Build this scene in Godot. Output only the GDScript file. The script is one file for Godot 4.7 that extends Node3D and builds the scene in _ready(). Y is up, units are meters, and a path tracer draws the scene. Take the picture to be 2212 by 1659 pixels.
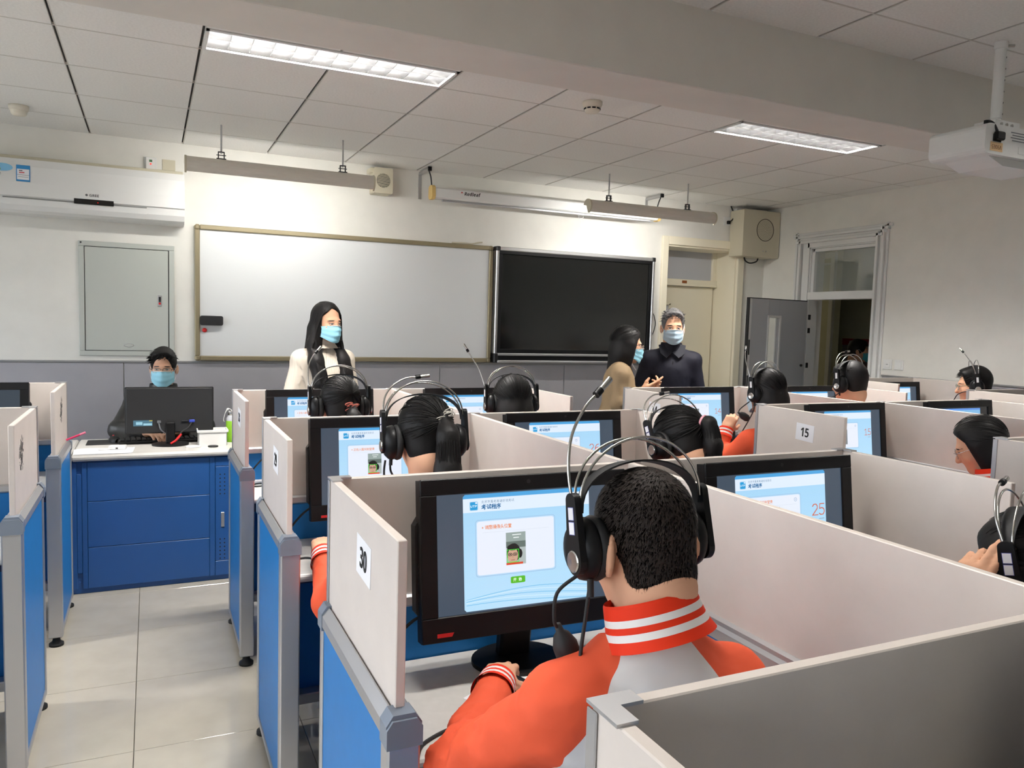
extends Node3D
# A language-lab examination room: rows of screened desks, students with headsets, staff at the front.
# World: x to the right along the front wall, y up, z from the front wall (z = 0) towards the back of the room.

const CE := 2.852          # height of the front ceiling
const CR := 2.90           # height of the rear ceiling
const XR := 6.2            # right wall
const XL := -2.7           # left wall
const ZB := 9.0            # back wall
const T1 := 1.22           # top of the privacy screens

var M := {}
var used := {}
var shapes := {}
var rng := RandomNumberGenerator.new()


func _ready() -> void:
	rng.seed = 7
	set_camera()
	set_light()
	make_materials()
	build_room()
	build_openings()
	build_fixtures()
	build_front_wall_things()
	build_desks()
	build_staff_desk()
	build_people()
	build_small_things()


# ------------------------------------------------------------------ camera and light
func set_camera() -> void:
	var cam := Camera3D.new()
	cam.name = "camera"
	add_child(cam)
	cam.transform = Transform3D(Basis(Vector3(0.906975, 0.028953, 0.420189), Vector3(0.006102, 0.996626, -0.081844), Vector3(-0.421141, 0.076794, 0.903738)).orthonormalized(), Vector3(0.3761, 1.6, 6.3492))
	cam.fov = 52.516
	cam.near = 0.05
	cam.far = 120.0
	cam.current = true


func set_light() -> void:
	var we := WorldEnvironment.new()
	we.name = "surroundings"
	var env := Environment.new()
	var sky := Sky.new()
	var sm := ProceduralSkyMaterial.new()   # an even overcast sky outside the windows of the left wall
	sm.sky_top_color = Color(0.86, 0.89, 0.93)
	sm.sky_horizon_color = Color(0.88, 0.90, 0.93)
	sm.ground_horizon_color = Color(0.52, 0.52, 0.51)
	sm.ground_bottom_color = Color(0.42, 0.42, 0.41)
	sm.sky_energy_multiplier = 1.0
	sky.sky_material = sm
	env.background_mode = Environment.BG_SKY
	env.background_energy_multiplier = SKY_ENERGY
	env.sky = sky
	env.tonemap_mode = Environment.TONE_MAPPER_LINEAR
	env.tonemap_exposure = EXPOSURE
	env.sdfgi_enabled = true
	env.ssao_enabled = true
	env.ssil_enabled = true
	we.environment = env
	add_child(we)


const SKY_ENERGY := 11.0
const EXPOSURE := 1.2
const TROFFER_ENERGY := 11.0
const REAR_TROFFER_ENERGY := 4.2
const BOARD_LAMP_ENERGY := 1.05


func area_light(parent: Node, called: String, at: Vector3, size: Vector2, toward: Vector3, energy: float, color := Color(1, 1, 1)) -> void:
	var l := AreaLight3D.new()
	l.name = called
	l.area_size = size
	l.light_energy = energy
	l.light_color = color
	l.area_normalize_energy = true
	l.area_range = 14.0
	l.area_attenuation = 2.0
	l.shadow_enabled = true
	parent.add_child(l, true)
	var up := Vector3.RIGHT.cross(toward).normalized()
	l.transform = Transform3D(Basis(Vector3.RIGHT, -up if false else up, -toward.normalized()).orthonormalized(), at)


# ------------------------------------------------------------------ materials
func srgb(r: int, g: int, b: int) -> Color:
	return Color(r / 255.0, g / 255.0, b / 255.0)


func flat(key: String, c: Color, rough := 0.6, metal := 0.0, spec := 0.5) -> StandardMaterial3D:
	var m := StandardMaterial3D.new()
	m.resource_name = key
	m.albedo_color = c
	m.roughness = rough
	m.metallic = metal
	m.metallic_specular = spec
	M[key] = m
	return m


func noise_tex(size: int, freq: float, lo: float, hi: float, octaves := 3, sd := 1, normal := false) -> NoiseTexture2D:
	var n := FastNoiseLite.new()
	n.noise_type = FastNoiseLite.TYPE_SIMPLEX_SMOOTH
	n.frequency = freq
	n.fractal_octaves = octaves
	n.seed = sd
	var t := NoiseTexture2D.new()
	t.width = size
	t.height = size
	t.seamless = true
	t.noise = n
	if normal:
		t.as_normal_map = true
		t.bump_strength = 4.0
	else:
		var g := Gradient.new()
		g.set_color(0, Color(lo, lo, lo))
		g.set_color(1, Color(hi, hi, hi))
		t.color_ramp = g
	return t


func grained(key: String, c: Color, rough: float, freq: float, depth: float, scale: float, spec := 0.5) -> StandardMaterial3D:
	# a colour with faint blotches and a fine grain, mapped in the world so that it needs no coordinates
	var m := flat(key, c, rough, 0.0, spec)
	m.albedo_texture = noise_tex(256, freq, 1.0 - depth, 1.0, 4, key.length())
	m.uv1_triplanar = true
	m.uv1_world_triplanar = true
	m.uv1_scale = Vector3.ONE * scale
	return m


func bumpy(m: StandardMaterial3D, freq: float, cm: float) -> void:
	m.heightmap_enabled = true
	m.heightmap_texture = noise_tex(256, freq, 0.0, 1.0, 3, 5)
	m.heightmap_scale = cm


func make_materials() -> void:
	grained("wall", srgb(232, 230, 223), 0.75, 0.02, 0.03, 0.7)
	grained("ceiling_tile", srgb(240, 239, 235), 0.9, 0.12, 0.05, 2.0)
	bumpy(M.ceiling_tile, 0.25, 0.06)
	flat("runner", srgb(205, 202, 195), 0.5)
	flat("runner_shade", srgb(52, 50, 47), 0.8)  # runner coloured dark to stand for the shadow in the panel gaps
	grained("beam", srgb(226, 222, 214), 0.8, 0.02, 0.03, 0.6)
	grained("tile", srgb(178, 171, 158), 0.09, 0.015, 0.05, 1.2, 0.62)
	flat("grout", srgb(120, 114, 104), 0.8)
	grained("wainscot", srgb(166, 165, 170), 0.55, 0.02, 0.03, 0.8)
	flat("wainscot_rail", srgb(140, 140, 140), 0.45)
	grained("screen_board", srgb(220, 210, 202), 0.42, 0.02, 0.025, 1.5)
	flat("screen_edge", srgb(232, 228, 222), 0.4)
	grained("blue_board", srgb(38, 122, 192), 0.42, 0.03, 0.03, 1.5, 0.32)
	flat("blue_steel", srgb(33, 84, 148), 0.4)
	flat("blue_dark", srgb(22, 52, 98), 0.5)
	flat("aluminium", srgb(190, 190, 192), 0.38, 0.75)
	flat("aluminium_bright", srgb(215, 215, 216), 0.25, 0.85)
	flat("grey_plastic", srgb(122, 132, 146), 0.35)
	grained("desk_top", srgb(208, 205, 200), 0.35, 0.05, 0.04, 2.0)
	flat("rubber", srgb(22, 22, 22), 0.7)
	flat("black_plastic", srgb(16, 16, 18), 0.45, 0.0, 0.35)
	flat("black_matte", srgb(26, 26, 28), 0.65)
	flat("black_gloss", srgb(12, 12, 14), 0.12)
	flat("dark_metal", srgb(60, 60, 62), 0.4, 0.8)
	flat("steel", srgb(200, 198, 194), 0.22, 1.0)
	flat("chrome", srgb(225, 225, 225), 0.1, 1.0)
	flat("red_label", srgb(200, 28, 30), 0.4)
	flat("white_plastic", srgb(228, 228, 226), 0.35)
	flat("white_paper", srgb(236, 236, 240), 0.7)
	flat("ink", srgb(22, 22, 24), 0.8)
	flat("cream_plastic", srgb(205, 198, 176), 0.45)
	flat("cream_paint", srgb(244, 236, 213), 0.45)
	flat("white_paint", srgb(222, 222, 220), 0.35)
	flat("cabinet", srgb(186, 190, 184), 0.45)
	flat("board_face", srgb(222, 224, 225), 0.3)
	flat("board_frame", srgb(150, 139, 112), 0.4, 0.35)
	flat("panel_glass", srgb(20, 21, 21), 0.14, 0.0, 0.6)
	flat("door_grey", srgb(186, 188, 192), 0.45)
	flat("lamp_shell", srgb(222, 216, 205), 0.5)
	flat("reflector", srgb(228, 228, 230), 0.21, 1.0)
	flat("detector", srgb(226, 219, 203), 0.5)
	flat("corridor_wall", srgb(196, 194, 170), 0.7)
	var g := flat("glass", Color(0.9, 0.95, 0.93, 0.12), 0.05)
	g.transparency = BaseMaterial3D.TRANSPARENCY_ALPHA
	var fg := flat("frosted", srgb(196, 198, 204), 0.35)
	fg.backlight_enabled = true
	fg.backlight = Color(0.3, 0.3, 0.32)
	var tube := flat("tube_glow", Color(1, 1, 1), 0.5)
	tube.emission_enabled = true
	tube.emission = Color(1.0, 0.99, 0.97)
	tube.emission_energy_multiplier = 4.0
	var led := flat("red_led", Color(1, 0.1, 0.08), 0.5)
	led.emission_enabled = true
	led.emission = Color(1.0, 0.08, 0.05)
	led.emission_energy_multiplier = 1.5


# ------------------------------------------------------------------ node helpers
func numbered(called: String) -> String:
	var k: int = used.get(called, 0)
	used[called] = k + 1
	return called if k == 0 else "%s_%03d" % [called, k]


func thing(called: String, label: String, category: String, at := Vector3.ZERO, turn := 0.0, group := "") -> Node3D:
	var o := Node3D.new()
	o.name = numbered(called)
	add_child(o)
	o.position = at
	o.rotation.y = turn
	tag(o, label, category, group)
	return o


func tag(o: Node, label: String, category := "", group := "") -> void:
	if label:
		o.set_meta("label", label)
	if category:
		o.set_meta("category", category)
	if group:
		o.set_meta("group", group)


func part(parent: Node, called: String, mesh: Mesh, m: Material, at := Vector3.ZERO, rot := Vector3.ZERO, label := "") -> MeshInstance3D:
	var o := MeshInstance3D.new()
	o.name = called
	o.mesh = mesh
	if m:
		o.material_override = m
	parent.add_child(o, true)
	o.position = at
	o.rotation = rot
	if label:
		o.set_meta("label", label)
	return o


func structure(called: String, mesh: Mesh, m: Material, at := Vector3.ZERO, rot := Vector3.ZERO) -> MeshInstance3D:
	var o := MeshInstance3D.new()
	o.name = numbered(called)
	o.mesh = mesh
	o.material_override = m
	add_child(o)
	o.position = at
	o.rotation = rot
	o.set_meta("kind", "structure")
	return o


func lone(called: String, mesh: Mesh, m: Material, at: Vector3, label: String, category: String, group := "", rot := Vector3.ZERO) -> MeshInstance3D:
	var o := part(self, numbered(called), mesh, m, at, rot)
	tag(o, label, category, group)
	return o


# ------------------------------------------------------------------ shape helpers
func new_st() -> SurfaceTool:
	var st := SurfaceTool.new()
	st.begin(Mesh.PRIMITIVE_TRIANGLES)
	return st


func done(st: SurfaceTool) -> ArrayMesh:
	st.generate_normals()
	return st.commit()


func tri(st: SurfaceTool, a: Vector3, b: Vector3, c: Vector3, out: Vector3) -> void:
	# clockwise seen from the side that «out» points to
	if (b - a).cross(c - a).dot(out) > 0.0:
		var t := b
		b = c
		c = t
	st.add_vertex(a)
	st.add_vertex(b)
	st.add_vertex(c)


func quad(st: SurfaceTool, a: Vector3, b: Vector3, c: Vector3, d: Vector3, out: Vector3) -> void:
	tri(st, a, b, c, out)
	tri(st, a, c, d, out)


func put_box(st: SurfaceTool, at: Vector3, size: Vector3, bev := 0.0, basis := Basis.IDENTITY) -> void:
	st.set_smooth_group(-1)
	var h := size * 0.5
	var b := minf(bev, minf(h.x, minf(h.y, h.z)) * 0.9)
	if b <= 0.0:
		for ax in 3:
			for s in [-1.0, 1.0]:
				var n := Vector3.ZERO
				n[ax] = s
				var u := Vector3.ZERO
				u[(ax + 1) % 3] = h[(ax + 1) % 3]
				var v := Vector3.ZERO
				v[(ax + 2) % 3] = h[(ax + 2) % 3]
				var c := n * h[ax]
				quad(st, at + basis * (c - u - v), at + basis * (c + u - v), at + basis * (c + u + v), at + basis * (c - u + v), basis * n)
		return
	for ax in 3:
		var a1 := (ax + 1) % 3
		var a2 := (ax + 2) % 3
		for s in [-1.0, 1.0]:
			var n := Vector3.ZERO
			n[ax] = s
			var u := Vector3.ZERO
			u[a1] = h[a1] - b
			var v := Vector3.ZERO
			v[a2] = h[a2] - b
			var c := n * h[ax]
			quad(st, at + basis * (c - u - v), at + basis * (c + u - v), at + basis * (c + u + v), at + basis * (c - u + v), basis * n)
		# chamfers along axis ax
		for s1 in [-1.0, 1.0]:
			for s2 in [-1.0, 1.0]:
				var e := Vector3.ZERO
				e[ax] = h[ax] - b
				var p := Vector3.ZERO
				p[a1] = s1 * h[a1]
				p[a2] = s2 * (h[a2] - b)
				var q := Vector3.ZERO
				q[a1] = s1 * (h[a1] - b)
				q[a2] = s2 * h[a2]
				var o := Vector3.ZERO
				o[a1] = s1
				o[a2] = s2
				quad(st, at + basis * (p - e), at + basis * (p + e), at + basis * (q + e), at + basis * (q - e), basis * o)
	for sx in [-1.0, 1.0]:
		for sy in [-1.0, 1.0]:
			for sz in [-1.0, 1.0]:
				var s := Vector3(sx, sy, sz)
				var k := (h - Vector3.ONE * b) * s
				tri(st, at + basis * (k + Vector3(sx * b, 0, 0)), at + basis * (k + Vector3(0, sy * b, 0)), at + basis * (k + Vector3(0, 0, sz * b)), basis * s)


func box(size: Vector3, bev := 0.0) -> ArrayMesh:
	var key := [size.snapped(Vector3.ONE * 0.0001), bev]
	if not shapes.has(key):
		var st := new_st()
		put_box(st, Vector3.ZERO, size, bev)
		shapes[key] = done(st)
	return shapes[key]


func span(lo: Vector3, hi: Vector3, bev := 0.0) -> ArrayMesh:
	# a box between two corners, in place
	var st := new_st()
	put_box(st, (lo + hi) * 0.5, (hi - lo).abs(), bev)
	return done(st)


func frame_of(d: Vector3) -> Basis:
	var y := d.normalized()
	var x := y.cross(Vector3.FORWARD if absf(y.z) < 0.9 else Vector3.RIGHT).normalized()
	return Basis(x, y, x.cross(y))


func put_tube(st: SurfaceTool, pts: PackedVector3Array, radii: PackedFloat32Array, sides := 8, flatten := 1.0, flat_dir := Vector3.ZERO) -> void:
	# a swept tube with closed ends; flatten squeezes it along flat_dir
	st.set_smooth_group(0)
	var rings := []
	var n := pts.size()
	var prev := Basis.IDENTITY
	for i in n:
		var d := (pts[mini(i + 1, n - 1)] - pts[maxi(i - 1, 0)]).normalized()
		var f: Basis
		if flat_dir != Vector3.ZERO:
			var x := (flat_dir - d * flat_dir.dot(d)).normalized()
			f = Basis(x, d, x.cross(d))
		elif i == 0:
			f = frame_of(d)
		else:
			var x2 := (prev.x - d * prev.x.dot(d)).normalized()
			f = Basis(x2, d, x2.cross(d))
		prev = f
		var ring := PackedVector3Array()
		var r := radii[mini(i, radii.size() - 1)]
		for k in sides:
			var a := TAU * k / sides
			ring.append(pts[i] + f.x * cos(a) * r * flatten + f.z * sin(a) * r)
		rings.append(ring)
	for i in n - 1:
		var mid := (pts[i] + pts[i + 1]) * 0.5
		for k in sides:
			var k2 := (k + 1) % sides
			var a: Vector3 = rings[i][k]
			var b: Vector3 = rings[i][k2]
			var c: Vector3 = rings[i + 1][k2]
			var d: Vector3 = rings[i + 1][k]
			quad(st, a, b, c, d, (a + b + c + d) * 0.25 - mid)
	st.set_smooth_group(1)
	for e in [0, n - 1]:
		var out := pts[e] - pts[1 if e == 0 else n - 2]
		for k in sides:
			tri(st, pts[e], rings[e][k], rings[e][(k + 1) % sides], out)


func tube(pts: PackedVector3Array, r: float, sides := 8) -> ArrayMesh:
	var st := new_st()
	put_tube(st, pts, PackedFloat32Array([r]), sides)
	return done(st)


func rod(a: Vector3, b: Vector3, r: float, sides := 8) -> ArrayMesh:
	return tube(PackedVector3Array([a, b]), r, sides)


func curve(pts: PackedVector3Array, steps := 6) -> PackedVector3Array:
	# Catmull-Rom through the points
	var out := PackedVector3Array()
	for i in pts.size() - 1:
		var p0 := pts[maxi(i - 1, 0)]
		var p3 := pts[mini(i + 2, pts.size() - 1)]
		for k in steps:
			out.append(pts[i].cubic_interpolate(pts[i + 1], p0, p3, float(k) / steps))
	out.append(pts[pts.size() - 1])
	return out


func put_lathe(st: SurfaceTool, profile: PackedVector2Array, sides := 24, xf := Transform3D.IDENTITY, smooth := true) -> void:
	# profile of (radius, height) from one end to the other, turned round y
	for i in profile.size() - 1:
		st.set_smooth_group(0 if smooth else -1)
		var p := profile[i]
		var q := profile[i + 1]
		var nrm := Vector2(q.y - p.y, -(q.x - p.x))
		for k in sides:
			var a := TAU * k / sides
			var b := TAU * (k + 1) / sides
			var m := (a + b) * 0.5
			var out := Vector3(cos(m) * nrm.x, nrm.y, sin(m) * nrm.x)
			var v := [Vector3(cos(a) * p.x, p.y, sin(a) * p.x), Vector3(cos(b) * p.x, p.y, sin(b) * p.x), Vector3(cos(b) * q.x, q.y, sin(b) * q.x), Vector3(cos(a) * q.x, q.y, sin(a) * q.x)]
			if p.x > 1e-6:
				tri(st, xf * v[0], xf * v[1], xf * v[2], xf.basis * out)
			if q.x > 1e-6:
				tri(st, xf * v[0], xf * v[2], xf * v[3], xf.basis * out)


func lathe(profile: PackedVector2Array, sides := 24, smooth := true) -> ArrayMesh:
	var st := new_st()
	put_lathe(st, profile, sides, Transform3D.IDENTITY, smooth)
	return done(st)


func disc(r: float, h: float, sides := 24, bev := 0.0) -> ArrayMesh:
	if bev > 0.0:
		return lathe(PackedVector2Array([Vector2(0, 0), Vector2(r - bev, 0), Vector2(r, bev), Vector2(r, h - bev), Vector2(r - bev, h), Vector2(0, h)]), sides, false)
	return lathe(PackedVector2Array([Vector2(0, 0), Vector2(r, 0), Vector2(r, h), Vector2(0, h)]), sides, false)


func put_prism(st: SurfaceTool, poly: PackedVector2Array, depth: float, xf := Transform3D.IDENTITY, smooth := false) -> void:
	# an outline in x, y extruded along z from 0 to depth
	var p := poly.duplicate()
	if Geometry2D.is_polygon_clockwise(p):
		p.reverse()
	st.set_smooth_group(0 if smooth else -1)
	for i in p.size():
		var a := p[i]
		var b := p[(i + 1) % p.size()]
		var o := Vector3(b.y - a.y, a.x - b.x, 0)
		quad(st, xf * Vector3(a.x, a.y, 0), xf * Vector3(b.x, b.y, 0), xf * Vector3(b.x, b.y, depth), xf * Vector3(a.x, a.y, depth), xf.basis * o)
	st.set_smooth_group(-1)
	var idx := Geometry2D.triangulate_polygon(p)
	for i in range(0, idx.size(), 3):
		for z in [0.0, depth]:
			tri(st, xf * Vector3(p[idx[i]].x, p[idx[i]].y, z), xf * Vector3(p[idx[i + 1]].x, p[idx[i + 1]].y, z), xf * Vector3(p[idx[i + 2]].x, p[idx[i + 2]].y, z), xf.basis * Vector3(0, 0, 1 if z > 0.0 else -1))


func prism(poly: PackedVector2Array, depth: float, xf := Transform3D.IDENTITY, smooth := false) -> ArrayMesh:
	var st := new_st()
	put_prism(st, poly, depth, xf, smooth)
	return done(st)


func along_x(poly_zy: PackedVector2Array, x0: float, x1: float, smooth := false) -> ArrayMesh:
	# an outline in (z, y) extruded along x
	var xf := Transform3D(Basis(Vector3(0, 0, 1), Vector3(0, 1, 0), Vector3(1, 0, 0)), Vector3(x0, 0, 0))
	return prism(poly_zy, x1 - x0, xf, smooth)


func round_rect(w: float, h: float, r: float, steps := 4) -> PackedVector2Array:
	var p := PackedVector2Array()
	var c := [Vector2(w / 2 - r, h / 2 - r), Vector2(-w / 2 + r, h / 2 - r), Vector2(-w / 2 + r, -h / 2 + r), Vector2(w / 2 - r, -h / 2 + r)]
	for k in 4:
		for i in steps + 1:
			var a := PI / 2 * (k + float(i) / steps)
			p.append(c[k] + Vector2(cos(a), sin(a)) * r)
	return p


func lettering(text: String, height: float, m: Material, bold := true, depth := 0.001) -> MeshInstance3D:
	var f := SystemFont.new()
	f.font_names = PackedStringArray(["Droid Sans"])
	f.font_weight = 700 if bold else 400
	var t := TextMesh.new()
	t.text = text
	t.font = f
	t.font_size = 32
	t.pixel_size = height / 32.0 * 1.37
	t.depth = depth
	var o := MeshInstance3D.new()
	o.mesh = t
	o.material_override = m
	return o


func lettering_on(parent: Node, called: String, text: String, height: float, m: Material, at: Vector3, basis: Basis, bold := true) -> void:
	var o := lettering(text, height, m, bold)
	o.name = called
	parent.add_child(o, true)
	o.transform = Transform3D(basis, at)


# ------------------------------------------------------------------ the room
func build_room() -> void:
	# floor: slab with polished tiles laid on it
	var floor_slab := structure("floor", span(Vector3(XL - 0.2, -0.14, -0.4), Vector3(XR + 0.2, -0.012, ZB + 0.2)), M.grout)
	var tile := box(Vector3(0.5975, 0.012, 0.5975), 0.0012)
	var x := 0.312 - 0.6 * 5
	while x < XR:
		var z := 0.3 - 0.6
		while z < 7.4:
			var lo := Vector2(maxf(x, XL), maxf(z, 0.0))
			var hi := Vector2(minf(x + 0.6, XR), minf(z + 0.6, ZB))
			var w := hi - lo
			if w.x > 0.02 and w.y > 0.02:
				var whole := w.x > 0.599 and w.y > 0.599
				part(floor_slab, "floor_tile", tile if whole else box(Vector3(w.x - 0.0025, 0.012, w.y - 0.0025), 0.0012), M.tile, Vector3((lo.x + hi.x) / 2, -0.006, (lo.y + hi.y) / 2))
			z += 0.6
		x += 0.6
	var rest := part(floor_slab, "floor_tiles_behind", span(Vector3(XL, -0.012, 7.5), Vector3(XR, 0.0, ZB)), M.tile)
	rest.set_meta("kind", "stuff")

	# ceiling: suspended panels on runners, in front of and behind the beam
	var deck := structure("ceiling", span(Vector3(XL - 0.2, 3.05, -0.3), Vector3(XR + 0.2, 3.2, ZB + 0.2)), M.beam)
	var panel := box(Vector3(0.584, 0.014, 0.592), 0.002)
	panels(deck, 0.0, 0.481 - 0.6, 0.0, 3.42, CE, panel)
	panels(deck, 2.455, 3.983 - 0.6, 3.68, 6.4, CR, panel)
	part(deck, "ceiling_panel_field", span(Vector3(XL, CR, 6.385), Vector3(XR, CR + 0.02, ZB)), M.ceiling_tile)
	structure("ceiling_beam", span(Vector3(XL, 2.585, 3.40), Vector3(XR, 3.05, 3.69), 0.004), M.beam)

	# walls
	var st := new_st()
	put_box(st, Vector3((XL - 0.2 + 4.968) / 2, 1.5, -0.2), Vector3(4.968 - XL + 0.2, 3.2, 0.4))
	put_box(st, Vector3((5.832 + XR + 0.2) / 2, 1.5, -0.2), Vector3(XR + 0.2 - 5.832, 3.2, 0.4))
	put_box(st, Vector3(5.4, 2.76, -0.2), Vector3(0.864, 0.68, 0.4))
	var wf := structure("wall_front", done(st), M.wall)
	st = new_st()
	put_box(st, Vector3(XR + 0.1, 1.5, 0.31), Vector3(0.2, 3.2, 0.62))
	put_box(st, Vector3(XR + 0.1, 1.5, (1.42 + ZB) / 2), Vector3(0.2, 3.2, ZB - 1.42))
	put_box(st, Vector3(XR + 0.1, 2.77, 1.02), Vector3(0.2, 0.70, 0.80))
	var wr := structure("wall_right", done(st), M.wall)
	structure("wall_back", span(Vector3(XL - 0.2, -0.1, ZB), Vector3(XR + 0.2, 3.1, ZB + 0.2)), M.wall)
	# left wall with four tall windows
	st = new_st()
	put_box(st, Vector3(XL - 0.12, 0.43, (ZB - 0.0) / 2), Vector3(0.24, 1.06, ZB))
	put_box(st, Vector3(XL - 0.12, 2.81, ZB / 2), Vector3(0.24, 0.62, ZB))
	var z0 := 0.0
	for w in WINDOWS:
		put_box(st, Vector3(XL - 0.12, 1.73, (z0 + w[0]) / 2), Vector3(0.24, 1.54, w[0] - z0))
		z0 = w[1]
	put_box(st, Vector3(XL - 0.12, 1.73, (z0 + ZB) / 2), Vector3(0.24, 1.54, ZB - z0))
	structure("wall_left", done(st), M.wall)
	for i in WINDOWS.size():
		var a: float = WINDOWS[i][0]
		var b: float = WINDOWS[i][1]
		var n := Node3D.new()
		n.name = "window_%d" % (i + 1)
		add_child(n)
		n.set_meta("kind", "structure")
		st = new_st()
		for zz in [a + 0.03, (a + b) / 2, b - 0.03]:
			put_box(st, Vector3(XL - 0.12, 1.73, zz), Vector3(0.07, 1.54, 0.06), 0.004)
		for yy in [0.99, 2.0, 2.47]:
			put_box(st, Vector3(XL - 0.12, yy, (a + b) / 2), Vector3(0.07, 0.06, b - a), 0.004)
		part(n, "window_frame", done(st), M.white_paint)
		for k in 2:
			for r in [[1.02, 1.97], [2.03, 2.44]]:
				var c0 := a + 0.06 if k == 0 else (a + b) / 2 + 0.03
				var c1 := (a + b) / 2 - 0.03 if k == 0 else b - 0.06
				part(n, "pane", span(Vector3(XL - 0.125, r[0], c0), Vector3(XL - 0.12, r[1], c1)), M.glass)
		part(n, "window_sill", span(Vector3(XL, 0.93, a - 0.05), Vector3(XL + 0.12, 0.96, b + 0.05), 0.005), M.white_paint)

	# grey wainscot boards on the front wall and along the right wall, with a rail on top
	var seams := [XL, -2.24, -1.02, 0.2, 1.42, 2.64, 3.86, 4.89]
	for i in seams.size() - 1:
		part(wf, "wainscot_board", span(Vector3(seams[i] + 0.003, 0.1, 0.0), Vector3(seams[i + 1] - 0.003, 1.236, 0.012), 0.002), M.wainscot)
	part(wf, "wainscot_rail", span(Vector3(XL, 1.238, 0.0), Vector3(4.89, 1.252, 0.02), 0.003), M.wainscot_rail)
	z0 = 1.535
	while z0 < 8.6:
		part(wr, "wainscot_board", span(Vector3(XR - 0.012, 0.1, z0 + 0.003), Vector3(XR, 1.236, minf(z0 + 1.217, 8.8)), 0.002), M.wainscot)
		z0 += 1.22
	part(wr, "wainscot_rail", span(Vector3(XR - 0.02, 1.238, 1.535), Vector3(XR, 1.252, 8.8), 0.003), M.wainscot_rail)
	structure("baseboard_front", span(Vector3(XL, 0.0, 0.0), Vector3(4.89, 0.1, 0.014), 0.002), M.wainscot_rail)
	structure("baseboard_right", span(Vector3(XR - 0.014, 0.0, 1.535), Vector3(XR, 0.1, ZB), 0.002), M.wainscot_rail)


const WINDOWS := [[0.4, 2.2], [2.6, 4.4], [4.8, 6.6], [7.0, 8.6]]


func panels(deck: Node, gx: float, gz: float, za: float, zb: float, y: float, whole: Mesh) -> void:
	var x0 := gx - 0.6 * ceilf((gx - XL) / 0.6)
	var x := x0
	while x < XR:
		var z := gz
		while z < zb:
			var lo := Vector2(maxf(x + 0.008, XL), maxf(z + 0.004, za))
			var hi := Vector2(minf(x + 0.592, XR), minf(z + 0.596, zb))
			var w := hi - lo
			var lamp := in_troffer(x + 0.3, z + 0.15, y)
			if lamp:
				lo.y = z + 0.303
				w = hi - lo
			if w.x > 0.03 and w.y > 0.03:
				part(deck, "ceiling_panel", whole if w.x > 0.5835 and w.y > 0.591 else box(Vector3(w.x, 0.014, w.y), 0.002), M.ceiling_tile, Vector3((lo.x + hi.x) / 2, y + 0.007, (lo.y + hi.y) / 2))
			z += 0.6
		if x > XL + 0.02:
			var runs := [[za, zb]]
			for t in TROFFERS:      # a runner stops where a lamp fills two fields
				if t[2] == y and absf(x - t[0] - 0.6) < 0.1:
					runs = [[za, t[1] - 0.149], [t[1] + 0.149, zb]]
			for r in runs:
				part(deck, "ceiling_runner", span(Vector3(x - 0.0095, y + 0.013, r[0]), Vector3(x + 0.0095, y + 0.03, r[1])), M.runner_shade)
				part(deck, "ceiling_runner_flange", span(Vector3(x + 0.003, y + 0.001, r[0]), Vector3(x + 0.0085, y + 0.0135, r[1])), M.runner)
		x += 0.6
	var z2 := gz
	while z2 < zb:
		if z2 > za + 0.02:
			part(deck, "ceiling_cross_runner", span(Vector3(XL, y - 0.001, z2 - 0.0045), Vector3(XR, y + 0.012, z2 + 0.0045), 0.001), M.runner)
		z2 += 0.6


const TROFFERS := [[-2.4, 2.432, CE], [0.6, 2.432, CE], [3.6, 2.432, CE], [-2.345, 4.733, CR], [0.655, 4.733, CR], [3.655, 4.733, CR]]


func in_troffer(x: float, z: float, y: float) -> bool:
	for t in TROFFERS:
		if t[2] == y and absf(z - t[1]) < 0.1 and x > t[0] and x < t[0] + 1.2:
			return true
	return false


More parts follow.
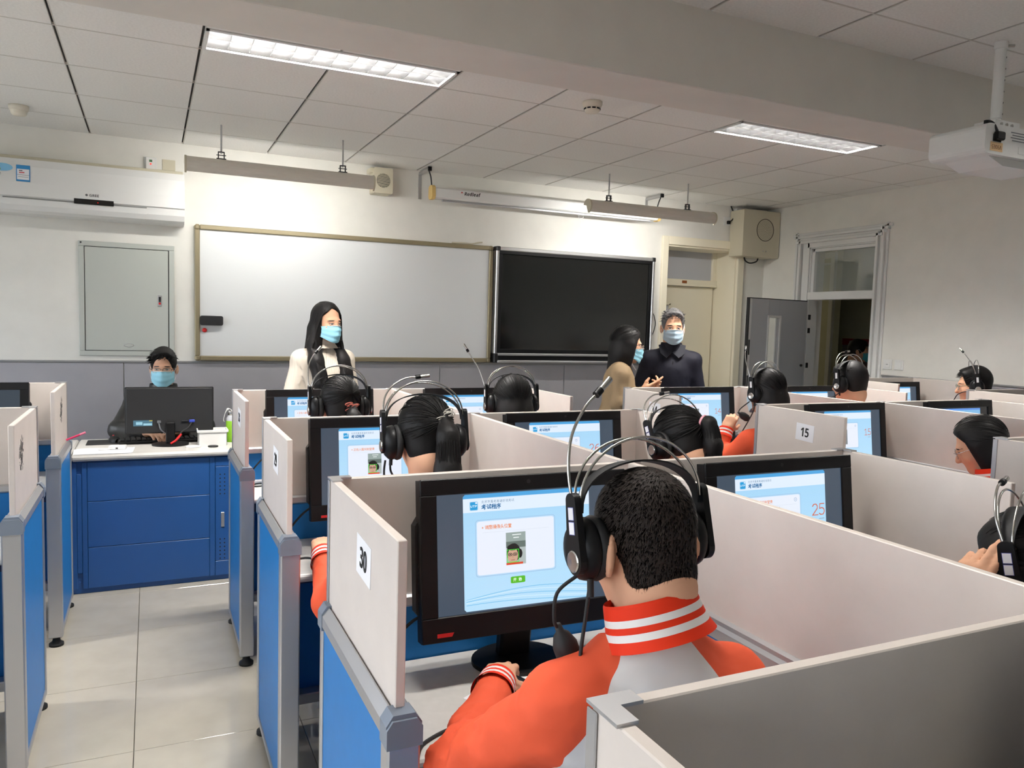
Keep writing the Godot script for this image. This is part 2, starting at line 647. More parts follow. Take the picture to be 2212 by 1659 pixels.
func build_openings() -> void:
	# cream door at the end of the front wall, set deep in its opening
	var n := Node3D.new()
	n.name = "door_1"
	add_child(n)
	n.set_meta("kind", "structure")
	var st := new_st()
	put_box(st, Vector3(4.933, 1.25, 0.012), Vector3(0.07, 2.5, 0.03), 0.004)
	put_box(st, Vector3(5.872, 1.25, 0.012), Vector3(0.08, 2.5, 0.03), 0.004)
	put_box(st, Vector3(5.4, 2.46, 0.012), Vector3(0.86, 0.08, 0.03), 0.004)
	part(n, "casing", done(st), M.cream_paint)
	st = new_st()
	put_box(st, Vector3(4.976, 1.21, -0.19), Vector3(0.016, 2.42, 0.38))
	put_box(st, Vector3(5.824, 1.21, -0.19), Vector3(0.016, 2.42, 0.38))
	put_box(st, Vector3(5.4, 2.412, -0.19), Vector3(0.84, 0.016, 0.38))
	part(n, "jamb_lining", done(st), M.cream_paint)
	st = new_st()
	put_box(st, Vector3(5.4, 2.085, -0.30), Vector3(0.832, 0.055, 0.07), 0.004)
	put_box(st, Vector3(5.4, 2.055, -0.29), Vector3(0.832, 0.02, 0.06), 0.003)
	put_box(st, Vector3(5.79, 2.25, -0.31), Vector3(0.05, 0.30, 0.05), 0.003)
	put_box(st, Vector3(5.01, 2.25, -0.31), Vector3(0.05, 0.30, 0.05), 0.003)
	part(n, "transom_bar", done(st), M.cream_paint)
	part(n, "transom_pane", span(Vector3(5.03, 2.112, -0.32), Vector3(5.77, 2.41, -0.312)), M.frosted)
	part(n, "name_plate", span(Vector3(5.36, 2.072, -0.264), Vector3(5.42, 2.10, -0.258), 0.002), flat("plate_brown", srgb(150, 86, 40), 0.4))
	st = new_st()
	put_box(st, Vector3(5.4, 1.02, -0.33), Vector3(0.80, 2.04, 0.04), 0.003)
	part(n, "leaf", done(st), M.cream_paint)
	st = new_st()
	for q in [[5.105, 1.43, 0.02, 0.86], [5.245, 1.43, 0.02, 0.86], [5.175, 1.85, 0.16, 0.02], [5.175, 1.01, 0.16, 0.02]]:
		put_box(st, Vector3(q[0], q[1], -0.305), Vector3(q[2], q[3], 0.016), 0.003)
	part(n, "vision_frame", done(st), M.cream_paint)
	part(n, "vision_pane", span(Vector3(5.115, 1.02, -0.312), Vector3(5.235, 1.84, -0.308)), M.frosted)
	part(n, "handle", rod(Vector3(5.72, 1.0, -0.29), Vector3(5.62, 1.0, -0.27), 0.009), M.steel)
	structure("wall_store", span(Vector3(4.8, 0.0, -0.62), Vector3(6.1, 2.9, -0.45)), M.wall)

	# doorway in the right wall: moulded white frame with a transom light, and the corridor beyond
	n = Node3D.new()
	n.name = "door_2"
	add_child(n)
	n.set_meta("kind", "structure")
	st = new_st()
	for k in 4:   # stepped moulding
		var o := 0.02 + 0.026 * k
		var d: float = 0.014 + 0.012 * [3, 1, 2, 0][k]
		put_box(st, Vector3(XR - d / 2, 1.24 + o / 2, 0.62 - 0.085 - o + 0.013), Vector3(d, 2.48 + o, 0.026), 0.003)
		put_box(st, Vector3(XR - d / 2, 1.24 + o / 2, 1.42 + o - 0.013), Vector3(d, 2.48 + o, 0.026), 0.003)
		put_box(st, Vector3(XR - d / 2, 2.47 + o - 0.013, 0.98), Vector3(d, 0.026, 0.97 + 2 * o - 0.02), 0.003)
	put_box(st, Vector3(XR - 0.008, 1.24, 0.59), Vector3(0.02, 2.48, 0.08), 0.002)
	put_box(st, Vector3(XR - 0.008, 2.45, 1.02), Vector3(0.02, 0.06, 0.83), 0.002)
	part(n, "architrave", done(st), M.white_paint)
	st = new_st()
	put_box(st, Vector3(XR + 0.06, 1.22, 0.625), Vector3(0.12, 2.44, 0.03), 0.003)
	put_box(st, Vector3(XR + 0.06, 1.22, 1.415), Vector3(0.12, 2.44, 0.03), 0.003)
	put_box(st, Vector3(XR + 0.06, 2.425, 1.02), Vector3(0.12, 0.03, 0.79), 0.003)
	put_box(st, Vector3(XR + 0.05, 1.955, 1.02), Vector3(0.12, 0.075, 0.79), 0.004)
	for zz in [0.655, 1.385]:
		put_box(st, Vector3(XR + 0.04, 2.2, zz), Vector3(0.05, 0.42, 0.035), 0.003)
	put_box(st, Vector3(XR + 0.04, 2.395, 1.02), Vector3(0.05, 0.03, 0.75), 0.003)
	part(n, "frame", done(st), M.white_paint)
	part(n, "transom_pane", span(Vector3(XR + 0.045, 1.99, 0.67), Vector3(XR + 0.05, 2.385, 1.37)), M.glass)
	st = new_st()
	for yy in [0.3, 1.28, 1.62, 1.75]:
		put_box(st, Vector3(XR + 0.02, yy, 0.642), Vector3(0.03, 0.05, 0.006), 0.001)
	part(n, "strike_plate", done(st), M.dark_metal)

	# corridor
	structure("corridor_floor", span(Vector3(XR + 0.2, -0.12, -3.2), Vector3(9.0, 0.0, 3.4)), M.tile)
	structure("corridor_ceiling", span(Vector3(XR + 0.2, 2.85, -3.2), Vector3(9.0, 2.95, 3.4)), M.wall)
	structure("wall_corridor", span(Vector3(7.7, 0.0, -3.2), Vector3(7.8, 2.85, -0.43)), M.corridor_wall)
	structure("wall_corridor_return", span(Vector3(7.8, 0.0, -1.7), Vector3(8.6, 2.85, -1.6)), M.corridor_wall)
	var dark := structure("wall_corridor_recess", span(Vector3(8.4, 0.0, -1.6), Vector3(8.6, 2.85, 3.4)), M.corridor_wall)
	structure("wall_corridor_end", span(Vector3(XR + 0.2, 0.0, -3.3), Vector3(9.0, 2.85, -3.2)), M.corridor_wall)
	structure("wall_corridor_side", span(Vector3(XR, 0.0, -3.3), Vector3(XR + 0.2, 2.95, -0.4)), M.corridor_wall)
	structure("wall_corridor_rear", span(Vector3(XR + 0.2, 0.0, 3.4), Vector3(9.0, 2.85, 3.5)), M.corridor_wall)
	st = new_st()   # frame of the door opposite
	put_box(st, Vector3(7.69, 2.52, -1.0), Vector3(0.05, 0.07, 1.1), 0.004)
	put_box(st, Vector3(7.69, 2.42, -1.0), Vector3(0.04, 0.02, 1.06), 0.004)
	put_box(st, Vector3(7.69, 1.28, -0.46), Vector3(0.05, 2.55, 0.06), 0.004)
	part(dark, "opposite_frame", done(st), M.white_paint)
	var cl := thing("added_corridor_lamp", "unseen round lamp added to light the corridor beyond the doorway", "lamp", Vector3(7.0, 2.85, -2.3))  # out-of-view lamp, added to brighten the corridor wall
	part(cl, "pan", lathe(PackedVector2Array([Vector2(0, 0), Vector2(0.16, 0), Vector2(0.15, -0.04), Vector2(0, -0.04)]), 28), M.white_plastic)
	part(cl, "diffuser", lathe(PackedVector2Array([Vector2(0.145, -0.04), Vector2(0.12, -0.065), Vector2(0, -0.075)]), 28), M.tube_glow)
	area_light(cl, "glow", Vector3(0, -0.09, 0), Vector2(0.25, 0.25), Vector3.DOWN, 0.5, Color(1.0, 0.93, 0.8))
	var po := thing("notice_board", "framed notice with red heading on the dim corridor wall", "notice", Vector3(8.4, 1.40, -0.66), -PI / 2)
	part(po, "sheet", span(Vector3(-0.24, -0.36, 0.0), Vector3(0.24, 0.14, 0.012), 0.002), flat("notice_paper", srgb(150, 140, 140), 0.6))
	part(po, "heading", span(Vector3(-0.24, 0.06, 0.012), Vector3(0.24, 0.14, 0.0135)), flat("notice_red", srgb(150, 26, 40), 0.6))
	for k in 7:
		part(po, "heading_mark", box(Vector3(0.026, 0.028, 0.0008)), M.notice_paper, Vector3(-0.12 + 0.04 * k, 0.10, 0.0138))
	part(po, "emblem", disc(0.025, 0.001, 16), M.ink, Vector3(-0.1, -0.05, 0.0125), Vector3(PI / 2, 0, 0))


# ------------------------------------------------------------------ lamps
func build_fixtures() -> void:
	for i in TROFFERS.size():
		troffer(TROFFERS[i], ["recessed louvre ceiling light above the left-hand desks by the windows", "long recessed louvre ceiling light between the air conditioner and the smoke detector", "recessed louvre ceiling light between smoke detector and projector", "recessed louvre ceiling light behind the beam, by the windows", "recessed louvre ceiling light behind the beam, above the crew-cut student", "recessed louvre ceiling light behind the beam, next to the projector pole"][i])
	board_lamp(0.59, 1.83, [0.809, 1.613], "hooded grey lamp hung from the ceiling above the whiteboard", false)
	board_lamp(3.61, 4.88, [3.805, 4.601], "hooded grey lamp hung from the ceiling above the black panel", true)


func troffer(t: Array, label: String) -> void:
	var o := thing("ceiling_light", label, "ceiling light", Vector3(t[0] + 0.6, t[2], t[1]), 0.0, "recessed ceiling lights")
	var L := 1.19
	var W := 0.292
	var st := new_st()
	put_box(st, Vector3(0, 0.002, W / 2 - 0.009), Vector3(L, 0.014, 0.018), 0.002)
	put_box(st, Vector3(0, 0.002, -W / 2 + 0.009), Vector3(L, 0.014, 0.018), 0.002)
	put_box(st, Vector3(L / 2 - 0.009, 0.002, 0), Vector3(0.018, 0.014, W), 0.002)
	put_box(st, Vector3(-L / 2 + 0.009, 0.002, 0), Vector3(0.018, 0.014, W), 0.002)
	part(o, "frame", done(st), M.white_paint)
	st = new_st()
	put_box(st, Vector3(0, 0.115, 0), Vector3(L, 0.01, W))
	for s in [-1.0, 1.0]:
		put_box(st, Vector3(0, 0.06, s * (W / 2 - 0.003)), Vector3(L, 0.11, 0.005))
		put_box(st, Vector3(s * (L / 2 - 0.003), 0.06, 0), Vector3(0.005, 0.11, W))
	part(o, "housing", done(st), M.white_paint)
	for s in [-1.0, 1.0]:
		part(o, "tube", rod(Vector3(-0.56, 0.094, s * 0.065), Vector3(0.56, 0.094, s * 0.065), 0.012, 10), M.tube_glow)
	# parabolic louvre: a spine and cross blades, thick at the top and sharp below
	var spine := PackedVector2Array([Vector2(-0.012, 0.058), Vector2(0.012, 0.058), Vector2(0.002, 0.006), Vector2(-0.002, 0.006)])
	part(o, "louvre_spine", along_x(spine, -L / 2 + 0.018, L / 2 - 0.018), M.reflector)
	for s in [-1.0, 1.0]:
		var side := PackedVector2Array([Vector2(s * (W / 2 - 0.018), 0.058), Vector2(s * (W / 2 - 0.018), 0.006), Vector2(s * (W / 2 - 0.020), 0.006), Vector2(s * (W / 2 - 0.032), 0.058)])
		part(o, "louvre_side", along_x(side, -L / 2 + 0.018, L / 2 - 0.018), M.reflector)
	var blade_profile := PackedVector2Array([Vector2(-0.009, 0.056), Vector2(0.009, 0.056), Vector2(0.0015, 0.008), Vector2(-0.0015, 0.008)])
	var blade := prism(blade_profile, W - 0.04, Transform3D(Basis.IDENTITY, Vector3(0, 0, -W / 2 + 0.02)))
	for k in 13:
		part(o, "louvre_blade", blade, M.reflector, Vector3(-L / 2 + 0.018 + (L - 0.036) * k / 12.0, 0, 0))
	area_light(o, "glow", Vector3(0, 0.079, 0.065), Vector2(1.1, 0.03), Vector3.DOWN, (TROFFER_ENERGY if t[2] == CE else REAR_TROFFER_ENERGY) / 2, Color(1.0, 0.985, 0.96))
	area_light(o, "glow", Vector3(0, 0.079, -0.065), Vector2(1.1, 0.03), Vector3.DOWN, (TROFFER_ENERGY if t[2] == CE else REAR_TROFFER_ENERGY) / 2, Color(1.0, 0.985, 0.96))


func board_lamp(x0: float, x1: float, rods: Array, label: String, with_cap: bool) -> void:
	var o := thing("board_lamp", label, "lamp", Vector3(0, 0, 0.77), 0.0, "lamps over the boards")
	var yc := 2.575
	# hood: an arc open towards the board and the floor
	var outer := PackedVector2Array()
	var inner := PackedVector2Array()
	for k in 13:
		var a := deg_to_rad(-62.0 + 200.0 * k / 12.0)
		outer.append(Vector2(cos(a) * 0.058, yc + sin(a) * 0.054))
		inner.append(Vector2(cos(a) * 0.055, yc + sin(a) * 0.051))
	inner.reverse()
	outer.append_array(inner)
	part(o, "hood", along_x(outer, x0, x1), M.lamp_shell)
	var capo := PackedVector2Array()
	for k in 20:
		var a := deg_to_rad(-75.0 + 240.0 * k / 19.0)
		capo.append(Vector2(cos(a) * 0.062, yc + sin(a) * 0.058))
	capo.append(Vector2(-0.012, yc + 0.004))
	capo.append(Vector2(-0.004, yc - 0.02))
	for e in [x0, x1]:
		part(o, "end_cap", along_x(capo, e - 0.006, e + 0.006), M.cream_plastic)
	part(o, "tube", rod(Vector3(x0 + 0.04, yc + 0.008, 0), Vector3(x1 - 0.04, yc + 0.008, 0), 0.013, 10), M.tube_glow)
	for x in rods:
		part(o, "hanger_rod", rod(Vector3(x, yc + 0.09, 0), Vector3(x, CE + 0.002, 0), 0.006), M.aluminium)
		var st := new_st()
		put_box(st, Vector3(x, yc + 0.056, 0), Vector3(0.06, 0.006, 0.03), 0.001)
		for s in [-1.0, 1.0]:
			put_box(st, Vector3(x + s * 0.018, yc + 0.075, 0), Vector3(0.006, 0.05, 0.02), 0.001)
		put_box(st, Vector3(x, yc + 0.1, 0), Vector3(0.042, 0.006, 0.02), 0.001)
		put_box(st, Vector3(x, yc + 0.08, 0), Vector3(0.06, 0.005, 0.005))
		part(o, "clamp", done(st), M.dark_metal)
	area_light(o, "glow", Vector3((x0 + x1) / 2, yc - 0.012, -0.012), Vector2(x1 - x0 - 0.1, 0.02), Vector3(0, -0.8, -0.75).normalized(), BOARD_LAMP_ENERGY, Color(1.0, 0.99, 0.97))


# ------------------------------------------------------------------ things on the front wall
func build_front_wall_things() -> void:
	whiteboard()
	touch_panel()
	air_conditioner()
	electric_cabinet()
	speakers()
	rolled_screen()
	projector()
	detectors()
	plates()
	open_door()


func whiteboard() -> void:
	var o := thing("whiteboard", "long white magnetic board with champagne frame beside the black panel", "whiteboard", Vector3(1.89, 1.765, 0.0))
	var w := 2.42
	var h := 1.014
	part(o, "writing_surface", span(Vector3(-w / 2 + 0.02, -h / 2 + 0.02, 0.0), Vector3(w / 2 - 0.02, h / 2 - 0.02, 0.028)), M.board_face)
	for s in [-1.0, 1.0]:
		part(o, "frame_rail", span(Vector3(-w / 2 + 0.035, s * (h / 2 - 0.018) - 0.018, 0.0), Vector3(w / 2 - 0.035, s * (h / 2 - 0.018) + 0.018, 0.045), 0.006), M.board_frame)
		part(o, "frame_stile", span(Vector3(s * (w / 2 - 0.018) - 0.018, -h / 2 + 0.035, 0.0), Vector3(s * (w / 2 - 0.018) + 0.018, h / 2 - 0.035, 0.045), 0.006), M.board_frame)
		for t in [-1.0, 1.0]:
			part(o, "corner_piece", span(Vector3(s * (w / 2 - 0.019) - 0.021, t * (h / 2 - 0.019) - 0.021, 0.0), Vector3(s * (w / 2 - 0.019) + 0.021, t * (h / 2 - 0.019) + 0.021, 0.048), 0.012), M.board_frame)
	var er := thing("board_eraser", "black rectangular eraser stuck on the whiteboard", "eraser", Vector3(0.797, 1.56, 0.028))
	part(er, "felt", prism(round_rect(0.155, 0.066, 0.012), 0.012), M.black_matte)
	part(er, "back", prism(round_rect(0.162, 0.072, 0.014), 0.024, Transform3D(Basis.IDENTITY, Vector3(0, 0, 0.012))), M.black_matte)
	lone("board_magnet", lathe(PackedVector2Array([Vector2(0, 0), Vector2(0.017, 0), Vector2(0.017, 0.008), Vector2(0.013, 0.013), Vector2(0, 0.014)]), 20), M.red_label, Vector3(0.748, 1.487, 0.028), "round red magnet under the black eraser on the whiteboard", "magnet", "", Vector3(PI / 2, 0, 0))
	# strip of old tape on the top of the frame
	lone("cable_stub", tube(curve(PackedVector3Array([Vector3(2.72, 2.279, 0.02), Vector3(2.83, 2.282, 0.03), Vector3(2.9, 2.279, 0.03), Vector3(2.96, 2.295, 0.025), Vector3(3.0, 2.302, 0.02)]), 5), 0.006), M.cream_plastic, Vector3.ZERO, "loose pale cable end on top of the whiteboard frame", "cable")


func touch_panel() -> void:
	var o := thing("interactive_panel", "large black flat panel in aluminium frame beside the whiteboard", "display", Vector3(3.945, 1.765, 0.0))
	var w := 1.665
	part(o, "back_shell", span(Vector3(-w / 2 + 0.01, -0.50, 0.0), Vector3(w / 2 - 0.01, 0.49, 0.06)), M.black_plastic)
	part(o, "glass", span(Vector3(-w / 2 + 0.055, -0.40, 0.06), Vector3(w / 2 - 0.05, 0.455, 0.066)), M.panel_glass)
	part(o, "bezel", frame_mesh(w - 0.05, 0.90, 0.035, 0.02, Vector3(0.0, 0.028, 0.06)), M.black_plastic)
	part(o, "top_rail", span(Vector3(-w / 2 + 0.02, 0.472, 0.0), Vector3(w / 2 - 0.02, 0.505, 0.085), 0.006), M.aluminium_bright)
	for s in [-1.0, 1.0]:
		part(o, "side_rail", span(Vector3(s * (w / 2 - 0.014) - 0.014, -0.43, 0.0), Vector3(s * (w / 2 - 0.014) + 0.014, 0.475, 0.085), 0.005), M.aluminium_bright)
		part(o, "corner_piece", span(Vector3(s * (w / 2 - 0.018) - 0.02, 0.468, 0.0), Vector3(s * (w / 2 - 0.018) + 0.02, 0.508, 0.09), 0.006), M.dark_metal)
		part(o, "corner_piece", span(Vector3(s * (w / 2 - 0.018) - 0.02, -0.508, 0.0), Vector3(s * (w / 2 - 0.018) + 0.02, -0.425, 0.09), 0.006), M.dark_metal)
	part(o, "bottom_rail", span(Vector3(-w / 2 + 0.03, -0.445, 0.0), Vector3(w / 2 - 0.03, -0.424, 0.088), 0.005), M.aluminium)
	part(o, "port_strip", span(Vector3(-w / 2 + 0.03, -0.486, 0.0), Vector3(w / 2 - 0.03, -0.446, 0.075)), M.black_plastic)
	part(o, "pen_tray", span(Vector3(-w / 2 + 0.03, -0.508, 0.0), Vector3(w / 2 - 0.03, -0.487, 0.098), 0.005), M.aluminium)
	lone("loose_wire", tube(curve(PackedVector3Array([Vector3(4.79, 1.78, 0.02), Vector3(4.83, 1.72, 0.02), Vector3(4.85, 1.64, 0.02), Vector3(4.83, 1.56, 0.02), Vector3(4.8, 1.5, 0.02)]), 5), 0.004), M.black_matte, Vector3.ZERO, "thin black wire looping beside the black panel", "cable")


func frame_mesh(w: float, h: float, t: float, d: float, at: Vector3) -> ArrayMesh:
	var st := new_st()
	for s in [-1.0, 1.0]:
		put_box(st, at + Vector3(0, s * (h - t) / 2, d / 2), Vector3(w, t, d), 0.003)
		put_box(st, at + Vector3(s * (w - t) / 2, 0, d / 2), Vector3(t, h - 2 * t, d), 0.003)
	return done(st)


func air_conditioner() -> void:
	var o := thing("air_conditioner", "white wall-mounted air conditioner with energy stickers above the grey cabinet", "air conditioner", Vector3(0.0, 0.0, 0.0))
	var xa := -0.60
	var xb := 0.605
	var body := PackedVector2Array([Vector2(0.0, 2.60), Vector2(0.15, 2.605), Vector2(0.19, 2.585), Vector2(0.205, 2.54), Vector2(0.214, 2.44), Vector2(0.216, 2.35), Vector2(0.212, 2.345), Vector2(0.205, 2.30), Vector2(0.185, 2.265), Vector2(0.15, 2.248), Vector2(0.0, 2.245)])
	part(o, "body", along_x(body, xa, xb), M.white_plastic)
	var front := PackedVector2Array([Vector2(0.192, 2.592), Vector2(0.207, 2.545), Vector2(0.217, 2.44), Vector2(0.219, 2.352), Vector2(0.226, 2.352), Vector2(0.224, 2.44), Vector2(0.213, 2.548), Vector2(0.196, 2.597)])
	part(o, "front_panel", along_x(front, xa, xb), M.white_plastic)
	var flap := PackedVector2Array([Vector2(0.212, 2.335), Vector2(0.206, 2.298), Vector2(0.186, 2.268), Vector2(0.190, 2.264), Vector2(0.211, 2.296), Vector2(0.217, 2.335)])
	part(o, "louvre_flap", along_x(flap, -0.50, 0.36), M.white_plastic)
	var slot := PackedVector2Array([Vector2(0.2125, 2.344), Vector2(0.2115, 2.3365), Vector2(0.2165, 2.3365), Vector2(0.217, 2.344)])
	part(o, "vent_slot", along_x(slot, -0.50, 0.36), flat("slot_grey", srgb(140, 140, 138), 0.6))
	part(o, "display_window", span(Vector3(-0.088, 2.330, 0.219), Vector3(0.153, 2.366, 0.2275), 0.002), M.black_gloss)
	part(o, "indicator", box(Vector3(0.006, 0.004, 0.002)), M.red_led, Vector3(0.056, 2.346, 0.2277))
	lettering_on(o, "maker_mark", "GREE", 0.018, flat("mark_grey", srgb(90, 92, 96), 0.5), Vector3(0.034, 2.392, 0.2265), Basis(Vector3.RIGHT, -0.03))
	part(o, "mark_emblem", disc(0.008, 0.001, 16), M.mark_grey, Vector3(-0.012, 2.393, 0.2255), Vector3(PI / 2, 0, 0))
	# energy label and seal
	var tilt := Vector3(-0.10, 0, 0)
	part(o, "energy_label", box(Vector3(0.078, 0.108, 0.001)), M.white_paper, Vector3(-0.38, 2.50, 0.2205), tilt)
	var blue := flat("label_blue", srgb(48, 138, 200), 0.5)
	part(o, "label_head", box(Vector3(0.078, 0.026, 0.0015)), blue, Vector3(-0.38, 2.541, 0.2166), tilt)
	part(o, "label_foot", box(Vector3(0.078, 0.012, 0.0015)), blue, Vector3(-0.38, 2.452, 0.2252), tilt)
	part(o, "label_frame", box(Vector3(0.005, 0.108, 0.0016)), blue, Vector3(-0.417, 2.50, 0.2206), tilt)
	part(o, "label_frame", box(Vector3(0.005, 0.108, 0.0016)), blue, Vector3(-0.343, 2.50, 0.2206), tilt)
	part(o, "label_bar", box(Vector3(0.03, 0.006, 0.0016)), M.red_label, Vector3(-0.388, 2.505, 0.2203), tilt)
	part(o, "label_bar", box(Vector3(0.02, 0.005, 0.0016)), M.ink, Vector3(-0.394, 2.517, 0.2190), tilt)
	part(o, "label_rule", box(Vector3(0.07, 0.002, 0.0016)), M.mark_grey, Vector3(-0.38, 2.489, 0.2216), tilt)
	part(o, "label_rule", box(Vector3(0.058, 0.002, 0.0016)), M.mark_grey, Vector3(-0.38, 2.476, 0.2229), tilt)
	var seal := new_st()
	put_prism(seal, ellipse(0.062, 0.026, 28), 0.0012)
	part(o, "efficiency_seal", done(seal), flat("seal_blue", srgb(130, 190, 226), 0.5), Vector3(-0.50, 2.531, 0.2178), tilt)
	var leaf := new_st()
	put_prism(leaf, ellipse(0.03, 0.016, 20), 0.0014)
	part(o, "seal_leaf", done(leaf), flat("seal_green", srgb(120, 170, 110), 0.5), Vector3(-0.535, 2.517, 0.2196), tilt)
	for k in 3:
		part(o, "seal_rule", box(Vector3(0.05, 0.002, 0.001)), M.mark_grey, Vector3(-0.53, 2.495 - 0.006 * k, 0.2225 + 0.0005 * k), tilt)
	lone("pipe_duct", span(Vector3(-0.6, 2.607, 0.03), Vector3(0.60, 2.635, 0.09), 0.004), M.cream_plastic, Vector3.ZERO, "cream cable duct lying along the top of the air conditioner", "duct")


func ellipse(rx: float, ry: float, n: int) -> PackedVector2Array:
	var p := PackedVector2Array()
	for k in n:
		p.append(Vector2(cos(TAU * k / n) * rx, sin(TAU * k / n) * ry))
	return p


func electric_cabinet() -> void:
	var o := thing("electric_cabinet", "flat grey metal cabinet door set in the wall left of the whiteboard", "cabinet", Vector3(0.229, 1.694, 0.0))
	part(o, "frame", frame_mesh(0.624, 0.816, 0.036, 0.014, Vector3.ZERO), M.cabinet)
	part(o, "recess", span(Vector3(-0.28, -0.376, 0.0), Vector3(0.28, 0.376, 0.002)), M.ink)
	part(o, "door", span(Vector3(-0.272, -0.368, 0.002), Vector3(0.270, 0.368, 0.010), 0.002), M.cabinet)
	var lk := part(o, "lock", span(Vector3(0.199, -0.04, 0.010), Vector3(0.226, 0.042, 0.015), 0.002), M.aluminium, Vector3.ZERO, Vector3.ZERO, "chrome lock with a red tab")
	part(lk, "latch", span(Vector3(0.205, -0.008, 0.015), Vector3(0.22, 0.03, 0.02), 0.002), M.dark_metal)
	part(lk, "red_tab", span(Vector3(0.205, -0.026, 0.015), Vector3(0.22, -0.012, 0.018), 0.001), M.red_label)
	var st := new_st()
	put_prism(st, ellipse(0.034, 0.013, 24), 0.003, Transform3D(Basis.IDENTITY, Vector3(0.005, -0.33, 0.010)))
	part(o, "badge", done(st), M.aluminium_bright)
	st = new_st()
	put_prism(st, ellipse(0.029, 0.0095, 24), 0.001, Transform3D(Basis.IDENTITY, Vector3(0.005, -0.33, 0.013)))
	part(o, "badge_plate", done(st), M.cabinet)
	part(o, "screw", disc(0.006, 0.003, 10), M.dark_metal, Vector3(-0.295, 0.395, 0.014), Vector3(PI / 2, 0, 0))


func grille_disc(parent: Node, called: String, at: Vector3, r: float, m: Material, hole: Material, rings: int) -> void:
	var g := part(parent, called, disc(r, 0.003, 28, 0.001), m, at, Vector3(PI / 2, 0, 0))
	var st := new_st()
	for k in range(1, rings + 1):
		var n := 6 * k
		for i in n:
			var a := TAU * i / n
			put_lathe(st, PackedVector2Array([Vector2(0, 0), Vector2(0.0032, 0), Vector2(0.0032, 0.0012), Vector2(0, 0.0012)]), 6, Transform3D(Basis.IDENTITY, Vector3(cos(a) * r * 0.9 * k / rings, 0.0028, sin(a) * r * 0.9 * k / rings)), false)
	part(g, "grille_holes", done(st), hole)


func speakers() -> void:
	var o := thing("wall_speaker", "small cream loudspeaker with round grille under the ceiling above the whiteboard", "loudspeaker", Vector3(2.078, 2.715, 0.0), 0.0)
	part(o, "cabinet", prism(round_rect(0.155, 0.20, 0.012), 0.14, Transform3D(Basis.IDENTITY, Vector3(0, 0, 0.01))), M.cream_plastic)
	part(o, "back_bracket", span(Vector3(-0.1, 0.06, 0.0), Vector3(-0.02, 0.1, 0.12), 0.004), M.cream_plastic)
	var g := part(o, "grille", disc(0.056, 0.003, 28, 0.001), M.dark_metal, Vector3(0.0, 0.0, 0.15), Vector3(PI / 2, 0, 0))
	for k in 13:
		var y := -0.05 + 0.1 * k / 12.0
		var half := sqrt(maxf(0.0, 0.055 * 0.055 - y * y))
		part(g, "slat", box(Vector3(half * 2, 0.003, 0.0042)), M.cream_plastic, Vector3(0, 0.003, y))
	o = thing("wall_speaker", "large cream loudspeaker box in the corner beside the cream door", "loudspeaker", Vector3(5.955, 2.575, 0.0))
	part(o, "cabinet", prism(round_rect(0.47, 0.46, 0.012), 0.2, Transform3D(Basis.IDENTITY, Vector3(0, 0, 0.01))), M.cream_plastic)
	var ring := part(o, "ring_groove", lathe(PackedVector2Array([Vector2(0.105, 0.0), Vector2(0.105, 0.004), Vector2(0.112, 0.004), Vector2(0.112, 0.0)]), 32, false), flat("groove_brown", srgb(86, 80, 66), 0.7), Vector3(0.045, 0.04, 0.2085), Vector3(PI / 2, 0, 0))
	ring.name = "ring_groove"
	grille_disc(o, "grille", Vector3(0.045, 0.04, 0.2075), 0.1, M.cream_plastic, M.groove_brown, 6)
	for k in 2:
		part(o, "screw", disc(0.006, 0.003, 10), M.aluminium, Vector3(0.03 + 0.04 * k, -0.17, 0.21), Vector3(PI / 2, 0, 0))
	lone("speaker_cable", tube(curve(PackedVector3Array([Vector3(5.86, 2.345, 0.08), Vector3(5.87, 2.31, 0.09), Vector3(5.93, 2.29, 0.09), Vector3(6.02, 2.31, 0.08), Vector3(6.05, 2.345, 0.07)]), 6), 0.007), M.black_matte, Vector3.ZERO, "black cable looping under the large cream loudspeaker", "cable")


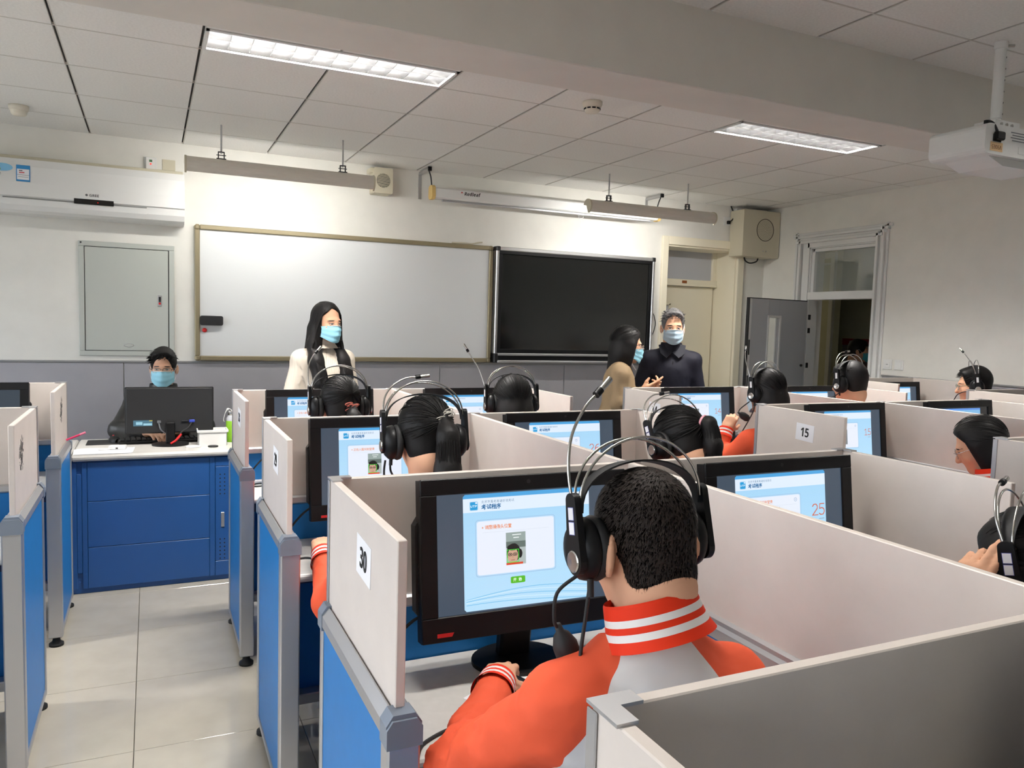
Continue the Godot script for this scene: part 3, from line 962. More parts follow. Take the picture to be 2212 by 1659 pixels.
func rolled_screen() -> void:
	var o := thing("projection_screen", "rolled-up projection screen in a long white case under the ceiling", "projection screen", Vector3(0, 2.645, 0.22))
	var prof := PackedVector2Array([Vector2(0.042, 0.035), Vector2(0.03, 0.045), Vector2(-0.03, 0.045), Vector2(-0.042, 0.035), Vector2(-0.042, -0.035), Vector2(-0.03, -0.045), Vector2(0.03, -0.045), Vector2(0.042, -0.035)])
	part(o, "case", along_x(prof, 2.48, 4.66), M.white_plastic)
	part(o, "screen_hem", span(Vector3(2.55, -0.062, -0.008), Vector3(4.6, -0.045, 0.012), 0.003), M.aluminium)
	for e in [2.465, 4.675]:
		part(o, "end_cap", prism(PackedVector2Array([Vector2(-0.05, -0.03), Vector2(-0.03, -0.052), Vector2(0.03, -0.052), Vector2(0.05, -0.03), Vector2(0.045, 0.045), Vector2(0.02, 0.06), Vector2(-0.02, 0.06), Vector2(-0.045, 0.045)]), 0.03, Transform3D(Basis(Vector3(0, 0, 1), Vector3(0, 1, 0), Vector3(1, 0, 0)), Vector3(e - 0.015, 0, 0))), flat("cap_yellow", srgb(222, 190, 120), 0.5), Vector3.ZERO, Vector3.ZERO, "yellowed plastic end cap")
	part(o, "pull_ring", tube(ring_points(0.028, 14), 0.0028, 6), M.aluminium, Vector3(3.86, -0.075, 0.0))
	part(o, "pull_tab", tube(curve(PackedVector3Array([Vector3(3.86, -0.10, 0), Vector3(3.865, -0.13, 0.004), Vector3(3.86, -0.155, 0), Vector3(3.868, -0.175, 0)]), 4), 0.003, 6), M.white_plastic)
	lettering_on(o, "maker_mark", "Redleaf", 0.028, M.ink, Vector3(2.80, 0.012, 0.0425), Basis(Vector3(1, 0, 0), Vector3(0.18, 1, 0), Vector3(0, 0, 1)))
	part(o, "leaf_mark", prism(PackedVector2Array([Vector2(0, 0), Vector2(0.012, 0.006), Vector2(0.02, 0.0), Vector2(0.014, 0.012), Vector2(0.004, 0.014)]), 0.001), M.red_label, Vector3(2.70, 0.012, 0.0425))
	for e in [2.43, 4.70]:
		var b := thing("screen_bracket", "grey angle bracket of the projection screen beside the yellowed end cap and small loudspeaker" if e < 3.0 else "grey angle bracket of the projection screen behind the lamp over the black panel", "bracket", Vector3(e, 2.82, 0.0), 0.0, "brackets of the projection screen")
		part(b, "arm", span(Vector3(-0.012, -0.004, 0.0), Vector3(0.012, 0.022, 0.25), 0.003), M.aluminium)
		part(b, "wall_plate", span(Vector3(-0.014, -0.20, 0.0), Vector3(0.014, 0.01, 0.008), 0.002), M.aluminium)
		part(b, "tip_cap", span(Vector3(-0.015, -0.008, 0.245), Vector3(0.015, 0.026, 0.265), 0.003), M.black_plastic)
		var hx: float = 0.03 if e < 3.0 else -0.03
		part(b, "spring_hanger", tube(curve(PackedVector3Array([Vector3(0, -0.004, 0.235), Vector3(hx * 0.6, -0.05, 0.23), Vector3(hx, -0.115, 0.22)]), 5), 0.006, 6), M.dark_metal)


func ring_points(r: float, n: int) -> PackedVector3Array:
	var p := PackedVector3Array()
	for k in n + 1:
		p.append(Vector3(cos(TAU * k / n) * r, sin(TAU * k / n) * r * 0.5, 0))
	return p


func projector() -> void:
	var pole := thing("projector_mount", "white telescopic ceiling pole with a row of holes holding the projector", "mount", Vector3(3.79, 0, 4.03))
	part(pole, "pole", rod(Vector3(0, 2.57, 0), Vector3(0, CR + 0.005, 0), 0.023, 16), M.white_plastic)
	part(pole, "inner_pole", rod(Vector3(0.0, 2.545, 0), Vector3(0.0, 2.58, 0), 0.019, 14), M.white_plastic)
	part(pole, "ceiling_collar", rod(Vector3(0, CR - 0.03, 0), Vector3(0, CR, 0), 0.028, 16), M.white_plastic)
	part(pole, "thumb_screw", rod(Vector3(0.02, CR - 0.016, 0.014), Vector3(0.045, CR - 0.016, 0.03), 0.008, 8), M.steel)
	for k in 6:
		part(pole, "adjusting_hole", rod(Vector3(0.0175, CR - 0.065 - 0.049 * k, 0.0135), Vector3(0.0195, CR - 0.065 - 0.049 * k, 0.015), 0.0042, 8), M.ink)
	var st := new_st()
	put_box(st, Vector3(0.01, 2.548, 0.0), Vector3(0.16, 0.006, 0.10), 0.002)
	put_box(st, Vector3(0.01, 2.53, 0.05), Vector3(0.16, 0.042, 0.005), 0.002)
	put_box(st, Vector3(-0.07, 2.53, 0.0), Vector3(0.005, 0.042, 0.10), 0.002)
	put_box(st, Vector3(0.02, 2.505, 0.0), Vector3(0.20, 0.006, 0.14), 0.002)
	part(pole, "bracket", done(st), M.white_plastic)
	for k in 3:
		part(pole, "bolt", rod(Vector3(-0.04 + 0.035 * k, 2.532, 0.052), Vector3(-0.04 + 0.035 * k, 2.532, 0.058), 0.007, 8), M.steel)
	var o := thing("projector", "white ceiling projector with handwritten paper label hanging under the pole", "projector", Vector3(3.79, 2.425, 4.03), 0.0)
	part(o, "body", prism(round_rect(0.58, 0.125, 0.03, 4), 0.26, Transform3D(Basis.IDENTITY, Vector3(0.04, 0.01, -0.13))), M.white_plastic)
	part(o, "belly", prism(PackedVector2Array([Vector2(-0.2, -0.045), Vector2(0.28, -0.045), Vector2(0.22, -0.085), Vector2(-0.08, -0.085)]), 0.2, Transform3D(Basis.IDENTITY, Vector3(0, 0, -0.1))), M.white_plastic)
	part(o, "port_recess", span(Vector3(-0.20, 0.0, 0.128), Vector3(-0.15, 0.03, 0.133)), M.ink)
	part(o, "plug", span(Vector3(-0.20, 0.005, 0.13), Vector3(-0.145, 0.04, 0.15), 0.005), M.black_plastic)
	part(o, "plug", rod(Vector3(-0.205, 0.05, 0.10), Vector3(-0.205, 0.09, 0.10), 0.011, 10), M.black_plastic)
	part(o, "paper_label", span(Vector3(-0.215, -0.04, 0.1302), Vector3(-0.135, -0.003, 0.1312)), flat("label_tan", srgb(222, 188, 142), 0.7))
	lettering_on(o, "label_writing", "V9065", 0.017, flat("pencil", srgb(120, 84, 50), 0.8), Vector3(-0.175, -0.022, 0.1314), Basis(Vector3(0, 0, 1), PI), false)
	for k in 4:
		part(o, "print_line", box(Vector3(0.17 - 0.02 * (k % 2), 0.004, 0.0008)), M.mark_grey, Vector3(0.0, 0.05 - 0.011 * k, 0.1306))
	part(o, "cover_panel", span(Vector3(-0.03, -0.035, 0.13), Vector3(0.12, -0.005, 0.1318), 0.001), M.white_plastic)
	part(o, "knob", disc(0.006, 0.004, 10), M.ink, Vector3(0.1, -0.012, 0.1315), Vector3(PI / 2, 0, 0))
	st = new_st()
	for k in 12:
		for j in 8:
			put_box(st, Vector3(0.18 + 0.0115 * k, -0.035 + 0.0115 * j, 0.131), Vector3(0.007, 0.006, 0.002))
	part(o, "vent_grille", done(st), M.dark_metal)
	lone("projector_cable", tube(curve(PackedVector3Array([Vector3(3.61, 2.462, 4.165), Vector3(3.60, 2.50, 4.15), Vector3(3.64, 2.525, 4.10), Vector3(3.74, 2.53, 4.06), Vector3(3.8, 2.515, 4.03)]), 6), 0.006), M.black_matte, Vector3.ZERO, "black cable arching over the back of the projector", "cable")


func detectors() -> void:
	for d in [[Vector3(2.63, CE, 2.47), "round cream smoke detector on the ceiling beside the beam", true], [Vector3(-0.35, CE, 0.6), "yellowed domed smoke detector on the ceiling near the air conditioner", false], [Vector3(-0.56, CE, 0.66), "small cream sensor on the ceiling beside the yellowed detector", false]]:
		var o := thing("smoke_detector", d[1], "detector", d[0], 0.0, "ceiling detectors")
		part(o, "base", lathe(PackedVector2Array([Vector2(0, 0), Vector2(0.056, 0), Vector2(0.056, -0.014), Vector2(0.05, -0.03), Vector2(0.0, -0.03)]), 28), M.detector)
		part(o, "sensing_head", lathe(PackedVector2Array([Vector2(0.046, -0.03), Vector2(0.043, -0.048), Vector2(0.036, -0.058), Vector2(0, -0.06)]), 28), M.detector)
		if d[2]:
			for k in 10:
				var a := TAU * k / 10.0
				part(o, "slot", box(Vector3(0.02, 0.008, 0.003)), M.ink, Vector3(cos(a) * 0.0445, -0.040, sin(a) * 0.0445), Vector3(0, PI / 2 - a, 0))


func plates() -> void:
	var o := thing("gas_alarm", "small white alarm box with red light above the air conditioner", "alarm", Vector3(0.385, 2.682, 0.0))
	part(o, "back_plate", span(Vector3(-0.043, -0.05, 0.0), Vector3(0.043, 0.05, 0.006), 0.002), M.white_plastic)
	part(o, "case", span(Vector3(-0.032, -0.045, 0.006), Vector3(0.03, 0.045, 0.035), 0.005), M.white_plastic)
	part(o, "label_green", span(Vector3(-0.008, 0.01, 0.035), Vector3(0.012, 0.026, 0.0358)), flat("leaf_green", srgb(60, 110, 70), 0.5))
	part(o, "lamp_red", rod(Vector3(0.002, -0.004, 0.034), Vector3(0.002, -0.004, 0.039), 0.005, 10), M.red_led)
	lone("blank_plate", span(Vector3(-0.044, -0.039, 0.0), Vector3(0.044, 0.039, 0.006), 0.002), M.cream_plastic, Vector3(0.507, 2.687, 0.0), "square cream blank plate beside the alarm box", "wall plate")
	o = thing("wall_socket", "white wall socket with a black plug beside the motion sensor", "socket", Vector3(5.685, 2.70, 0.0))
	part(o, "plate", span(Vector3(-0.043, -0.043, 0.0), Vector3(0.043, 0.043, 0.008), 0.002), M.white_plastic)
	part(o, "plug", span(Vector3(-0.014, -0.03, 0.008), Vector3(0.018, 0.004, 0.04), 0.006), M.black_plastic)
	lone("socket_cord", tube(curve(PackedVector3Array([Vector3(5.69, 2.695, 0.04), Vector3(5.72, 2.72, 0.045), Vector3(5.74, 2.77, 0.04), Vector3(5.72, 2.82, 0.03), Vector3(5.71, 2.852, 0.02)]), 6), 0.006), M.black_matte, Vector3.ZERO, "black cord rising from the wall socket to the ceiling", "cord")
	lone("blank_plate", span(Vector3(-0.04, -0.04, 0.0), Vector3(0.04, 0.04, 0.006), 0.002), M.white_plastic, Vector3(5.80, 2.69, 0.0), "square white blank plate below the motion sensor", "wall plate")
	o = thing("motion_sensor", "white motion sensor beside the large cream loudspeaker", "sensor", Vector3(5.60, 2.775, 0.0))
	o.position = Vector3(5.86, 2.775, 0.0)
	part(o, "case", prism(round_rect(0.085, 0.13, 0.03, 5), 0.06, Transform3D(Basis(Vector3(1, 0, 0), 0.15), Vector3(-0.07, 0, 0.0))), M.white_plastic)
	part(o, "indicator", disc(0.004, 0.002, 8), M.red_led, Vector3(-0.06, 0.01, 0.063), Vector3(PI / 2, 0, 0))
	for d in [[1.585, "white key switch plate beside the white door frame"], [1.70, "white rocker light switch plate right of the key switch"]]:
		o = thing("light_switch", d[1], "switch", Vector3(XR, 1.345, d[0]), -PI / 2)
		part(o, "plate", span(Vector3(-0.043, -0.043, 0.0), Vector3(0.043, 0.043, 0.008), 0.002), M.white_plastic)
		part(o, "rocker", span(Vector3(-0.026, -0.026, 0.008), Vector3(0.026, 0.026, 0.012), 0.002), M.white_plastic)
		if d[0] < 1.6:
			part(o, "key_mark", span(Vector3(-0.01, -0.002, 0.012), Vector3(0.01, 0.002, 0.0125)), M.mark_grey)


func open_door() -> void:
	# the grey leaf of the doorway in the right wall stands open into the room
	var o := thing("open_door", "grey door leaf with narrow glass panel standing open by the doorway", "door", Vector3(6.17, 0.0, 0.63), 0.13)
	var w := 0.785
	part(o, "leaf", span(Vector3(-w, 0.01, -0.022), Vector3(-0.55, 1.90, 0.022), 0.002), M.door_grey)
	part(o, "leaf", span(Vector3(-0.40, 0.01, -0.022), Vector3(0.0, 1.90, 0.022), 0.002), M.door_grey)
	part(o, "leaf", span(Vector3(-0.55, 0.01, -0.022), Vector3(-0.40, 0.85, 0.022)), M.door_grey)
	part(o, "leaf", span(Vector3(-0.55, 1.73, -0.022), Vector3(-0.40, 1.90, 0.022)), M.door_grey)
	part(o, "leaf_edge", span(Vector3(-w - 0.03, 0.01, -0.022), Vector3(-w, 1.90, 0.022), 0.001), M.white_paint)
	part(o, "edge_seal", span(Vector3(-w - 0.038, 0.01, -0.012), Vector3(-w - 0.03, 1.905, 0.022)), M.rubber)
	part(o, "top_seal", span(Vector3(-w - 0.038, 1.90, -0.01), Vector3(0.0, 1.908, 0.022)), M.rubber)
	part(o, "vision_frame", frame_mesh(0.19, 0.92, 0.02, 0.012, Vector3(-0.475, 1.29, 0.022)), M.white_paint)
	part(o, "vision_pane", span(Vector3(-0.55, 0.85, -0.004), Vector3(-0.40, 1.73, 0.0)), M.glass)
	for y in [1.45, 1.12]:
		part(o, "lock_plate", span(Vector3(-w - 0.026, y - 0.07, 0.0222), Vector3(-w - 0.008, y + 0.07, 0.0235)), M.dark_metal)
	part(o, "closer_knob", rod(Vector3(-0.05, 1.28, 0.02), Vector3(-0.05, 1.28, 0.035), 0.012, 12), M.dark_metal)


# ------------------------------------------------------------------ examination desks
const DL := 0.60      # length of the side screens


func build_desks() -> void:
	#            x of left end, z of back, seat pitch, top, sign on left end, seats
	desk_unit(Vector3(0.769, 0, 2.12), 0.835, T1, "28", 2, "two-seat blue and white screened desk beside the staff desk")
	desk_unit(Vector3(0.769, 0, 3.312), 0.835, T1, "29", 2, "two-seat blue and white screened desk of the two ponytailed students")
	desk_unit(Vector3(0.772, 0, 4.50), 0.835, T1, "30", 2, "two-seat blue and white screened desk numbered 30 where the crew-cut student sits")
	desk_unit(Vector3(0.786, 0, 5.70), 0.835, T1 + 0.002, "", 2, "two-seat screened desk with metal corner clip behind the crew-cut student")
	desk_unit(Vector3(3.10, 0, 2.20), 0.925, T1, "14", 2, "two-seat screened desk numbered 14 across the aisle near the doors", 0.0, 1.02)
	desk_unit(Vector3(3.252, 0, 3.225), 0.885, T1, "15", 2, "two-seat screened desk numbered 15 across the aisle from the ponytails", 0.0, 1.22)
	desk_unit(Vector3(3.305, 0, 4.455), 0.885, T1, "", 2, "two-seat cream screened desk without sign behind desk 15")
	desk_unit(Vector3(5.21, 0, 1.93), 0.86, 1.255, "", 1, "single screened desk against the right wall under the light switches")
	desk_unit(Vector3(5.26, 0, 2.98), 0.86, 1.255, "", 1, "single screened desk against the right wall, second from the doorway")
	desk_unit(Vector3(-0.041 - 1.67, 0, 1.585), 0.835, T1, "", 2, "screened desk with torn sticker across the aisle from the staff desk", 0.29)
	desk_unit(Vector3(-0.041 - 1.67, 0, 2.79), 0.835, T1, "", 2, "screened desk with torn sticker, second in the row by the windows", 0.42)

	# all-in-one computers, one on every desk in view
	var spots := [
		[1.18, 2.12, "28", 2], [2.02, 2.12, "27", 1], [1.18, 3.312, "29", 2], [1.97, 3.312, "26", 1], [1.215, 4.50, "30", 3], [2.03, 4.50, "25", 1],
		[1.61, 5.70, "", 0], [3.56, 2.20, "14", 1], [4.50, 2.20, "13", 1], [3.72, 3.225, "15", 1], [4.62, 3.225, "16", 0], [5.68, 1.93, "01", 1], [5.72, 2.98, "", 0], [-0.46, 1.585, "", 4]]
	var where := ["half hidden by the student with salmon hair ribbon", "behind the raised microphone of the student with loose hair", "showing a face log-in page to the ponytailed student", "with red number, left of the student with pink hair tie", "showing a camera page with green button to the crew-cut student", "with large red number, right of the crew-cut student's tall divider", "with dark screen behind the crew-cut student", "facing the student who raises a hand to the headset", "facing the short-haired student before the doorway", "behind the long panel with the largest paper sign", "with only its top edge showing behind the bobbed student's divider", "at the right wall below the light switches", "with dark screen, behind the student by the right wall", "with dim blue screen across the aisle from the staff desk"]
	for i in spots.size():
		computer(Vector3(spots[i][0], 0.75, spots[i][1] + 0.125), spots[i][2], spots[i][3], "black all-in-one computer " + where[i], -0.02 if i == 4 else 0.0)


func desk_unit(at: Vector3, p: float, top: float, sign_text: String, seats: int, label: String, residue := 0.0, long := 1.185) -> void:
	var o := thing("exam_desk", label, "desk", at, 0.0, "screened examination desks")
	var w := p * seats
	var d := top - T1     # some desks stand a little higher on their feet
	for k in seats + 1:
		var x := p * k
		var end := k == 0 or k == seats
		if end:
			var e := part(o, "end_panel", span(Vector3(x - 0.022, 0.07 + d, 0.02), Vector3(x + 0.022, 0.885 + d, DL - 0.04), 0.002), M.blue_board, Vector3.ZERO, Vector3.ZERO, "blue laminated end board")
			part(e, "post", span(Vector3(x - 0.03, 0.045 + d, DL - 0.045), Vector3(x + 0.03, 0.88 + d, DL), 0.004), M.aluminium)
			part(e, "post", span(Vector3(x - 0.028, 0.045 + d, 0.0), Vector3(x + 0.028, 0.90 + d, 0.022), 0.004), M.aluminium)
			part(e, "bottom_rail", span(Vector3(x - 0.026, 0.045 + d, 0.02), Vector3(x + 0.026, 0.072 + d, DL - 0.044), 0.003), M.aluminium)
			var rp := PackedVector2Array([Vector2(-0.031, 0.872), Vector2(0.031, 0.872), Vector2(0.031, 0.898), Vector2(0.016, 0.916), Vector2(0.013, 0.916), Vector2(0.012, 0.905), Vector2(-0.012, 0.905), Vector2(-0.013, 0.916), Vector2(-0.016, 0.916), Vector2(-0.031, 0.898)])
			part(e, "top_rail", prism(rp, DL - 0.045, Transform3D(Basis.IDENTITY, Vector3(x, d, 0.005))), M.aluminium)
			part(e, "end_cap", cap_mesh(), M.grey_plastic, Vector3(x, d, DL), Vector3.ZERO, "grey corner cap")
			part(e, "end_cap", cap_mesh(), M.grey_plastic, Vector3(x, d, 0.0), Vector3(0, PI, 0))
			for zz in [0.03, DL - 0.03]:
				part(e, "foot", lathe(PackedVector2Array([Vector2(0, 0), Vector2(0.032, 0), Vector2(0.032, 0.012), Vector2(0.018, 0.022), Vector2(0.012, 0.05 + d), Vector2(0, 0.05 + d)]), 14), M.rubber, Vector3(x, 0, zz))
		else:
			part(o, "divider_board", span(Vector3(x - 0.02, 0.07 + d, 0.03), Vector3(x + 0.02, 0.89 + d, long - 0.03), 0.002), M.blue_board)
			var rail := PackedVector2Array([Vector2(-0.03, 0.876), Vector2(0.03, 0.876), Vector2(0.03, 0.9), Vector2(0.022, 0.908), Vector2(0.022, 0.918), Vector2(0.011, 0.922), Vector2(-0.011, 0.922), Vector2(-0.022, 0.918), Vector2(-0.022, 0.908), Vector2(-0.03, 0.9)])
			part(o, "divider_rail", prism(rail, long - 0.04, Transform3D(Basis.IDENTITY, Vector3(x, d, 0.03))), M.aluminium)
			part(o, "divider_post", span(Vector3(x - 0.026, 0.045 + d, long - 0.03), Vector3(x + 0.026, 0.89 + d, long - 0.012), 0.003), M.aluminium)
		part(o, "side_screen", span(Vector3(x - 0.009, 0.904 + d, 0.002), Vector3(x + 0.009, top, DL - 0.03 if end else long - 0.004), 0.0018), M.screen_board, Vector3.ZERO, Vector3.ZERO, "white laminated side screen")
		# metal clip over the corner
		var st := new_st()
		if end:
			var s := 1.0 if k == 0 else -1.0
			var el := PackedVector2Array([Vector2(-0.0125, -0.004), Vector2(0.04, -0.004), Vector2(0.04, 0.0205), Vector2(0.0125, 0.0205), Vector2(0.0125, 0.053), Vector2(-0.0125, 0.053)])
			put_prism(st, el, 0.004, Transform3D(Basis(Vector3(s, 0, 0), Vector3(0, 0, 1), Vector3(0, 1, 0)), Vector3(x, top - 0.0005, 0)))
			put_box(st, Vector3(x - s * 0.011, top - 0.162, 0.006), Vector3(0.003, 0.316, 0.018), 0.001)
			part(o, "corner_clip", done(st), M.aluminium, Vector3.ZERO, Vector3.ZERO, "metal corner clip")
		else:
			put_box(st, Vector3(x, top + 0.0005, 0.009), Vector3(0.07, 0.004, 0.02), 0.001)
			part(o, "corner_clip", done(st), M.aluminium)
	part(o, "back_screen", span(Vector3(0.009, 0.905 + d, 0.0), Vector3(w - 0.009, top, 0.018), 0.0018), M.screen_board, Vector3.ZERO, Vector3.ZERO, "white laminated back screen")
	part(o, "back_rail", span(Vector3(0.03, 0.888 + d, -0.01), Vector3(w - 0.03, 0.92 + d, 0.032), 0.006), M.aluminium)
	part(o, "back_board", span(Vector3(0.02, 0.10 + d, -0.003), Vector3(w - 0.02, 0.888 + d, 0.025), 0.002), M.blue_board)
	for k in seats:
		var prof := PackedVector2Array()
		for i in 7:
			var a := PI * i / 6.0 - PI / 2
			prof.append(Vector2(0.455 + cos(a) * 0.0135, 0.7365 + d + sin(a) * 0.0135))
		prof.append(Vector2(0.03, 0.75 + d))
		prof.append(Vector2(0.03, 0.723 + d))
		part(o, "desktop", along_x(prof, p * k + 0.024, p * (k + 1) - 0.024), M.desk_top, Vector3.ZERO, Vector3.ZERO, "pale grey desktop")
		part(o, "apron", span(Vector3(p * k + 0.03, 0.60 + d, 0.09), Vector3(p * (k + 1) - 0.03, 0.722 + d, 0.11)), M.blue_dark)
		part(o, "cable_tray", span(Vector3(p * k + 0.04, 0.12 + d, 0.04), Vector3(p * (k + 1) - 0.04, 0.16 + d, 0.10), 0.004), M.aluminium)
	if sign_text:
		var left_face := Basis(Vector3(0, 0, 1), Vector3(0, 1, 0), Vector3(-1, 0, 0))
		var sg := part(o, "number_sign", box(Vector3(0.0008, 0.082, 0.112)), M.white_paper, Vector3(-0.0096, 1.118, 0.338), Vector3(0.05, 0, 0), "white paper number sign")
		var bs := Basis(left_face.x * 0.82, left_face.y, left_face.z)
		lettering_on(sg, "number", sign_text, 0.044, M.ink, Vector3(-0.001, 0, 0), bs)
	if residue > 0.0:
		var rs := RandomNumberGenerator.new()
		rs.seed = int(residue * 100)
		var st := new_st()
		for i in 80:
			var c := Vector2(rs.randfn(0, 0.024), rs.randfn(0, 0.030))
			c.x += c.y * 0.35
			var poly := PackedVector2Array()
			var r := rs.randf_range(0.003, 0.009)
			for j in 5:
				var a := TAU * j / 5.0 + rs.randf_range(-0.4, 0.4)
				poly.append(c + Vector2(cos(a), sin(a) * 1.4) * r * rs.randf_range(0.5, 1.2))
			if absf(c.x) < 0.055 and absf(c.y) < 0.07:
				put_prism(st, poly, 0.0006, Transform3D(Basis(Vector3(0, 0, -1), Vector3(0, 1, 0), Vector3(1, 0, 0)), Vector3(w + 0.009, 1.105, residue)))
		part(o, "sticker_remains", done(st), flat("glue", srgb(112, 110, 108), 0.8), Vector3.ZERO, Vector3.ZERO, "grey remains of a torn sticker")


func cap_mesh() -> ArrayMesh:
	if not shapes.has("cap"):
		var st := new_st()
		var p := PackedVector2Array([Vector2(-0.0325, 0.862), Vector2(0.0325, 0.862), Vector2(0.0325, 0.902), Vector2(0.02, 0.92), Vector2(-0.02, 0.92), Vector2(-0.0325, 0.902)])
		put_prism(st, p, 0.04, Transform3D(Basis.IDENTITY, Vector3(0, 0, -0.042)))
		var q := PackedVector2Array([Vector2(-0.0325, 0.862), Vector2(0.0325, 0.862), Vector2(0.0325, 0.897), Vector2(0.022, 0.912), Vector2(-0.022, 0.912), Vector2(-0.0325, 0.897)])
		put_prism(st, q, 0.006, Transform3D(Basis.IDENTITY, Vector3(0, 0, -0.002)))
		shapes["cap"] = done(st)
	return shapes["cap"]


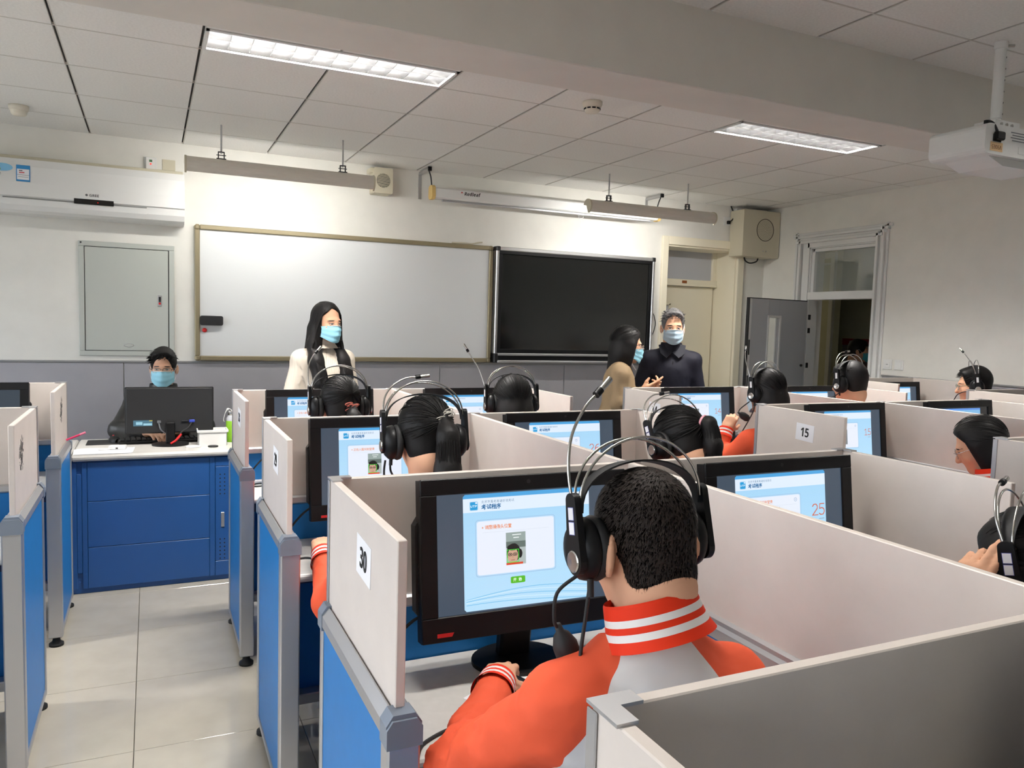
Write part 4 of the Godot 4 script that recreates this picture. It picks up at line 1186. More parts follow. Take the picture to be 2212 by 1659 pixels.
# ------------------------------------------------------------------ screens
const GLYPHS := {
	"考": [[20, 22, 75, 22], [48, 5, 48, 38], [8, 38, 92, 38], [80, 8, 30, 62, 8, 78], [40, 58, 72, 58], [42, 58, 36, 72, 78, 72, 72, 95, 58, 93]],
	"试": [[15, 8, 24, 20], [5, 38, 22, 38, 22, 80, 34, 70], [38, 25, 96, 25], [42, 50, 68, 50], [55, 50, 55, 78], [38, 84, 70, 76], [74, 5, 78, 55, 96, 92, 97, 75], [84, 8, 93, 18]],
	"程": [[38, 8, 10, 16], [5, 35, 45, 35], [26, 14, 26, 96], [26, 38, 6, 68], [28, 45, 42, 58], [54, 10, 90, 10, 90, 36, 54, 36, 54, 10], [52, 48, 94, 48], [72, 48, 72, 92], [54, 69, 92, 69], [48, 92, 98, 92]],
	"序": [[50, 2, 54, 12], [15, 16, 94, 16], [15, 16, 14, 60, 4, 96], [32, 32, 78, 32, 58, 46], [40, 40, 60, 52], [26, 54, 88, 54, 80, 66], [56, 54, 56, 92, 46, 88]],
	"北": [[36, 5, 36, 92], [8, 35, 36, 35], [6, 80, 36, 66], [62, 5, 62, 86, 94, 86, 94, 70], [92, 28, 62, 44]],
	"京": [[50, 2, 54, 14], [8, 20, 94, 20], [26, 36, 76, 36, 76, 56, 26, 56, 26, 36], [50, 56, 50, 94, 40, 90], [28, 68, 14, 86], [72, 68, 88, 84]],
	"市": [[50, 3, 54, 14], [8, 22, 94, 22], [20, 40, 20, 80], [20, 40, 82, 40, 82, 76, 72, 74], [50, 22, 50, 97]],
	"高": [[50, 2, 53, 12], [6, 16, 95, 16], [30, 27, 72, 27, 72, 42, 30, 42, 30, 27], [12, 54, 12, 96], [12, 54, 90, 54, 90, 94, 80, 92], [34, 66, 68, 66, 68, 84, 34, 84, 34, 66]],
	"英": [[8, 20, 94, 20], [34, 6, 34, 34], [68, 6, 68, 34], [26, 42, 76, 42, 76, 64], [26, 42, 26, 64], [6, 64, 96, 64], [50, 34, 50, 64, 40, 82, 10, 96], [52, 66, 70, 86, 94, 96]],
	"语": [[14, 8, 24, 20], [4, 38, 22, 38, 22, 82, 34, 70], [40, 12, 92, 12], [64, 12, 58, 48], [44, 30, 84, 30, 82, 48], [36, 50, 98, 50], [46, 64, 86, 64, 86, 92, 46, 92, 46, 64]],
	"听": [[8, 20, 34, 20, 34, 72, 8, 72, 8, 20], [88, 8, 50, 16], [50, 16, 50, 60, 40, 96], [50, 42, 97, 42], [76, 42, 76, 97]],
	"说": [[14, 8, 24, 20], [4, 38, 22, 38, 22, 82, 34, 70], [50, 6, 58, 20], [86, 5, 76, 20], [46, 24, 88, 24, 88, 48, 46, 48, 46, 24], [58, 48, 54, 76, 36, 96], [74, 48, 74, 88, 96, 90, 97, 74]],
	"调": [[12, 8, 22, 20], [4, 38, 20, 38, 20, 82, 32, 70], [42, 10, 40, 60, 32, 94], [42, 10, 94, 10, 94, 92, 84, 90], [54, 26, 82, 26], [68, 18, 68, 44], [52, 44, 84, 44], [56, 58, 80, 58, 80, 80, 56, 80, 56, 58]],
	"整": [[6, 12, 50, 12], [28, 4, 28, 50], [12, 22, 44, 22, 44, 34, 12, 34, 12, 22], [62, 4, 52, 24], [58, 14, 95, 14], [86, 14, 72, 36, 52, 50], [62, 22, 94, 50], [8, 58, 94, 58], [50, 58, 50, 94], [50, 76, 82, 76], [24, 70, 24, 94], [4, 94, 97, 94]],
	"摄": [[4, 24, 34, 24], [20, 5, 20, 94, 10, 90], [4, 64, 36, 52], [42, 8, 94, 8], [52, 8, 52, 44], [84, 8, 84, 52], [52, 22, 84, 22], [52, 34, 84, 34], [42, 48, 96, 42], [42, 58, 66, 58, 44, 94], [46, 66, 68, 92], [72, 58, 96, 58, 72, 94], [74, 66, 97, 92]],
	"像": [[28, 5, 6, 50], [18, 30, 18, 97], [52, 4, 38, 24], [48, 12, 76, 12, 68, 24], [44, 24, 88, 24, 88, 42, 44, 42, 44, 24], [64, 24, 62, 42, 38, 56], [60, 50, 72, 68, 68, 96, 56, 92], [68, 66, 38, 80], [94, 48, 76, 60], [74, 58, 97, 92]],
	"头": [[24, 10, 40, 24], [14, 30, 32, 42], [54, 4, 54, 56, 40, 78, 10, 97], [6, 58, 96, 58], [56, 68, 90, 95]],
	"位": [[30, 5, 6, 48], [20, 30, 20, 97], [62, 4, 66, 18], [38, 24, 96, 24], [48, 40, 56, 78], [86, 36, 74, 84], [36, 88, 98, 88]],
	"置": [[14, 8, 86, 8, 86, 28, 14, 28, 14, 8], [38, 8, 38, 28], [62, 8, 62, 28], [8, 38, 92, 38], [50, 30, 50, 46], [26, 48, 74, 48, 74, 84, 26, 84, 26, 48], [26, 60, 74, 60], [26, 72, 74, 72], [5, 94, 96, 94]],
	"正": [[8, 10, 92, 10], [52, 10, 52, 90], [52, 48, 84, 48], [24, 40, 24, 90], [4, 90, 97, 90]],
	"在": [[8, 24, 94, 24], [44, 4, 30, 40, 6, 66], [26, 50, 26, 97], [42, 52, 90, 52], [64, 36, 64, 90], [36, 90, 96, 90]],
	"人": [[50, 5, 46, 40, 6, 95], [50, 44, 94, 95]],
	"脸": [[12, 8, 10, 70, 4, 94], [12, 8, 34, 8, 34, 92, 26, 90], [12, 32, 34, 32], [12, 52, 34, 52], [66, 4, 40, 36], [66, 4, 98, 34], [56, 38, 82, 38], [46, 56, 54, 80], [64, 52, 68, 76], [92, 52, 80, 90], [40, 92, 98, 92]],
	"识": [[14, 8, 24, 20], [4, 38, 22, 38, 22, 82, 34, 70], [46, 12, 90, 12, 90, 50, 46, 50, 46, 12], [58, 64, 40, 92], [76, 64, 96, 92]],
	"别": [[12, 10, 46, 10, 46, 36, 12, 36, 12, 10], [6, 52, 50, 52, 48, 90, 38, 88], [28, 36, 26, 66, 6, 94], [66, 16, 66, 66], [88, 6, 88, 94, 76, 90]],
	"登": [[10, 12, 40, 12, 30, 34, 6, 50], [14, 22, 24, 30], [56, 4, 74, 32, 96, 48], [86, 8, 70, 18], [94, 20, 76, 30], [34, 40, 66, 40], [28, 52, 72, 52, 72, 70, 28, 70, 28, 52], [34, 76, 40, 88], [66, 76, 60, 88], [6, 94, 95, 94]],
	"录": [[22, 10, 80, 10, 78, 36], [24, 24, 78, 24], [6, 38, 96, 38], [50, 38, 50, 92, 40, 90], [26, 48, 36, 58], [8, 84, 44, 62], [84, 46, 60, 60], [52, 58, 92, 90]],
	"开": [[12, 12, 90, 12], [4, 46, 97, 46], [36, 12, 34, 56, 10, 95], [68, 12, 68, 96]],
	"始": [[24, 4, 14, 60, 40, 90], [4, 30, 44, 30, 34, 64, 8, 94], [64, 4, 50, 40, 88, 36], [78, 22, 94, 48], [52, 56, 90, 56, 90, 92, 52, 92, 52, 56]],
	"0": [[50, 5, 28, 14, 20, 50, 28, 86, 50, 95, 72, 86, 80, 50, 72, 14, 50, 5]], "1": [[28, 22, 54, 5, 54, 95], [28, 95, 80, 95]], "2": [[22, 22, 38, 6, 62, 6, 76, 22, 74, 42, 20, 95, 82, 95]],
	"3": [[22, 14, 44, 5, 68, 12, 72, 32, 50, 46, 76, 60, 78, 80, 58, 95, 32, 94, 18, 84]], "4": [[66, 95, 66, 5, 16, 66, 86, 66]], "5": [[76, 6, 28, 6, 25, 44, 50, 38, 72, 48, 78, 70, 64, 92, 38, 94, 20, 84]],
	"6": [[72, 8, 46, 14, 26, 42, 22, 68, 34, 92, 56, 95, 76, 82, 78, 60, 62, 44, 38, 48, 24, 64]], "7": [[18, 6, 82, 6, 42, 95]],
	"U": [[16, 10, 16, 66, 30, 90, 70, 90, 84, 66, 84, 10]], "T": [[8, 12, 92, 12], [50, 12, 50, 92]], "P": [[18, 92, 18, 12, 64, 12, 82, 26, 82, 40, 64, 54, 18, 54]],
}


func write_on(img: Image, text: String, x: float, y: float, size: float, thick: int, c: Color, step := 1.0) -> void:
	for ch in text:
		if GLYPHS.has(ch):
			for s in GLYPHS[ch]:
				for i in range(0, s.size() - 2, 2):
					var a := Vector2(x + s[i] * size / 100.0, y + s[i + 1] * size / 100.0)
					var b := Vector2(x + s[i + 2] * size / 100.0, y + s[i + 3] * size / 100.0)
					var n := maxi(1, int(a.distance_to(b)))
					for k in n + 1:
						var q := a.lerp(b, float(k) / n)
						img.fill_rect(Rect2i(int(q.x - thick * 0.5), int(q.y - thick * 0.5), thick, thick), c)
		x += size * step


func round_fill(img: Image, r: Rect2i, rad: int, c: Color) -> void:
	for j in r.size.y:
		var e := 0
		var d := mini(j, r.size.y - 1 - j)
		if d < rad:
			e = int(rad - sqrt(maxf(0.0, rad * rad - (rad - d) * (rad - d))))
		img.fill_rect(Rect2i(r.position.x + e, r.position.y + j, r.size.x - 2 * e, 1), c)


func oval(img: Image, cx: float, cy: float, rx: float, ry: float, c: Color) -> void:
	for j in range(int(cy - ry), int(cy + ry) + 1):
		var t := 1.0 - pow((j - cy) / ry, 2)
		if t > 0.0:
			var h := rx * sqrt(t)
			img.fill_rect(Rect2i(int(cx - h), j, int(2 * h) + 1, 1), c)


const SW := 960
const SH := 566


func screen_picture(number: String, kind: int) -> Image:
	var img := Image.create(SW, SH, false, Image.FORMAT_RGB8)
	img.fill(srgb(64, 76, 90))
	if kind == 0:
		img.fill(srgb(20, 22, 25))
		img.fill_rect(Rect2i(136, 14, 690, 540), srgb(120, 175, 215))
		img.fill_rect(Rect2i(136, 14, 690, 22), srgb(90, 140, 215))
		return img
	if kind == 4:
		img.fill(srgb(52, 62, 72))
		img.fill_rect(Rect2i(0, 22, 545, 520), srgb(104, 152, 180))
		return img
	var x0 := 134
	var w := 692
	var h := 552
	var y0 := 6
	# page: dark strip, white head, blue field, curved lines at the foot
	for j in h:
		var t := float(j) / h
		var c := srgb(160, 205, 236).lerp(srgb(178, 216, 240), t)
		if t < 0.035:
			c = srgb(76, 158, 214)
		elif t < 0.155:
			c = srgb(214, 227, 243)
		var e := maxi(0, 10 - mini(j, h - 1 - j))
		img.fill_rect(Rect2i(x0 + e, y0 + j, w - 2 * e, 1), c)
	for k in 5:
		for i in w - 20:
			var u := float(i) / w
			var y := y0 + h * (0.90 + 0.018 * k - 0.06 * sin(u * 3.0 + 0.25 * k) * (1.0 - 0.12 * k))
			img.fill_rect(Rect2i(x0 + 10 + i, int(y), 1, 4 if k % 2 == 0 else 3), srgb(128, 190, 228) if k % 2 == 0 else srgb(206, 230, 245))
	# emblem and title
	round_fill(img, Rect2i(x0 + 34, y0 + 34, 44, 44), 6, srgb(168, 204, 228))
	round_fill(img, Rect2i(x0 + 37, y0 + 37, 38, 38), 4, srgb(40, 150, 208))
	img.fill_rect(Rect2i(x0 + 64, y0 + 38, 10, 8), srgb(214, 227, 243))
	write_on(img, "UTP", x0 + 39, y0 + 52, 11, 2, srgb(235, 245, 250), 1.05)
	write_on(img, "北京市高考英语听说考试", x0 + 96, y0 + 32, 15, 1, srgb(92, 122, 146), 1.06)
	write_on(img, "考试程序", x0 + 96, y0 + 51, 25, 3, srgb(38, 100, 150), 1.05)
	# white card
	round_fill(img, Rect2i(x0 + 62, y0 + 124, 432, 272), 16, srgb(150, 186, 220))
	round_fill(img, Rect2i(x0 + 65, y0 + 127, 426, 266), 14, srgb(176, 210, 236))
	round_fill(img, Rect2i(x0 + 70, y0 + 132, 416, 256), 12, srgb(222, 228, 240))
	img.fill_rect(Rect2i(x0 + 100, y0 + 186, 360, 1), srgb(196, 204, 216))
	var orange := srgb(222, 140, 104)
	oval(img, x0 + 100, y0 + 162, 3.5, 3.5, orange)
	write_on(img, "调整摄像头位置" if kind == 3 else "正在人脸识别登录", x0 + 112, y0 + 152, 20, 2, orange, 1.02)
	# camera picture: a generic sitter with headset under a ceiling
	if kind >= 2:
		var px := x0 + 222
		var py := y0 + 196
		img.fill_rect(Rect2i(px, py, 106, 156), srgb(168, 178, 176))
		img.fill_rect(Rect2i(px, py, 106, 44), srgb(146, 160, 156))
		img.fill_rect(Rect2i(px + 34, py + 10, 48, 4), srgb(236, 240, 240))
		img.fill_rect(Rect2i(px + 40, py + 24, 30, 4), srgb(236, 240, 240))
		img.fill_rect(Rect2i(px, py + 44, 106, 30), srgb(96, 110, 104))
		oval(img, px + 40, py + 98, 37, 45, srgb(30, 30, 32))
		oval(img, px + 74, py + 104, 13, 22, srgb(26, 26, 28))
		oval(img, px + 36, py + 112, 28, 38, srgb(196, 158, 134))
		oval(img, px + 36, py + 72, 30, 15, srgb(28, 27, 28))
		for s in [22, 48]:
			oval(img, px + s, py + 106, 11, 8, srgb(44, 40, 40))
			oval(img, px + s, py + 106, 8, 5.5, srgb(186, 150, 128))
			oval(img, px + s, py + 106, 4, 2.5, srgb(40, 30, 28))
		img.fill_rect(Rect2i(px + 33, py + 106, 5, 16), srgb(178, 138, 114))
		img.fill_rect(Rect2i(px + 26, py + 132, 20, 3), srgb(150, 94, 84))
		img.fill_rect(Rect2i(px, py + 146, 90, 10), srgb(206, 74, 44))
		for q in [Rect2i(px + 4, py + 82, 64, 3), Rect2i(px + 4, py + 142, 64, 3), Rect2i(px + 4, py + 82, 3, 62), Rect2i(px + 66, py + 82, 3, 62)]:
			img.fill_rect(q, srgb(60, 220, 50))
	elif kind == 1:
		oval(img, x0 + 452, y0 + 160, 11, 11, srgb(120, 150, 190))
		oval(img, x0 + 452, y0 + 160, 9, 9, srgb(222, 228, 240))
		img.fill_rect(Rect2i(x0 + 447, y0 + 159, 10, 2), srgb(120, 150, 190))
		img.fill_rect(Rect2i(x0 + 222, y0 + 196, 106, 156), srgb(120, 126, 128))
	round_fill(img, Rect2i(x0 + 244, y0 + 410, 78, 32), 6, srgb(84, 178, 40))
	write_on(img, "开始", x0 + 258, y0 + 417, 17, 2, srgb(240, 250, 240), 1.7)
	# seat number
	if number:
		write_on(img, number, x0 + w - 122, y0 + 196, 72, 5, srgb(204, 94, 66), 0.76)
		img.fill_rect(Rect2i(x0 + w - 56, y0 + 284, 42, 4), srgb(140, 156, 170))
	return img


func computer(at: Vector3, number: String, kind: int, label: String, turn: float) -> void:
	var o := thing("computer", label, "computer", at, turn, "all-in-one computers on the desks")
	var st := new_st()
	put_prism(st, ellipse(0.118, 0.095, 36), 0.010, Transform3D(Basis(Vector3(1, 0, 0), Vector3(0, 0, 1), Vector3(0, -1, 0)), Vector3(0, 0.010, 0)))
	part(o, "base", done(st), M.black_plastic, Vector3.ZERO, Vector3.ZERO, "oval black foot")
	st = new_st()
	put_box(st, Vector3(0, 0.11, -0.015), Vector3(0.085, 0.21, 0.035), 0.006, Basis(Vector3(1, 0, 0), 0.12))
	part(o, "neck", done(st), M.black_plastic)
	var head := Node3D.new()
	head.name = "head"
	o.add_child(head)
	head.position = Vector3(0, 0.296, 0.052)
	head.rotation.x = -0.12
	var W := 0.552
	var H := 0.378
	part(head, "shell", prism(PackedVector2Array([Vector2(-W / 2, -H / 2), Vector2(W / 2, -H / 2), Vector2(W / 2, H / 2 - 0.004), Vector2(-W / 2, H / 2 - 0.004)]), 0.03, Transform3D(Basis.IDENTITY, Vector3(0, 0, -0.03))), M.black_plastic)
	part(head, "back_bulge", prism(PackedVector2Array([Vector2(-W / 2 - 0.006, -0.12), Vector2(-W / 2 + 0.03, -0.165), Vector2(W / 2 - 0.03, -0.165), Vector2(W / 2 + 0.006, -0.12), Vector2(W / 2 + 0.006, 0.08), Vector2(W / 2 - 0.02, 0.12), Vector2(-W / 2 + 0.02, 0.12), Vector2(-W / 2 - 0.006, 0.08)]), 0.032, Transform3D(Basis.IDENTITY, Vector3(0, 0, -0.052))), M.black_matte)
	st = new_st()
	put_box(st, Vector3(0, H / 2 - 0.019, 0.003), Vector3(W, 0.038, 0.008), 0.002)
	put_box(st, Vector3(0, -H / 2 + 0.029, 0.003), Vector3(W, 0.058, 0.008), 0.002)
	for s in [-1.0, 1.0]:
		put_box(st, Vector3(s * (W / 2 - 0.02), 0.01, 0.003), Vector3(0.04, 0.284, 0.008), 0.002)
	part(head, "bezel", done(st), M.black_plastic)
	var sw := W - 0.08
	var sh := H - 0.096
	st = new_st()
	var cy := 0.01
	var c := [Vector3(-sw / 2, cy + sh / 2, 0.0015), Vector3(sw / 2, cy + sh / 2, 0.0015), Vector3(sw / 2, cy - sh / 2, 0.0015), Vector3(-sw / 2, cy - sh / 2, 0.0015)]
	var uv := [Vector2(0, 0), Vector2(1, 0), Vector2(1, 1), Vector2(0, 1)]
	for i in [0, 1, 2, 0, 2, 3]:
		st.set_uv(uv[i])
		st.set_normal(Vector3(0, 0, 1))
		st.add_vertex(c[i])
	var sm := StandardMaterial3D.new()
	sm.resource_name = "screen_" + number
	sm.albedo_color = srgb(8, 8, 9)
	sm.roughness = 0.25
	sm.emission_enabled = true
	sm.emission_texture = ImageTexture.create_from_image(screen_picture(number, kind))
	sm.emission_energy_multiplier = 0.95
	part(head, "screen", st.commit(), sm, Vector3.ZERO, Vector3.ZERO, "lit blue examination page" if kind > 0 else "dim screen")
	part(head, "webcam", disc(0.005, 0.001, 16), M.dark_metal, Vector3(0, H / 2 - 0.017, 0.0066), Vector3(PI / 2, 0, 0))
	part(head, "red_label", prism(PackedVector2Array([Vector2(0, 0), Vector2(0.036, 0), Vector2(0.041, 0.009), Vector2(0, 0.009)]), 0.0008), M.red_label, Vector3(-W / 2 + 0.036, -H / 2 + 0.012, 0.0068))
	for y in [-0.02, -0.06, -0.085]:
		part(head, "side_port", box(Vector3(0.002, 0.018, 0.007)), M.dark_metal, Vector3(-W / 2, y, -0.014))
	part(o, "power_cable", tube(curve(PackedVector3Array([Vector3(-0.2, 0.16, 0.0), Vector3(-0.27, 0.135, -0.01), Vector3(-0.33, 0.07, -0.02), Vector3(-0.36, 0.004, -0.03)]), 5), 0.004, 6), M.black_matte)


# ------------------------------------------------------------------ the staff desk
func build_staff_desk() -> void:
	var o := thing("staff_desk", "blue steel staff desk with pale top in front of the wall cabinet", "desk", Vector3.ZERO)
	var za := 0.86
	var zb := 1.43
	part(o, "body", span(Vector3(-0.12, 0.0, za), Vector3(1.08, 0.762, zb - 0.012), 0.003), M.blue_steel)
	part(o, "top", span(Vector3(-0.03, 0.765, za - 0.03), Vector3(1.12, 0.80, zb + 0.025), 0.012), M.desk_top, Vector3.ZERO, Vector3.ZERO, "pale grey top")
	part(o, "top", span(Vector3(-0.16, 0.765, za - 0.03), Vector3(-0.033, 0.80, zb + 0.025), 0.008), M.desk_top)
	var ys := [0.03, 0.266, 0.530, 0.755]
	for i in 3:
		part(o, "front_panel", span(Vector3(0.049, ys[i] + 0.0012, zb - 0.02), Vector3(0.692, ys[i + 1] - 0.0012, zb), 0.002), M.blue_steel)
	for x in [[0.022, 0.0475], [0.6935, 0.723], [-0.118, -0.005]]:
		part(o, "front_stile", span(Vector3(x[0], 0.03, zb - 0.02), Vector3(x[1], 0.755, zb), 0.002), M.blue_steel)
	part(o, "front_stile", span(Vector3(0.7245, 0.70, zb - 0.02), Vector3(1.075, 0.755, zb), 0.002), M.blue_steel)
	part(o, "plinth", span(Vector3(0.7245, 0.03, zb - 0.02), Vector3(1.075, 0.12, zb), 0.002), M.blue_steel)
	var dr := part(o, "door", span(Vector3(0.7255, 0.122, zb - 0.02), Vector3(1.07, 0.698, zb), 0.002), M.blue_steel)
	var st := new_st()
	for by in [0.531, 0.135]:
		for j in 6:
			for i in 2:
				put_lathe(st, PackedVector2Array([Vector2(0, 0), Vector2(0.0042, 0), Vector2(0.0042, 0.001), Vector2(0, 0.001)]), 8, Transform3D(Basis(Vector3(1, 0, 0), PI / 2), Vector3(0.752 + 0.025 * i, by + 0.0236 * j, zb)), false)
	part(dr, "vent_holes", done(st), M.ink)
	var lk := part(dr, "lock", span(Vector3(0.757, 0.328, zb), Vector3(0.776, 0.418, zb + 0.004), 0.002), M.aluminium, Vector3.ZERO, Vector3.ZERO, "chrome lock")
	lk.name = "lock"
	part(o, "door", span(Vector3(-0.004, 0.122, zb - 0.02), Vector3(0.0205, 0.69, zb), 0.002), M.blue_steel)

	# monitor seen from behind
	var m := thing("monitor", "black monitor seen from behind on the staff desk", "monitor", Vector3(0.485, 0.80, 1.18))
	part(m, "base", prism(ellipse(0.105, 0.085, 32), 0.012, Transform3D(Basis(Vector3(1, 0, 0), Vector3(0, 0, 1), Vector3(0, -1, 0)), Vector3(0, 0.012, 0))), M.black_plastic)
	part(m, "neck", span(Vector3(-0.026, 0.01, -0.02), Vector3(0.026, 0.14, 0.015), 0.006), M.black_plastic)
	part(m, "head", span(Vector3(-0.25, 0.072, -0.035), Vector3(0.248, 0.355, -0.012), 0.004), M.black_plastic)
	part(m, "back_cover", span(Vector3(-0.245, 0.076, -0.013), Vector3(0.243, 0.35, -0.002), 0.01), M.black_matte)
	part(m, "rating_label", span(Vector3(-0.205, 0.12, -0.0021), Vector3(-0.10, 0.155, -0.0012)), flat("label_cyan", srgb(70, 110, 130), 0.5))
	part(m, "rating_stripe", span(Vector3(-0.19, 0.128, -0.0013), Vector3(-0.155, 0.145, -0.0008)), flat("label_pale", srgb(150, 196, 214), 0.5))
	part(m, "rating_stripe", span(Vector3(-0.15, 0.124, -0.0013), Vector3(-0.102, 0.136, -0.0008)), M.label_pale)
	part(m, "rating_mark", span(Vector3(-0.118, 0.149, -0.0013), Vector3(-0.1, 0.154, -0.0008)), flat("label_yellow", srgb(210, 190, 60), 0.5))
	part(m, "blue_connector", span(Vector3(0.105, 0.138, -0.002), Vector3(0.138, 0.154, 0.018), 0.003), flat("vga_blue", srgb(44, 66, 170), 0.5), Vector3.ZERO, Vector3.ZERO, "blue video plug")
	part(m, "grey_connector", span(Vector3(0.062, 0.142, -0.002), Vector3(0.10, 0.151, 0.008), 0.002), M.dark_metal)
	part(m, "power_plug", span(Vector3(-0.075, 0.135, -0.002), Vector3(-0.052, 0.152, 0.016), 0.003), M.mark_grey)
	part(m, "video_cable", tube(curve(PackedVector3Array([Vector3(0.12, 0.138, 0.012), Vector3(0.10, 0.11, 0.03), Vector3(0.065, 0.085, 0.035), Vector3(0.05, 0.065, 0.04)]), 5), 0.005, 8), M.black_matte)
	part(m, "video_cable", tube(curve(PackedVector3Array([Vector3(0.06, 0.072, 0.038), Vector3(0.03, 0.035, 0.05), Vector3(0.0, 0.016, 0.058)]), 5), 0.007, 8), M.red_label, Vector3.ZERO, Vector3.ZERO, "red wrapped length of cable")
	part(m, "power_cable", tube(curve(PackedVector3Array([Vector3(-0.064, 0.135, 0.012), Vector3(-0.055, 0.10, 0.03), Vector3(-0.03, 0.075, 0.02)]), 5), 0.004, 6), M.mark_grey)

	var kb := thing("keyboard", "black keyboard under the monitor on the staff desk", "keyboard", Vector3(0.43, 0.80, 1.02), 0.05)
	part(kb, "case", span(Vector3(-0.24, 0.002, -0.08), Vector3(0.24, 0.02, 0.085), 0.006), M.black_plastic)
	for r in 5:
		for k in 15:
			part(kb, "key", box(Vector3(0.024, 0.008, 0.022), 0.002), M.black_matte, Vector3(-0.215 + 0.0305 * k, 0.023, -0.06 + 0.029 * r))
	var ms := thing("mouse", "black mouse with orange mark on the staff desk mat", "mouse", Vector3(0.172, 0.803, 0.98), 0.3)
	mouse_parts(ms, M.black_plastic)
	lone("mouse_mat", span(Vector3(-0.13, 0.0, -0.1), Vector3(0.13, 0.003, 0.1), 0.001), M.black_matte, Vector3(0.15, 0.80, 0.99), "dark mouse mat on the staff desk", "mouse mat")
	var papers := [[Vector3(0.12, 0.8005, 1.33), 0.05], [Vector3(0.14, 0.8015, 1.32), -0.06], [Vector3(0.13, 0.8025, 1.34), -0.02]]
	for i in 3:
		lone("paper_sheet", box(Vector3(0.29, 0.0009, 0.20)), M.white_paper, papers[i][0], "white paper sheet in the pile on the staff desk", "paper", "paper pile on the staff desk", Vector3(0, papers[i][1], 0))
	var pd := thing("portable_drive", "small white device lying on the papers of the staff desk", "device", Vector3(0.20, 0.8035, 1.29), -0.15)
	part(pd, "case", span(Vector3(-0.045, 0.0, -0.03), Vector3(0.045, 0.022, 0.03), 0.004), M.white_plastic)
	part(pd, "socket", span(Vector3(-0.006, 0.006, 0.03), Vector3(0.006, 0.013, 0.0306)), M.ink)
	lone("charger_card", span(Vector3(-0.03, 0.0, -0.02), Vector3(0.03, 0.008, 0.02), 0.002), M.white_plastic, Vector3(0.13, 0.8035, 1.30), "flat white card beside the small white device", "device")
	var bx := thing("storage_box", "small open white plastic box on the staff desk", "box", Vector3(0.722, 0.80, 1.22))
	st = new_st()
	for s in [-1.0, 1.0]:
		put_box(st, Vector3(s * 0.08, 0.042, 0), Vector3(0.004, 0.084, 0.11), 0.001)
		put_box(st, Vector3(0, 0.042, s * 0.053), Vector3(0.164, 0.084, 0.004), 0.001)
	put_box(st, Vector3(0, 0.003, 0), Vector3(0.16, 0.006, 0.108))
	part(bx, "tub", done(st), M.white_plastic)
	st = new_st()
	put_box(st, Vector3(0.0, 0.09, 0.058), Vector3(0.18, 0.016, 0.008), 0.002)
	put_box(st, Vector3(0.0, 0.09, -0.058), Vector3(0.18, 0.016, 0.008), 0.002)
	for s in [-1.0, 1.0]:
		put_box(st, Vector3(s * 0.086, 0.09, 0.0), Vector3(0.008, 0.016, 0.115), 0.002)
	part(bx, "rim", done(st), M.white_plastic)
	var bt := thing("water_bottle", "green glass bottle with steel cap and white strap on the staff desk", "bottle", Vector3(0.845, 0.80, 1.13))
	part(bt, "sleeve", lathe(PackedVector2Array([Vector2(0, 0), Vector2(0.033, 0), Vector2(0.036, 0.006), Vector2(0.036, 0.13), Vector2(0.034, 0.135), Vector2(0, 0.135)]), 24), flat("sleeve_green", srgb(134, 190, 40), 0.6), Vector3.ZERO, Vector3.ZERO, "bright green sleeve")
	part(bt, "glass_neck", lathe(PackedVector2Array([Vector2(0.033, 0.135), Vector2(0.033, 0.15), Vector2(0.024, 0.166), Vector2(0.022, 0.172), Vector2(0, 0.172)]), 24), M.frosted)
	part(bt, "cap", lathe(PackedVector2Array([Vector2(0, 0.17), Vector2(0.023, 0.17), Vector2(0.023, 0.196), Vector2(0.02, 0.2), Vector2(0, 0.2)]), 24), M.steel, Vector3.ZERO, Vector3.ZERO, "steel cap")
	st = new_st()
	put_tube(st, curve(PackedVector3Array([Vector3(0.0, 0.2, 0.0), Vector3(-0.02, 0.212, 0.0), Vector3(-0.04, 0.185, 0.005), Vector3(-0.05, 0.145, 0.008), Vector3(-0.046, 0.13, 0.01)]), 5), PackedFloat32Array([0.008]), 8, 0.25, Vector3(0.7, 0.7, 0))
	part(bt, "strap", done(st), M.white_plastic, Vector3.ZERO, Vector3.ZERO, "white carrying strap")
	lone("cable_puck", disc(0.03, 0.008, 24, 0.002), M.black_plastic, Vector3(0.72, 0.80, 1.32), "small black disc lying before the white box", "puck")
	lone("coaster", disc(0.045, 0.006, 28, 0.002), M.white_plastic, Vector3(0.61, 0.80, 1.29), "small round white lid on the staff desk", "lid")


func mouse_parts(o: Node3D, m: Material) -> void:
	var prof := new_st()
	prof.set_smooth_group(0)
	var rows := []
	for i in 9:
		var t := i / 8.0
		var z := -0.055 + 0.11 * t
		var hw := 0.032 * sqrt(maxf(0.0, 1.0 - pow(absf(t - 0.5) * 1.9, 3.0)))
		var hh := 0.036 * sqrt(maxf(0.0, 1.0 - pow(absf(t - 0.55) * 1.85, 2.6)))
		var ring := PackedVector3Array()
		for k in 9:
			var a := PI * k / 8.0
			ring.append(Vector3(cos(a) * hw, sin(a) * hh, z))
		rows.append(ring)
	for i in 8:
		for k in 8:
			quad(prof, rows[i][k], rows[i][k + 1], rows[i + 1][k + 1], rows[i + 1][k], rows[i][k] + Vector3(0, 0.01, 0))
	part(o, "shell", done(prof), m)
	part(o, "wheel", rod(Vector3(-0.004, 0.03, -0.025), Vector3(0.004, 0.03, -0.025), 0.008, 10), M.red_label)
	part(o, "cord", tube(curve(PackedVector3Array([Vector3(0, 0.01, -0.05), Vector3(0.02, 0.004, -0.08), Vector3(0.06, 0.004, -0.1)]), 5), 0.0025, 6), M.black_matte)


# ------------------------------------------------------------------ soft bodies: tapered capsules and ellipsoids joined smoothly, meshed as surface nets
func cap(a: Vector3, b: Vector3, ra: float, rb: float, k := 0.03) -> Dictionary:
	return {"e": false, "a": a, "b": b, "ra": ra, "rb": rb, "k": k}


